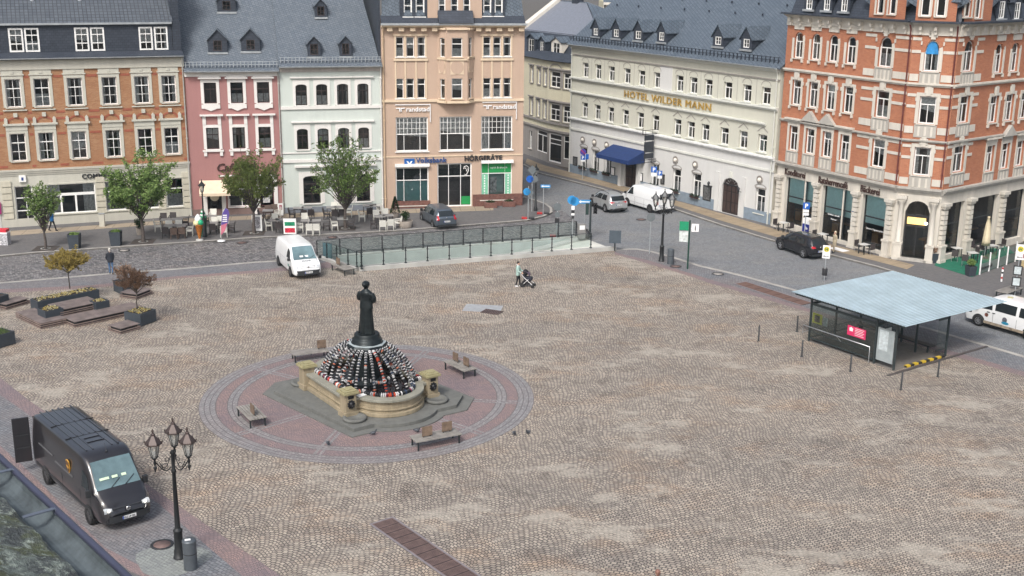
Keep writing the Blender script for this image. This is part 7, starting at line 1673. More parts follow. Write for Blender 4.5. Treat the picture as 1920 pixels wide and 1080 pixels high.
for k in range(3): q = MB(); q.tube([(.35,-.3,2.52-k*.27),(.35,-.06,2.52-k*.27)], .10, 10, cap=False); q.build('lamp_visor', M_black, o)
post_sign('road_sign', 'dark board sign on a short post at the end of the ramp kerb', (1152.5,470), 1.4, [('box',1.05,.85,.95,mat('dark_blue_grey_board', (.06,.08,.10), .5))], z=.1, r_=.05, m=M_rail)
post_sign('road_sign', 'tall thin post with the dark back of a round sign beside the bend lamp', (1217.7,475), 3.0, [('disc',2.7,.62,.62,M_gback)], z=.01)
post_sign('direction_sign', 'dark green post with green and white information panels', (1289,504), 3.45, [('box',3.05,.62,.62,M_green_s,-.38),('box',2.3,.6,.75,mat('pale_map_panel', (.55,.6,.58), .5, var=.4, vs=6),-.38),('box',2.95,.5,.55,M_wletter,.38,'i')], z=.01, r_=.06, m=mat('dark_green_post', (.01,.05,.035), .5))
o = post_sign('bus_stop_sign', 'bus stop sign with a small bin left of the shelter roof', (1545,526), 2.35, [('box',2.0,.5,.9,M_wletter,0,'H')], z=.01); o['category'] = 'bus stop sign'; q = MB(); q.lathe([(.17,.35),(.19,.8),(.18,.82)], 12, (0,.1,0)); q.build('bin', M_black, o)
o = post_sign('bus_stop_sign', 'bus stop sign with two timetable frames at the right edge', (1902,556), 3.4, [('box',2.95,.5,1.0,M_wletter,.02,'H'),('box',1.75,.55,.62,M_black),('box',1.0,.55,.62,M_black),('disc',2.75,.45,.45,M_red_s,.4)], z=.12); o['category'] = 'bus stop sign'
for zz in (1.75, 1.0): q = MB(); q.box(-.2,-.085,zz-.24,.2,-.072,zz+.24); q.build('timetable_sheet', MATS['timetable_paper'], o)
post_sign('no_stopping_sign', 'post with round no stopping sign above a parking plate at the hotel corner', (1092,336), 3.0, [('disc',2.65,.6,.6,mat('sign_violet_blue', (.06,.04,.28), .4),0,'bar'),('box',2.1,.42,.42,M_blue_s,0,'P'),('box',1.8,.4,.16,M_wletter),('box',2.2,.3,.5,M_blue_s,.4)])
post_sign('parking_sign', 'pair of parking signs on a post in front of the hotel window', (1228,378), 3.2, [('box',2.85,.5,.5,M_blue_s,-.2,'P'),('box',2.4,.45,.3,M_wletter,-.2),('box',2.55,.42,.42,M_blue_s,.32,'P'),('box',2.2,.38,.24,M_wletter,.32)])
post_sign('parking_sign', 'parking sign with white plates in front of the first bakery window', (1507,452), 3.0, [('box',2.75,.5,.5,M_blue_s,0,'P'),('box',2.35,.42,.2,M_wletter),('box',2.1,.42,.2,M_wletter)])
post_sign('parking_sign', 'parking sign with two white plates between the second and third bakery windows', (1597,463), 3.0, [('box',2.75,.42,.42,M_blue_s,0,'P'),('box',2.2,.5,.5,M_wletter),('box',1.6,.45,.45,M_wletter)])
g = G(1090,447,.12); o = thing('ticket_machine', 'grey parking ticket machine at the end of the ramp railing', 'ticket machine', (g.x, g.y, .12), .2); q = MB(); q.box(-.28,-.18,0,.28,.18,1.15); q.build('body', mat('machine_grey', (.20,.195,.19), .5), o, bevel=.02); q = MB(); q.box(-.2,-.19,.72,.2,-.182,1.05); q.build('screen', M_wletter, o)
g = G(1100,446,.12); o = thing('rubbish_bag', 'black rubbish bag beside the ticket machine', 'bag', (g.x, g.y, .12)); q = MB(); q.lathe([(.2,0),(.34,.15),(.33,.4),(.16,.55),(.06,.62),(.1,.68)], 12); q.build('bag', M_black, o)
# ================================================================ cafe furniture
M_wick_w = mat('white_wicker', (.66,.65,.59), .7, var=.15, vs=30); M_wick_d = mat('dark_wicker', (.05,.042,.042), .7, var=.4, vs=30); M_wick_b = mat('brown_wicker', (.11,.075,.06), .7, var=.3, vs=30); M_ttop = mat('grey_table_top', (.26,.255,.25), .5, var=.2)
def make_chair(m, low=False):
    r = thing('cafe_chair', 'x', 'chair', (0, 0, 0))
    q = MB(); q.box(-.25,-.24,.38,.25,.25,.45); q.build('seat', m, r, bevel=.015)
    q = MB(); q.add([(-.25,.19,.45),(.25,.19,.45),(.25,.30,.92),(-.25,.30,.92),(-.25,.25,.45),(.25,.25,.45),(.25,.35,.92),(-.25,.35,.92)], [(3,2,1,0),(4,5,6,7),(0,1,5,4),(1,2,6,5),(2,3,7,6),(3,0,4,7)]); q.build('backrest', m, r)
    for x in (-.23, .23):
        for y in (-.21, .22): q = MB(); q.tube([(x,y,.38),(x*1.05,y*1.08,0)], [.028,.02], 6); q.build('leg', m, r)
        q = MB(); q.tube([(x*1.08,-.21,.40),(x*1.12,-.2,.64),(x*1.12,.1,.67),(x*1.05,.27,.68)], .027, 6); q.build('armrest', m, r)
    return r
def make_table(top, leg, L=.85, W_=.85):
    r = thing('cafe_table', 'x', 'table', (0, 0, 0)); q = MB(); q.box(-L/2,-W_/2,.71,L/2,W_/2,.74); q.build('tabletop', top, r, bevel=.01)
    for x in (-L/2+.07, L/2-.07):
        for y in (-W_/2+.07, W_/2-.07): q = MB(); q.box(x-.025,y-.025,0,x+.025,y+.025,.708); q.build('leg', leg, r)
    return r
proto = {'w': make_chair(M_wick_w), 'd': make_chair(M_wick_d), 'b': make_chair(M_wick_b)}; tproto = make_table(M_ttop, M_wick_d); used = set()
ROW = -dirang(BASE[2], BASE[4])
def put(kind, px, py, rz, label, group, z=.12, dz=0):
    g = G(px, py, z); p = proto[kind] if kind in proto else kind; nm = id(p)
    if nm not in used: used.add(nm); p.location = (g.x, g.y, z); p.rotation_euler = (0, 0, rz); p['label'] = label; p['group'] = group; return p
    o = copy_tree(p, None, (g.x, g.y, z), rz, label); o['group'] = group; return o
# chair direction: the sitter looks along local -y; L = looks right, R = looks left, B = back to the viewer, F = looks at the viewer
DIR = {'F': .15, 'B': pi+.15, 'L': pi/2+.15, 'R': -pi/2+.15}
cn = {'w': 'white', 'd': 'dark', 'b': 'brown'}
sets = [
 ('cafe tables left of the ice cream cone', [('w',297,434,'L','at the left end'),('d',307,422,'F','rear left'),('d',324,421,'F','rear right'),('d',348,426,'R','rear far right'),('w',317,437,'F','in the middle left'),('w',335,436,'F','in the middle right'),('d',311,447,'B','front left'),('b',327,448,'B','front middle'),('b',342,447,'B','front right'),('w',356,442,'R','front far right')], [(313,429),(333,428),(320,440),(340,440)]),
 ('cafe tables behind the beach flag', [('w',400,414,'F','rearmost'),('w',402,430,'F','in the middle'),('d',387,424,'L','at the left end'),('d',400,440,'B','front left'),('w',420,444,'B','front right'),('d',434,437,'R','at the right end'),('w',413,428,'F','rear right')], [(396,422),(405,435),(420,435)]),
 ('cafe tables right of the third tree', [('d',491.7,414,'L','rear far left'),('b',503,407,'F','rear left'),('b',515,405,'F','rear right'),('w',520,410,'R','rear far right'),('w',505,432,'L','front far left'),('w',515,423,'F','in the middle'),('d',524,437,'B','front right')], [(503,411),(514,430),(527,428)]),
 ('cafe tables right of the menu board', [('d',548.5,411,'L','rear far left'),('d',570,413,'B','rear middle'),('d',583.5,412,'B','rear right'),('w',572,422,'F','in the middle'),('w',563,436,'L','front far left'),('w',580.6,440,'B','front left'),('w',594,440,'B','front right'),('d',612,433,'R','front far right')], [(560,406),(576,405),(575,430),(592,430)]),
 ('cafe tables beside the fourth tree', [('d',613,411,'L','at the left end'),('w',627,401,'F','rear left'),('w',640,400,'F','rear right'),('d',628,413,'B','front left'),('d',641,412,'B','front right'),('w',654,407,'R','at the right end'),('w',628,432,'L','nearest the kerb, left'),('d',658,430,'R','nearest the kerb, right')], [(622,405),(637,404),(643,427)]),
 ('cafe tables next to the stone planter', [('w',679,415,'L','rear far left'),('d',694,409,'B','rear middle'),('w',712,404,'F','rear right'),('w',706,416,'F','middle left'),('w',722,413,'F','middle right'),('d',701,430,'L','front far left'),('w',718,433,'B','front left'),('w',732,431,'B','front right'),('w',746,427,'R','front far right')], [(690,401),(703,402),(712,422),(728,420)])]
for nm, ch, tb in sets:
    for k, x, y, d_, side in ch: put(k, x, y, DIR[d_]+random.uniform(-.12,.12), f"{cn[k]} chair {side} of the {nm}".replace(', of', ' of'), 'wicker chairs of the cafe terrace')
    for i, (x, y) in enumerate(tb): put(tproto, x, y, .15, 'grey table top, %s of the %s' % (['leftmost','second','third','fourth'][i], nm), 'cafe terrace tables')
# bakery furniture
def small_chair():
    r = thing('cafe_chair', 'x', 'chair'); q = MB(); q.box(-.22,-.22,.42,.22,.22,.46); q.build('seat', M_wick_d, r)
    q = MB(); q.box(-.22,.2,.47,.22,.24,.88); q.build('backrest', M_wick_d, r)
    for x in (-.2,.2):
        for y in (-.2,.2): q = MB(); q.tube([(x,y,.42),(x,y,0)], .014, 5); q.build('leg', mat('thin_steel_leg', (.4,.4,.42), .4, .6), r)
    return r
sc = small_chair(); st_ = make_table(mat('pale_round_top', (.55,.55,.53), .4), M_rail, .65, .65); st_['label'] = 'x'
hr = dirang(HB[0], HB[1])
bk = [(1456,431,hr-pi/2,'left of the first bakery window table'),(1480,437,hr+pi/2,'right of the first bakery window table'),(1530,453,hr-pi/2,'left of the second bakery window table'),(1609,472,hr-pi/2,'left of the third bakery window table'),(1631,478,hr+pi/2,'right of the third bakery window table')]
for x, y, a, lb in bk: put(sc, x, y, a+pi, 'small dark chair '+lb, 'dark bistro chairs')
for x, y, lb in ((1468,434,'first'),(1541,456,'second'),(1619,476,'third')): put(st_, x, y, hr, f'small pale table under the {lb} bakery window', 'bistro tables')
for i, (x, y, a) in enumerate(((1789,490,2.8),(1778,480,.2),(1809,499,2.6),(1806,476,.2),(1826,486,-1.3),(1843,478,.3),(1862,473,.2),(1876,470,-1.2),(1826,473,.4))): put(sc, x, y, a, ['small dark chair nearest the terrace door planter','small dark chair behind the first terrace table','small dark chair at the front of the green carpet','small dark chair behind the second terrace table','small dark chair right of the second terrace table','small dark chair left of the closed parasol','small dark chair right of the closed parasol','small dark chair at the far right end of the terrace','small dark chair against the second terrace window'][i], 'dark bistro chairs', .135)
for x, y, lb in ((1792,483,'first terrace table from the corner door, on the green carpet'),(1822,492,'terrace table nearest the glass screen, on the green carpet'),(1858,478,'terrace table behind the closed parasol')): put(st_, x, y, .2, 'small pale '+lb, 'bistro tables', .135)
cp = [G(x, y) for x, y in ((1752,501),(1822,523),(1838,516),(1890,497),(1918,488),(1880,462),(1757,490))]
q = MB(); q.prism([(p.x, p.y) for p in cp], .121, .134); tag(q.build('terrace_carpet', mat('green_carpet', (.008,.13,.075), .9, var=.25)), 'green outdoor carpet of the corner cafe terrace', 'carpet')
o = thing('terrace_screen', 'glass screen with white posts round the corner cafe terrace', 'screen', (*G(1836,518).xy, .12)); A0 = G(1836,518); B0 = G(1918,488); dd = (B0-A0); 
for k in range(6): p = dd*k/5; q = MB(); q.box(p.x-.04,p.y-.04,0,p.x+.04,p.y+.04,1.35 if k < 4 else 1.5); q.build('post', M_wletter, o)
for k in range(5): a, b = dd*k/5, dd*(k+1)/5; q = MB(); q.quad((a.x,a.y,.75),(b.x,b.y,.75),(b.x,b.y,1.3),(a.x,a.y,1.3)); q.build('glass_panel', M_green_g, o); q = MB(); q.quad((a.x,a.y,.08),(b.x,b.y,.08),(b.x,b.y,.73),(a.x,a.y,.73)); q.build('lower_panel', mat('grey_green_panel', (.15,.19,.18), .4), o)
t, tw = text_mb('Ratsherrencafé', .24, .01, .004); an = atan2(dd.y, dd.x); t.tf(Matrix.Rotation(an,4,'Z') @ Matrix.Translation((.12,-.03,.3)) @ Matrix.Diagonal((.8,1,1,1))); t.build('screen_lettering', M_black, o)
g = G(1845,487); o = thing('parasol', 'closed cream parasol on the corner cafe terrace', 'parasol', (g.x, g.y, .135)); q = MB(); q.tube([(0,0,0),(0,0,3.0)], .03, 8); q.build('pole', M_wood if False else M_zinc, o)
q = MB(); n = 24; vs = []; pr = [(.10,1.0),(.26,.95),(.24,1.3),(.2,1.9),(.15,2.5),(.06,2.95),(.09,2.98),(.07,3.06),(.01,3.08)]
for r_, z in pr:
    for k in range(n): t = 2*pi*k/n; f = 1+.22*(1 if k % 3 == 0 else -.4); vs.append((r_*f*cos(t), r_*f*sin(t), z))
q.add(vs, [(i*n+k, i*n+(k+1) % n, (i+1)*n+(k+1) % n, (i+1)*n+k) for i in range(len(pr)-1) for k in range(n)], True); q.build('canopy', mat('cream_canvas', (.62,.54,.38), .85, var=.15), o); q = MB(); q.lathe([(.3,0),(.3,.08),(.05,.1)], 12); q.build('base', M_iron, o)
# ================================================================ planters, platforms
M_pl = mat('anthracite_planter', (.040,.050,.062), .5, var=.15); M_soil = mat('planter_soil', (.04,.03,.025), .9); M_deckw = mat('deck_wood', (.19,.155,.145), .75, var=.35, vs=2.2); M_deckb = mat('deck_edge_wood', (.22,.165,.145), .75, var=.3, vs=3)
def leaves(name, parent, c, R, n, size, m, sx=1, sy=1, sz=1, shell=.55, M=None, clump=0):
    q = MB(); cl = [Vector((random.gauss(0,1), random.gauss(0,1), random.gauss(0,1))).normalized()*random.uniform(.4,.95) for _ in range(clump)]
    for _ in range(n):
        if clump: d = random.choice(cl)+Vector((random.gauss(0,.16), random.gauss(0,.16), random.gauss(0,.14)))
        else:
            d = Vector((random.gauss(0,1), random.gauss(0,1), random.gauss(0,1))).normalized()*(shell+(1-shell)*random.random())
        p = Vector((c[0]+d.x*R*sx, c[1]+d.y*R*sy, c[2]+d.z*R*sz)); a = Vector((random.gauss(0,1), random.gauss(0,1), random.gauss(0,1))).normalized(); b = a.orthogonal().normalized(); s_ = size*random.uniform(.6,1.3)
        q.add([p-a*s_, p+b*s_*.5, p+a*s_, p-b*s_*.5], [(0,1,2,3)])
    return q.build(name, m, parent)
L_green = leafmat('spring_leaves', (.10,.17,.045), (.23,.32,.11)); L_dark = leafmat('dark_leaves', (.012,.028,.010), (.035,.06,.02), .15); L_yel = leafmat('yellow_bronze_leaves', (.22,.16,.04), (.36,.29,.09)); L_brown = leafmat('brown_twigs_leaves', (.21,.125,.08), (.33,.22,.15)); L_flow = leafmat('pale_pansies', (.34,.25,.05), (.42,.40,.26), .1)
M_bark = mat('bark', (.085,.070,.062), .9, var=.4, vs=9)
def box3(c0, c1, c3, z):
    P = [G(x, y, z) for x, y in (c0, c1, c3)]; return P[0], (P[1]-P[0]).length, (P[2]-P[0]).length, dirang(P[0], P[1]), P
def planter(label, c0, c1, c3, h, plants=None, base=.012, L=None, Wd=None, ang=None, name='planter', seed=1):
    """c0-c1 the near long edge of the rim, c3 behind c0"""
    p, l, w_, a, P = box3(c0, c1, c3, h); l = L or l; w_ = Wd or w_; a = ang if ang is not None else a; random.seed(seed)
    o = thing(name, label, 'planter', (p.x, p.y, base), a, 'dark planters and their kind'); h -= base; q = MB(); t = .05
    q.box(0,0,.03,l,t,h); q.box(0,w_-t,.03,l,w_,h); q.box(0,t,.03,t,w_-t,h); q.box(l-t,t,.03,l,w_-t,h); q.build('box', M_pl, o)
    q = MB(); q.box(t,t,h-.12,l-t,w_-t,h-.06); q.build('soil', M_soil, o)
    if plants:
        q = MB()
        for _ in range(int(l*w_*60)):
            x, y = random.uniform(t+.08,l-t-.08), random.uniform(t+.08,w_-t-.08); s_ = .07
            q.obox((x,y,h-.02+random.uniform(0,.08)), s_, s_, .02, random.random()*3, random.uniform(-.6,.6), random.uniform(-.6,.6))
        q.build('flowers', plants, o)
    return o, l, w_, h, a
def deck(label, c0, c1, c3, h, L=None, Wd=None, ang=None, base=.012):
    p, l, w_, a, P = box3(c0, c1, c3, h); l = L or l; w_ = Wd or w_; a = ang if ang is not None else a
    o = thing('deck_platform', label, 'wooden platform', (p.x, p.y, base), a, 'slatted wooden platforms of the seating group'); h -= base; n = max(3, int(w_/.14)); q = MB()
    for k in range(n): q.box(0,w_*k/n,h-.04,l,w_*(k+.76)/n,h)
    q.build('deck_boards', M_deckw, o); k = 0; z = .03
    while z < h-.1:
        q = MB(); q.box(-.0,-.03,z,l,0,z+.055); q.box(-.03,-.03,z,-.001,w_,z+.055); q.box(l+.001,-.03,z,l+.03,w_,z+.055); q.box(0,w_,z,l,w_+.03,z+.055); q.build('side_slat', M_deckb, o); z += .115
    q = MB(); q.box(.12,.1,0,l-.12,w_-.1,h-.05); q.build('core', M_dark, o); return o
p_, l_, w__, AN, _ = box3((87.6,559),(158,545),(66,553),.85)
ANP = AN
deck('low wooden platform on the left of the seating group', (76,606),(95,601),(10,581.6), .38, ang=ANP, L=1.5, Wd=3.2)
deck('raised wooden platform in the middle of the seating group', (113,581),(181,563),(90,570), .70, ang=ANP)
deck('long low wooden platform at the front of the seating group', (139.5,603.5),(241,577),(112,594), .36, ang=ANP, L=4.4, Wd=1.5)
planter('long dark planter with yellow shrub and pansies in the seating group', (70,566),(158,546),(66,553), .85, L_flow, ang=ANP, L=3.9, Wd=.95)
planter('small dark planter with pale flowers at the front of the seating group', (84.5,584.6),(113,580.6),(71,577), .78, L_flow, ang=ANP, L=1.1, Wd=1.0, seed=2)
planter('small dark planter at the right end of the raised platform', (180,568),(198.6,561),(168,558), .78, L_flow, ang=ANP, L=.85, Wd=.8, seed=3)
o, l, w_, h, a = planter('square dark planter with brown standard tree at the right of the seating group', (263,590),(290,580.5),(230,585.6), .75, L_flow, L=1.25, Wd=1.25, seed=4)
deck('short wooden bench platform attached to the square planter', (226,616),(262,606),(198,610), .36)
planter('dark planter behind the brown tree with a wooden bench front', (229,533),(262,527),(207,521.5), .75, None, seed=5, L=1.2, Wd=1.3)
deck('small wooden platform behind the brown standard tree', (256,552),(285,541),(229,545), .36, L=1.5, Wd=1.3)
planter('dark planter cut off by the left edge, next to a short platform', (-30,566),(10,553),(-55,556), .75, None, seed=6, L=1.9, Wd=1.2)
deck('short wooden platform beside the planter at the left edge', (11,571),(49,560),(2,565), .36, L=1.7, Wd=1.0)
o, *_r = planter('dark planter with green grass cut off by the lower left edge', (-40,640),(29,620),(-70,622), .75, None, seed=7, L=2.2, Wd=1.1)
random.seed(5); q = MB()
for _ in range(500): x, y = random.uniform(.1,2.0), random.uniform(.1,1.0); a, b = random.uniform(-.12,.12), random.uniform(-.12,.12); q.add([(x-.012,y,.66),(x+.012,y,.66),(x+a,y+b,.66+random.uniform(.15,.38))], [(0,1,2)])
q.build('grass_tuft', L_green, o)
for (c0, lb, sd) in (((132,466),'square dark tub on the pavement, left of the two before the bank',8),((209.5,460.5),'square dark tub on the pavement, right of the two before the bank',9)):
    g = G(c0[0]+9, c0[1]-1, .12); o = thing('planter', lb, 'planter', (g.x, g.y, .12), .08, 'square tubs before the bank'); q = MB(); q.add([(-.33,-.33,0),(.33,-.33,0),(.33,.33,0),(-.33,.33,0),(-.4,-.4,1.05),(.4,-.4,1.05),(.4,.4,1.05),(-.4,.4,1.05)], [(3,2,1,0),(0,1,5,4),(1,2,6,5),(2,3,7,6),(3,0,4,7)]); q.box(-.36,-.36,.92,.36,.36,1.0); q.build('box', M_pl, o); leaves('plants', o, (0,0,1.05), .34, 160, .08, L_green, sz=.3)
def shrub_pot(label, px, py, r_, h, R, H, m, leafm, z=.12, cone=False, square=False, group='potted plants'):
    g = G(px, py, z); o = thing('potted_plant', label, 'potted plant', (g.x, g.y, z), .2, group); q = MB()
    q.lathe([(r_*.8,0),(r_,h),(r_*.85,h),(r_*.82,h-.05)], 4 if square else 14, smooth=not square); q.build('pot', m, o)
    if cone:
        q = MB()
        for _ in range(900):
            t = random.random()**.8; rr = R*(1-t)*(.75+.3*random.random())+.03; an = random.uniform(0,2*pi); p = Vector((rr*cos(an), rr*sin(an), h+H*t)); a = Vector((cos(an),sin(an),random.uniform(.2,1.2))).normalized()*.06; b = a.orthogonal().normalized()*.03; q.add([p-a,p+b,p+a,p-b],[(0,1,2,3)])
        q.build('foliage', leafm, o)
    else: leaves('foliage', o, (0,0,h+H*.5), R, 500, .06, leafm, sz=H/2/R, shell=.3)
    q = MB(); q.tube([(0,0,h-.1),(0,0,h+H*.6)], .03, 6); q.build('stem', M_bark, o)
random.seed(21)
M_terra = mat('grey_stone_pot', (.24,.21,.18), .8, var=.25)
shrub_pot('dark round bush in a pot behind the second tree', 263, 440, .3, .5, .45, .85, M_terra, L_dark)
shrub_pot('pointed dark conifer in a pot beside the peach house', 741, 407, .3, .35, .42, 1.35, M_terra, L_dark, cone=True)
shrub_pot('round stone planter with a green bush at the end of the cafe terrace', 760, 426, .62, .55, .42, .8, M_terra, L_dark)
shrub_pot('square dark pot with reddish bush beside the corner door column', 1750, 492, .42, .7, .3, .5, M_pl, L_brown, square=True); shrub_pot('square dark pot with green bush at the front corner of the terrace screen', 1819, 517, .42, .7, .3, .5, M_pl, L_green, square=True)
for x, y, lb in ((752,388.5,'under the blue bank window'),(920,388,'under the green window, left one'),(954,386,'under the green window, right one')):
    g = G(x, y, .12); o = thing('flower_trough', 'reddish stone flower trough '+lb, 'flower trough', (g.x, g.y-.25, .12), -dirang(BASE[5],BASE[4])*0+.1, 'flower troughs before the peach house'); q = MB(); q.box(-.55,-.22,0,.55,.22,.45); q.build('trough', MATS['red_granite_plinth'], o, bevel=.02); leaves('plants', o, (0,0,.5), .42, 160, .07, L_dark, sz=.3, sy=.5)
# ================================================================ trees
def tree(at, label, h, c_h, R, Rz, nl, leaf, seed, trunk=.11, wisp=1.0, grate_=True, z=.12, name='tree', size=.12, cat='tree', spread=44, soft=1.0):
    random.seed(seed); o = thing(name, label, cat, (at[0], at[1], z), random.uniform(0, 6)); q = MB(); tips = []
    q.tube([(0,0,0),(.03,0,h*.3),(-.02,.03,h*.6),(0,0,h*.8)], [trunk*1.25,trunk,trunk*.85,trunk*.75], 9)
    for i in range(spread):
        an = 2.4*i+random.uniform(-.3,.3); el = math.asin(random.uniform(-.35,.98)) if i > 2 else 1.4; d = Vector((cos(an)*cos(el), sin(an)*cos(el), sin(el))); s_ = Vector((0,0,h*random.uniform(.62,.82))); e = Vector((d.x*R, d.y*R, c_h + d.z*Rz))*1.0; m_ = (s_+e)/2 + Vector((0,0,.12*R)); e = s_ + (e-s_)*random.uniform(.75,1.06*wisp)
        q.tube([s_, m_, e], [trunk*.38, trunk*.22, .012], 5); tips.append((s_, m_, e))
        for _ in range(4):
            t = random.uniform(.35,.95); b = (m_.lerp(e, (t-.5)*2) if t > .5 else s_.lerp(m_, t*2)); dd_ = (e-s_).normalized()+Vector((random.gauss(0,.5),random.gauss(0,.5),random.gauss(.1,.4))); f = b+dd_.normalized()*R*random.uniform(.25,.5); q.tube([b, f], [trunk*.12,.008], 4); tips.append((b,(b+f)/2,f))
    q.build('trunk', M_bark, o); q = MB(); 
    for _ in range(nl):
        s_, m_, e = random.choice(tips); t = random.random()**.45; p = (m_.lerp(e, (t-.5)*2) if t > .5 else s_.lerp(m_, t*2))+Vector((random.gauss(0,.10),random.gauss(0,.10),random.gauss(0,.10)))*R*soft*.5
        a = Vector((random.gauss(0,1),random.gauss(0,1),random.gauss(0,.7))).normalized(); b = a.orthogonal().normalized(); k = size*random.uniform(.5,1.3); q.add([p-a*k, p+b*k*.45, p+a*k, p-b*k*.45], [(0,1,2,3)])
    q.build('crown', leaf, o)
    if grate_:
        g_ = thing('tree_grate', 'dark square grate at the foot of the '+label.split(' in front')[0].split(' beside')[0].split(' before')[0], 'tree grate', (at[0], at[1], z+.002), .08, 'tree grates'); q = MB()
        for k in range(9): 
            y = -.8+1.6*(k+.5)/9
            if abs(y) < .3: q.box(-.8,y-.07,0,-.32,y+.07,.015); q.box(.32,y-.07,0,.8,y+.07,.015)
            else: q.box(-.8,y-.07,0,.8,y+.07,.015)
        q.build('grate', M_dirtgrate, g_); q = MB(); q.lathe([(.32,0),(.36,.02),(.30,.02),(.28,.0)], 18); q.build('ring', M_concrete, g_)
    return o
M_dirtgrate = mat('dark_tree_grate', (.06,.05,.045), .8)
def th(b, y): return zat(b[0], y, G(*b))-.12
tree(G(86,469), 'small sparse young tree before the bank entrance', th((86,469),420), th((86,469),374), 1.25, 1.25, 4200, L_green, 31, .09, size=.085)
tree(G(269,456), 'dense green tree in front of the bank, second from the left', th((269,456),392), th((269,456),350), 2.3, 1.95, 9000, L_green, 32, .12, wisp=1.12)
tree(G(477,440), 'bronze green tree before the pink cafe house', th((477,440),380), th((477,440),333), 2.1, 1.7, 7000, leafmat('bronze_green_leaves', (.13,.19,.05), (.27,.31,.11)), 33, .12, wisp=1.12)
tree(G(648,431), 'wispy light green tree before the mint house', th((648,431),375), th((648,431),330), 2.45, 2.2, 5600, L_green, 34, .12, wisp=1.2)
def std(px, py, z0, lbl, cy, R, Rz, leaf, seed, n=3500): 
    g = G(px, py, z0); c = zat(px, cy, g)-z0; return tree(g, lbl, c-Rz*.2, c, R, Rz, n, leaf, seed, .035, grate_=False, z=z0, name='standard_tree', size=.065, spread=46, soft=.85)
std(131, 541, .8, 'yellow bronze standard tree in the long planter of the seating group', 493, 1.15, .65, L_yel, 41, 7500)
std(258, 583, .70, 'brown standard tree in the square planter right of the seating group', 527, 1.02, .6, L_brown, 42, 4200)
std(234, 526, .70, 'twiggy brown shrub in the planter behind the brown standard tree', 512, .75, .45, L_brown, 43, 700)
# ================================================================ odds and ends of the cafe
g = G(374.5,451,.12); o = thing('ice_cream_cone_figure', 'giant ice cream cone with white, yellow and green scoops', 'advertising figure', (g.x, g.y, .12)); q = MB(); q.lathe([(.28,0),(.28,.1),(.1,.14)], 12); q.build('base', M_concrete, o)
q = MB(); q.lathe([(.05,.12),(.10,.3),(.30,1.18),(.33,1.22),(.28,1.24)], 16); q.build('wafer_cone', brickmat('orange_wafer', (.52,.19,.04), (.46,.16,.03), (.28,.09,.02), bw=.12, bh=.12, ms=.014, rot=.78), o)
for c, r_, m in (((-.15,-.12,1.36),.23,mat('vanilla_ice', (.75,.68,.38), .5)),((.17,-.1,1.38),.21,mat('mint_ice', (.01,.33,.16), .5)),((-.05,.05,1.62),.26,M_wletter),((.03,.1,1.36),.2,M_wletter)): q = MB(); q.ball(c, r_, 14, 9); q.build('scoop', m, o)
q = MB(); q.lathe([(.22,1.72),(.12,1.92),(.01,2.02)], 14, (-.05,.05,0)); q.build('cream_tip', M_wletter, o)
g = G(379,446,.12); g.y += .6; o = thing('ice_cream_figure', 'green and white striped soft ice figure behind the ice cream cone', 'advertising figure', (g.x, g.y, .12)); q = MB(); q.lathe([(.25,0),(.22,.1),(.22,1.2),(.3,1.3),(.2,1.45)], 12); q.build('body', mat('dark_green_body', (.01,.06,.035), .5), o)
for k in range(5): q = MB(); q.lathe([(.26-.045*k,1.45+.13*k),(.29-.045*k,1.51+.13*k),(.24-.045*k,1.575+.13*k)], 14); q.build('swirl', M_wletter if k % 2 else mat('swirl_green', (.01,.28,.12), .5), o)
g = G(415,452,.12); o = thing('beach_flag', 'violet and pink beach flag on a white stand by the kerb', 'flag', (g.x, g.y, .12), .3); q = MB(); q.tube([(0,0,.1),(0.05,0,1.3),(.18,0,2.1),(.42,0,2.5),(.6,0,2.35)], .015, 6); q.build('pole', M_zinc, o)
P = [(0,.45),(.05,1.3),(.18,2.1),(.42,2.5),(.62,2.38),(.68,2.0),(.55,1.4),(.3,.75)]; q = MB(); q.yprism(P, -.01, .01); fl = q.build('banner', mat('violet_flag', (.10,.06,.28), .7), o); q = MB(); q.yprism([(.0,.46),(.04,1.2),(.5,1.35),(.29,.76)], -.016, -.011); q.build('banner_pink', mat('pink_flag', (.55,.16,.22), .7), fl)
for k in range(4): q = MB(); q.box(.15+.02*k,-.022,1.45+.15*k,.5,-.017,1.53+.15*k); q.build('banner_stripe', M_wletter, fl)
q = MB(); q.lathe([(.3,0),(.3,.04),(.04,.1)], 14); q.build('foot', M_wletter, o)
def board(px, py, w_, h, label, items, m=M_wpaint, rz=0.1, z=.12, name='menu_board', cat='sign board', dy=0):
    g = G(px, py, z); o = thing(name, label, cat, (g.x, g.y+dy, z), rz); q = MB(); q.box(-w_/2,-.04,.06,w_/2,.04,h); q.build('panel', m, o); q = MB(); q.box(-w_/2,-.25,0,-w_/2+.08,.25,.06); q.box(w_/2-.08,-.25,0,w_/2,.25,.06); q.build('feet', M_black, o)
    for x0, z0, x1, z1, mm in items: q = MB(); q.box(-w_/2+w_*x0,-.052,h*z0,-w_/2+w_*x1,-.041,h*z1); q.build('print', mm, o)
    return o
board(544, 440, .95, 1.25, 'white menu board with green and red prints beside the kerb', [(.1,.56,.9,.80,mat('menu_green', (.01,.25,.12), .5, var=.8, vs=12)),(.1,.14,.9,.42,mat('menu_red', (.55,.02,.05), .5, var=.7, vs=12))])
board(480, 437, .75, 1.3, 'white framed board standing behind the trunk of the third tree', [(.15,.2,.85,.9,mat('menu_grey', (.35,.34,.36), .5, var=.9, vs=12))], dy=.5)
board(527, 405, .38, 1.05, 'narrow white notice stand beside the pink house downpipe', [(.2,.5,.8,.9,mat('pink_print', (.5,.2,.25), .5, var=.8, vs=12))])
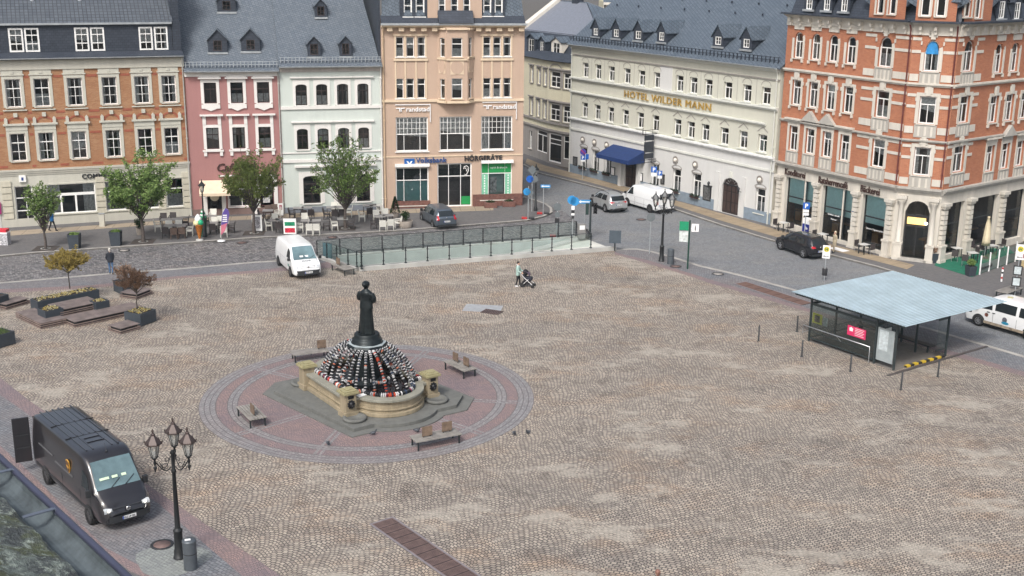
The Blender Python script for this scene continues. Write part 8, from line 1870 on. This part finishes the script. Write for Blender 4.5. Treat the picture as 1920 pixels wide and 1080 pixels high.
g = G(1515.5,440,.12); o = thing('ice_freezer', 'blue and white ice cream freezer stand by the bakery windows', 'freezer', (g.x, g.y, .12), hr); q = MB(); q.box(-.45,-.25,0,.45,.25,.85); q.build('cabinet', mat('deep_blue_cabinet', (.008,.02,.22), .4), o); q = MB(); q.box(-.45,-.22,.85,.45,.22,1.3); q.build('header', M_wletter, o); t, tw = text_mb('Eis', .2, .01, .01); t.tf(Matrix.Translation((-.2,-.265,.45))); t.build('freezer_lettering', M_wletter, o)
g = G(4,458,.12); o = thing('newspaper_rack', 'red topped newspaper rack at the left edge of the picture', 'newspaper rack', (g.x, g.y, .12)); q = MB(); q.box(-.6,-.3,0,.55,.3,.85); q.build('rack', mat('newsprint', (.5,.5,.52), .8, var=.9, vs=11), o); q = MB(); q.box(-.62,-.32,.85,.57,.32,.95); q.build('rim', M_wletter, o); q = MB(); q.box(-.6,-.3,.95,.5,.3,1.15); q.build('top', mat('red_newspapers', (.55,.03,.05), .6), o)
g = G(193,424,.12); o = thing('utility_box', 'small grey utility box against the bank wall', 'utility box', (g.x, g.y-.1, .12), .1); q = MB(); q.box(-.2,-.12,0,.2,.12,1.0); q.build('body', M_ash, o, bevel=.01); q = MB(); q.box(-.23,-.15,1.0,.23,.15,1.05); q.build('lid', M_zinc, o)
g = G(1573,468,.12); o = thing('floor_mat', 'white mat lying on the pavement by the bakery door', 'mat', (g.x, g.y, .131), hr); q = MB(); q.box(-.7,-.35,0,.7,.35,.012); q.build('mat', M_wletter, o)
# ================================================================ people
M_skin = mat('skin', (.50,.30,.22), .6, var=.1); M_hairb = mat('dark_hair', (.03,.02,.018), .6, var=.4, vs=30); M_denim = mat('blue_jeans', (.08,.15,.27), .8, var=.3, vs=6); M_blackc = mat('black_cloth', (.012,.012,.015), .85, var=.4)
def person(label, at, rz, H=1.74, top=None, legs=None, hair=M_hairb, shoes=None, stride=.25, arms=((0,.12),(0,-.1)), coat=.0, z=.012, cap=None, lean=0, hood=None, puffy=1.0):
    o = thing('person', label, 'person', (at[0], at[1], z), rz); k = H/1.76; V = lambda x, y, z_: Vector((x, y+lean*max(0, z_-.9), z_))*k    # faces -y
    feet = [(.095, -stride), (-.095, stride)]; q = MB(); lg = MB(); sh = MB()
    for x, y in feet:
        hip, kn, an = V(x*.95,0,.92), V(x,y*.45-.04,.50), V(x,y,.09+(.05 if y > 0 else 0)*abs(stride)*3)
        for m_, f in ((q,.8),(lg,1.0)): m_.tube([hip,(hip+kn)/2,kn,(kn+an)/2,an],[.09*f*k,.08*f*k,.06*f*k,.056*f*k,.042*f*k+(.008 if f == 1 else 0)],10)
        sh.tube([an+V(0,.05,-.04), an+V(0,-.05,-.045), an+V(0,-.17,-.06)], [.045*k,.045*k,.035*k], 8)
    q.lathe([(.13*k,.86*k),(.155*k,.95*k),(.13*k,1.1*k),(.16*k,1.28*k),(.17*k,1.40*k),(.08*k,1.47*k)], 14, (0, lean*.3, 0), 1.1, .68)
    q.tube([V(0,0,1.42), V(0,-.01,1.55)], [.055*k,.052*k], 10); hc = V(0,-.015,1.645); q.ball(hc, .095*k, 14, 10, sx=.85, sy=1.02, sz=1.2); q.ball(hc+Vector((0,-.1*k,-.01)), .018*k, 6, 5); q.ball(hc+Vector((0,-.07*k,-.07)), .04*k, 8, 5)
    for s_ in (-1, 1): q.ball(hc+Vector((s_*.082*k,.01,0)), .02*k, 6, 5, sx=.5)
    tp = MB(); tp.lathe([(.17*k,(.80-coat)*k),(.185*k*puffy,.9*k),(.165*k*puffy,1.08*k),(.185*k*puffy,1.28*k),(.19*k,1.39*k),(.12*k,1.47*k),(.07*k,1.50*k)], 16, (0, lean*.3, 0), 1.12, .72)
    for s_, (fy, ex) in zip((1, -1), arms):
        sh_, el, ha = V(s_*.19,0,1.40), V(s_*(.24+ex*.2),-fy*.3-.0,1.13), V(s_*(.22-abs(ex)*.3),-fy*.95,.93+max(0,fy)*.35)
        q.tube([sh_,el,ha],[.05*k,.04*k,.028*k],8); tp.tube([sh_,(sh_+el)/2,el,el.lerp(ha,.85)],[.068*k*puffy,.064*k*puffy,.056*k*puffy,.046*k],10)
        d = (ha-el).normalized(); sd = Vector((0,1,0)) if abs(d.y) < .9 else Vector((1,0,0)); q.obox(ha+d*.04, .035, .08, .09, 0)
        for f_ in range(4): b0 = ha+d*.07+sd*(.027*(f_-1.5)); q.tube([b0, b0+d*(.045+.01*(f_ in (1,2))), b0+d*.065+Vector((-s_*.015,0,0))], [.010,.0095,.008], 6)
        b0 = ha+d*.02-sd*.04; q.tube([b0, b0-sd*.025+d*.03, b0-sd*.03+d*.055], [.011,.010,.009], 6)
    b = q.build('body', M_skin, o); remesh(b, .013)
    remesh(tp.build('jacket', top, o), .014, it=3); remesh(lg.build('trousers', legs or M_denim, o), .014)
    for i in range(1): sh.build('shoes', shoes or M_blackc, o, smooth=True)
    hm = MB(); hm.lathe([(.085*k,-.02*k),(.1*k,.03*k),(.098*k,.08*k),(.06*k,.125*k),(.005,.135*k)], 14, hc+Vector((0,.018*k,0)), .9, 1.02); hm.lathe([(.05*k,-.1*k),(.07*k,-.02*k)], 10, hc+Vector((0,.05*k,0)), 1.1, .7)
    hm.build('cap' if cap else 'hair', cap or hair, o, smooth=True)
    fc = MB()
    for s_ in (-1, 1): fc.ball(hc+Vector((s_*.032*k,-.088*k,.012*k)), .009*k, 6, 4)
    fc.obox(hc+Vector((0,-.094*k,-.05*k)), .035, .008, .006); fc.build('eyes_and_mouth', M_hairb, b)
    if hood: hq = MB(); hq.tube([hc+Vector((-.1*k,.0,-.13*k)), hc+Vector((0,.09*k,-.10*k)), hc+Vector((.1*k,.0,-.13*k))], .04, 8); hq.build('hood', hood, o, smooth=True)
    return o
Gz = lambda x, y: (G(x, y).x, G(x, y).y)
person('man in dark jacket, blue jeans and light cap walking in the street', Gz(209,514), radians(195), 1.78, mat('dark_navy_jacket', (.018,.022,.032), .8, var=.3), M_denim, cap=mat('pale_cap', (.55,.53,.48), .8), stride=.10, z=.012)
person('person in bright blue jacket and black trousers walking past the bank', Gz(99,436), radians(80), 1.66, mat('bright_blue_jacket', (.02,.16,.42), .7, var=.2, vs=8), M_blackc, stride=.26, z=.13, hair=M_blackc, puffy=1.12)
person('woman in pale mint jacket and black leggings pushing a pram', Gz(971,538), radians(75), 1.70, mat('pale_mint_jacket', (.33,.47,.43), .7, var=.15, vs=8), M_blackc, shoes=M_wletter, stride=.12, arms=((.34,0),(.34,0)), z=.012, hood=M_wletter, puffy=1.1)
person('person in beige coat standing behind the black car', Gz(1563,477), radians(-70), 1.62, mat('beige_coat', (.40,.34,.24), .8, var=.3, vs=6), mat('beige_trousers', (.32,.27,.20), .8), hair=mat('light_hair', (.5,.42,.3), .7), stride=.08, z=.13, coat=.2)
g = G(1233,1080,1.45); person('person with reddish brown hair and teal jacket at the bottom edge', (g.x, g.y), radians(200), 1.66, mat('teal_jacket', (.10,.42,.36), .7, var=.2), M_denim, hair=mat('auburn_hair', (.24,.12,.09), .7, var=.5, vs=25), stride=.1)
# pram
g = G(988,538); o = thing('pram', 'dark pram with mauve hood and white frame pushed by the woman', 'pram', (g.x+.05, g.y+.05, .012), radians(75)+pi/2*0+radians(0))
o.rotation_euler = (0, 0, radians(75)); q = MB()
for s_ in (-.26, .26): q.tube([(s_,.55,1.02),(s_,.15,.62),(s_,-.38,.18)], .018, 6); q.tube([(s_,.32,.14),(s_,-.1,.55)], .018, 6)
q.tube([(-.26,.55,1.02),(.26,.55,1.02)], .022, 6); q.build('frame', M_wletter, o)
q = MB(); q.box(-.2,-.3,.45,.2,.22,.68); q.box(-.2,.12,.6,.2,.3,.95); q.build('seat', mat('pram_cloth', (.02,.022,.035), .8, var=.4, vs=9), o, bevel=.04)
q = MB(); n = 8
for k in range(n):
    a0, a1 = pi*k/n*.62, pi*(k+1)/n*.62; q.add([(-.23,.22-.34*cos(a0),.72+.36*sin(a0)),(.23,.22-.34*cos(a0),.72+.36*sin(a0)),(.23,.22-.34*cos(a1),.72+.36*sin(a1)),(-.23,.22-.34*cos(a1),.72+.36*sin(a1))],[(0,1,2,3)])
q.build('hood', mat('mauve_hood', (.14,.10,.14), .8, var=.3), o); q = MB(); q.ball((0,.16,.95),.24,12,8,sy=.8,sz=.9); q.build('hood_back', M_blackc, o); q = MB(); q.box(-.2,-.15,.22,.2,.3,.36); q.build('basket', M_blackc, o)
for s_ in (-.27, .27):
    for y, r_ in ((.32,.15),(-.38,.11)): q = MB(); q.lathe([(r_*.6,-.02),(r_,-.022),(r_,.022),(r_*.6,.02)], 16); q.tf(Matrix.Translation((s_,y,r_)) @ Matrix.Rotation(pi/2,4,'Y')); q.build('wheel', M_tyre, o)
# pigeons
M_pig = mat('pigeon_grey', (.05,.055,.065), .6, var=.5, vs=25)
for (x, y), rz, lb, zz in (((615,836),.5,'pigeon on the red setts in front of the fountain steps',.02),((700,817),2.0,'pigeon beside the front edge of the fountain steps',.02),((782,812),1.2,'pigeon at the left end of the front bench',.02),((964,817),.3,'left one of two pigeons outside the ring',.012),((990,815),-.6,'right one of two pigeons outside the ring',.012)):
    g = G(x, y); o = thing('pigeon', lb, 'pigeon', (g.x, g.y, zz), rz, 'pigeons on the square'); q = MB(); q.ball((0,0,.13), .075, 12, 8, sy=1.6, sz=.95); q.tube([(0,-.08,.15),(0,-.12,.21),(0,-.135,.245)], [.045,.035,.03], 8); q.ball((0,-.14,.255), .032, 8, 6); q.tube([(0,-.165,.252),(0,-.195,.245)], [.01,.003], 5); q.tube([(0,.09,.13),(0,.2,.11)], [.05,.03], 6)
    for s_ in (-1, 1): q.tube([(s_*.03,0,.08),(s_*.03,-.01,.0)], .008, 5); q.tube([(s_*.03,.01,.006),(s_*.03,-.05,.006)], .006, 4)
    b = q.build('body', M_pig, o); remesh(b, .009)
    for s_ in (-1, 1): q = MB(); q.ball((s_*.055,.03,.14), .05, 8, 6, sx=.4, sy=2.0, sz=.8); q.build('wing', mat('wing_grey', (.10,.11,.125), .6, var=.4, vs=20), o)
# ================================================================ gutter and mossy roof below the camera
ZG = 17.0; a = G(0,858,ZG); b = G(238,1080,ZG); d = (b-a).normalized(); n_ = Vector((-d.y, d.x, 0)); n_ = n_ if n_.y < 0 or n_.x < 0 else -n_
if n_.dot(Vector((0,0,0))-Vector((a.x,a.y,0))) < 0: n_ = -n_
o = thing('eaves_building', 'mossy roof edge with blue grey half round gutter in the lower left corner', 'house', (a.x, a.y, 0), atan2(d.y, d.x)); sgn = 1 if (Matrix.Rotation(-atan2(d.y,d.x),3,'Z') @ n_).y > 0 else -1
M_gut = mat('blue_zinc_gutter', (.085,.105,.115), .6, .1, var=.5, vs=6); M_bead = mat('violet_grey_bead', (.06,.065,.105), .4, .3, var=.2); q = MB(); x0, x1 = -3.0, 3.2; n = 12; R_ = .13; yc = sgn*R_
for r_ in (R_, R_-.012):
    for k in range(n):
        a0, a1 = pi+pi*k/n, pi+pi*(k+1)/n; P = [(x0,yc+r_*cos(a0),ZG+r_*sin(a0)),(x0,yc+r_*cos(a1),ZG+r_*sin(a1)),(x1,yc+r_*cos(a1),ZG+r_*sin(a1)),(x1,yc+r_*cos(a0),ZG+r_*sin(a0))]; q.add(P, [(0,1,2,3)], True)
q.build('gutter', M_gut, o); q = MB(); q.tube([(x0,0,ZG),(x1,0,ZG)], .026, 10); q.build('gutter_bead', M_bead, o)
for x in (-1.35, -.55, .35, 1.25): q = MB(); q.box(x-.022,-.022*1,ZG-.02,x+.022,.0,ZG+.024); q.box(x-.02,min(yc*.2,yc*1.9),ZG+.022,x+.02,max(yc*.2,yc*1.9),ZG+.03); q.build('gutter_clip', mat('clip_zinc', (.13,.15,.19), .4, .4), o)
q = MB(); ys = sgn*R_*1.8; random.seed(2); nx, ny = 90, 70; Lr = 3.4
for j in range(ny+1):
    for i in range(nx+1): y = ys+sgn*Lr*j/ny; st2 = (j % 10)/10; q.v.append((x0+(x1-x0)*i/nx, y, ZG-.05+.45*abs(y-ys)+.03*(1-st2)+random.uniform(-.004,.02)+.015*sin(i*.7+j*.3)))
for j in range(ny):
    for i in range(nx): q.f.append((j*(nx+1)+i, j*(nx+1)+i+1, (j+1)*(nx+1)+i+1, (j+1)*(nx+1)+i)); q.sm.append(True)
m, n2, b_, out = nt('mossy_roof_tiles'); co = coords(n2); f = noise(n2, co, 5, 6, .7, .42, .58); g2 = noise(n2, co, 22, 5, .7, .35, .65); c1 = mixc(n2, f, (.07,.08,.085), (.20,.24,.22)); c2 = mixc(n2, mth(n2,'MULTIPLY',noise(n2, co, 2.3, 6, .7, .5, .62),.8), c1, (.12,.14,.06)); n2.links.new(mixc(n2, mth(n2,'MULTIPLY',noise(n2, co, 11, 7, .75, .52, .60),.85), c2, (.42,.48,.42)), b_.inputs['Base Color']); b_.inputs['Roughness'].default_value = .9; bump(n2, b_, g2, 1.0, .03)
q.build('mossy_roof', m, o); q = MB(); yy = sgn*.35; q.quad((x0,yy,0),(x1,yy,0),(x1,yy,ZG-.1),(x0,yy,ZG-.1)); q.build('wall', M_ash, o)
q = MB(); y1_ = ys; q.quad((x0,ys,ZG-.10),(x1,ys,ZG-.10),(x1,yy,ZG-.13),(x0,yy,ZG-.13)); q.build('soffit', M_gut, o)
# ================================================================ air
q = MB(); q.box(-890, -150, -14, 890, 1590, 140); hz_o = q.build('haze', None); hz_o['kind'] = 'stuff'; hz_o['label'] = 'thin blue grey air'
m = bpy.data.materials.new('haze'); m.use_nodes = True; hn = m.node_tree; hn.nodes.clear(); ho = hn.nodes.new('ShaderNodeOutputMaterial'); pv = hn.nodes.new('ShaderNodeVolumePrincipled'); pv.inputs['Density'].default_value = .00018; pv.inputs['Color'].default_value = (.55,.72,.85,1); hn.links.new(pv.outputs[0], ho.inputs['Volume']); hz_o.data.materials.append(m)
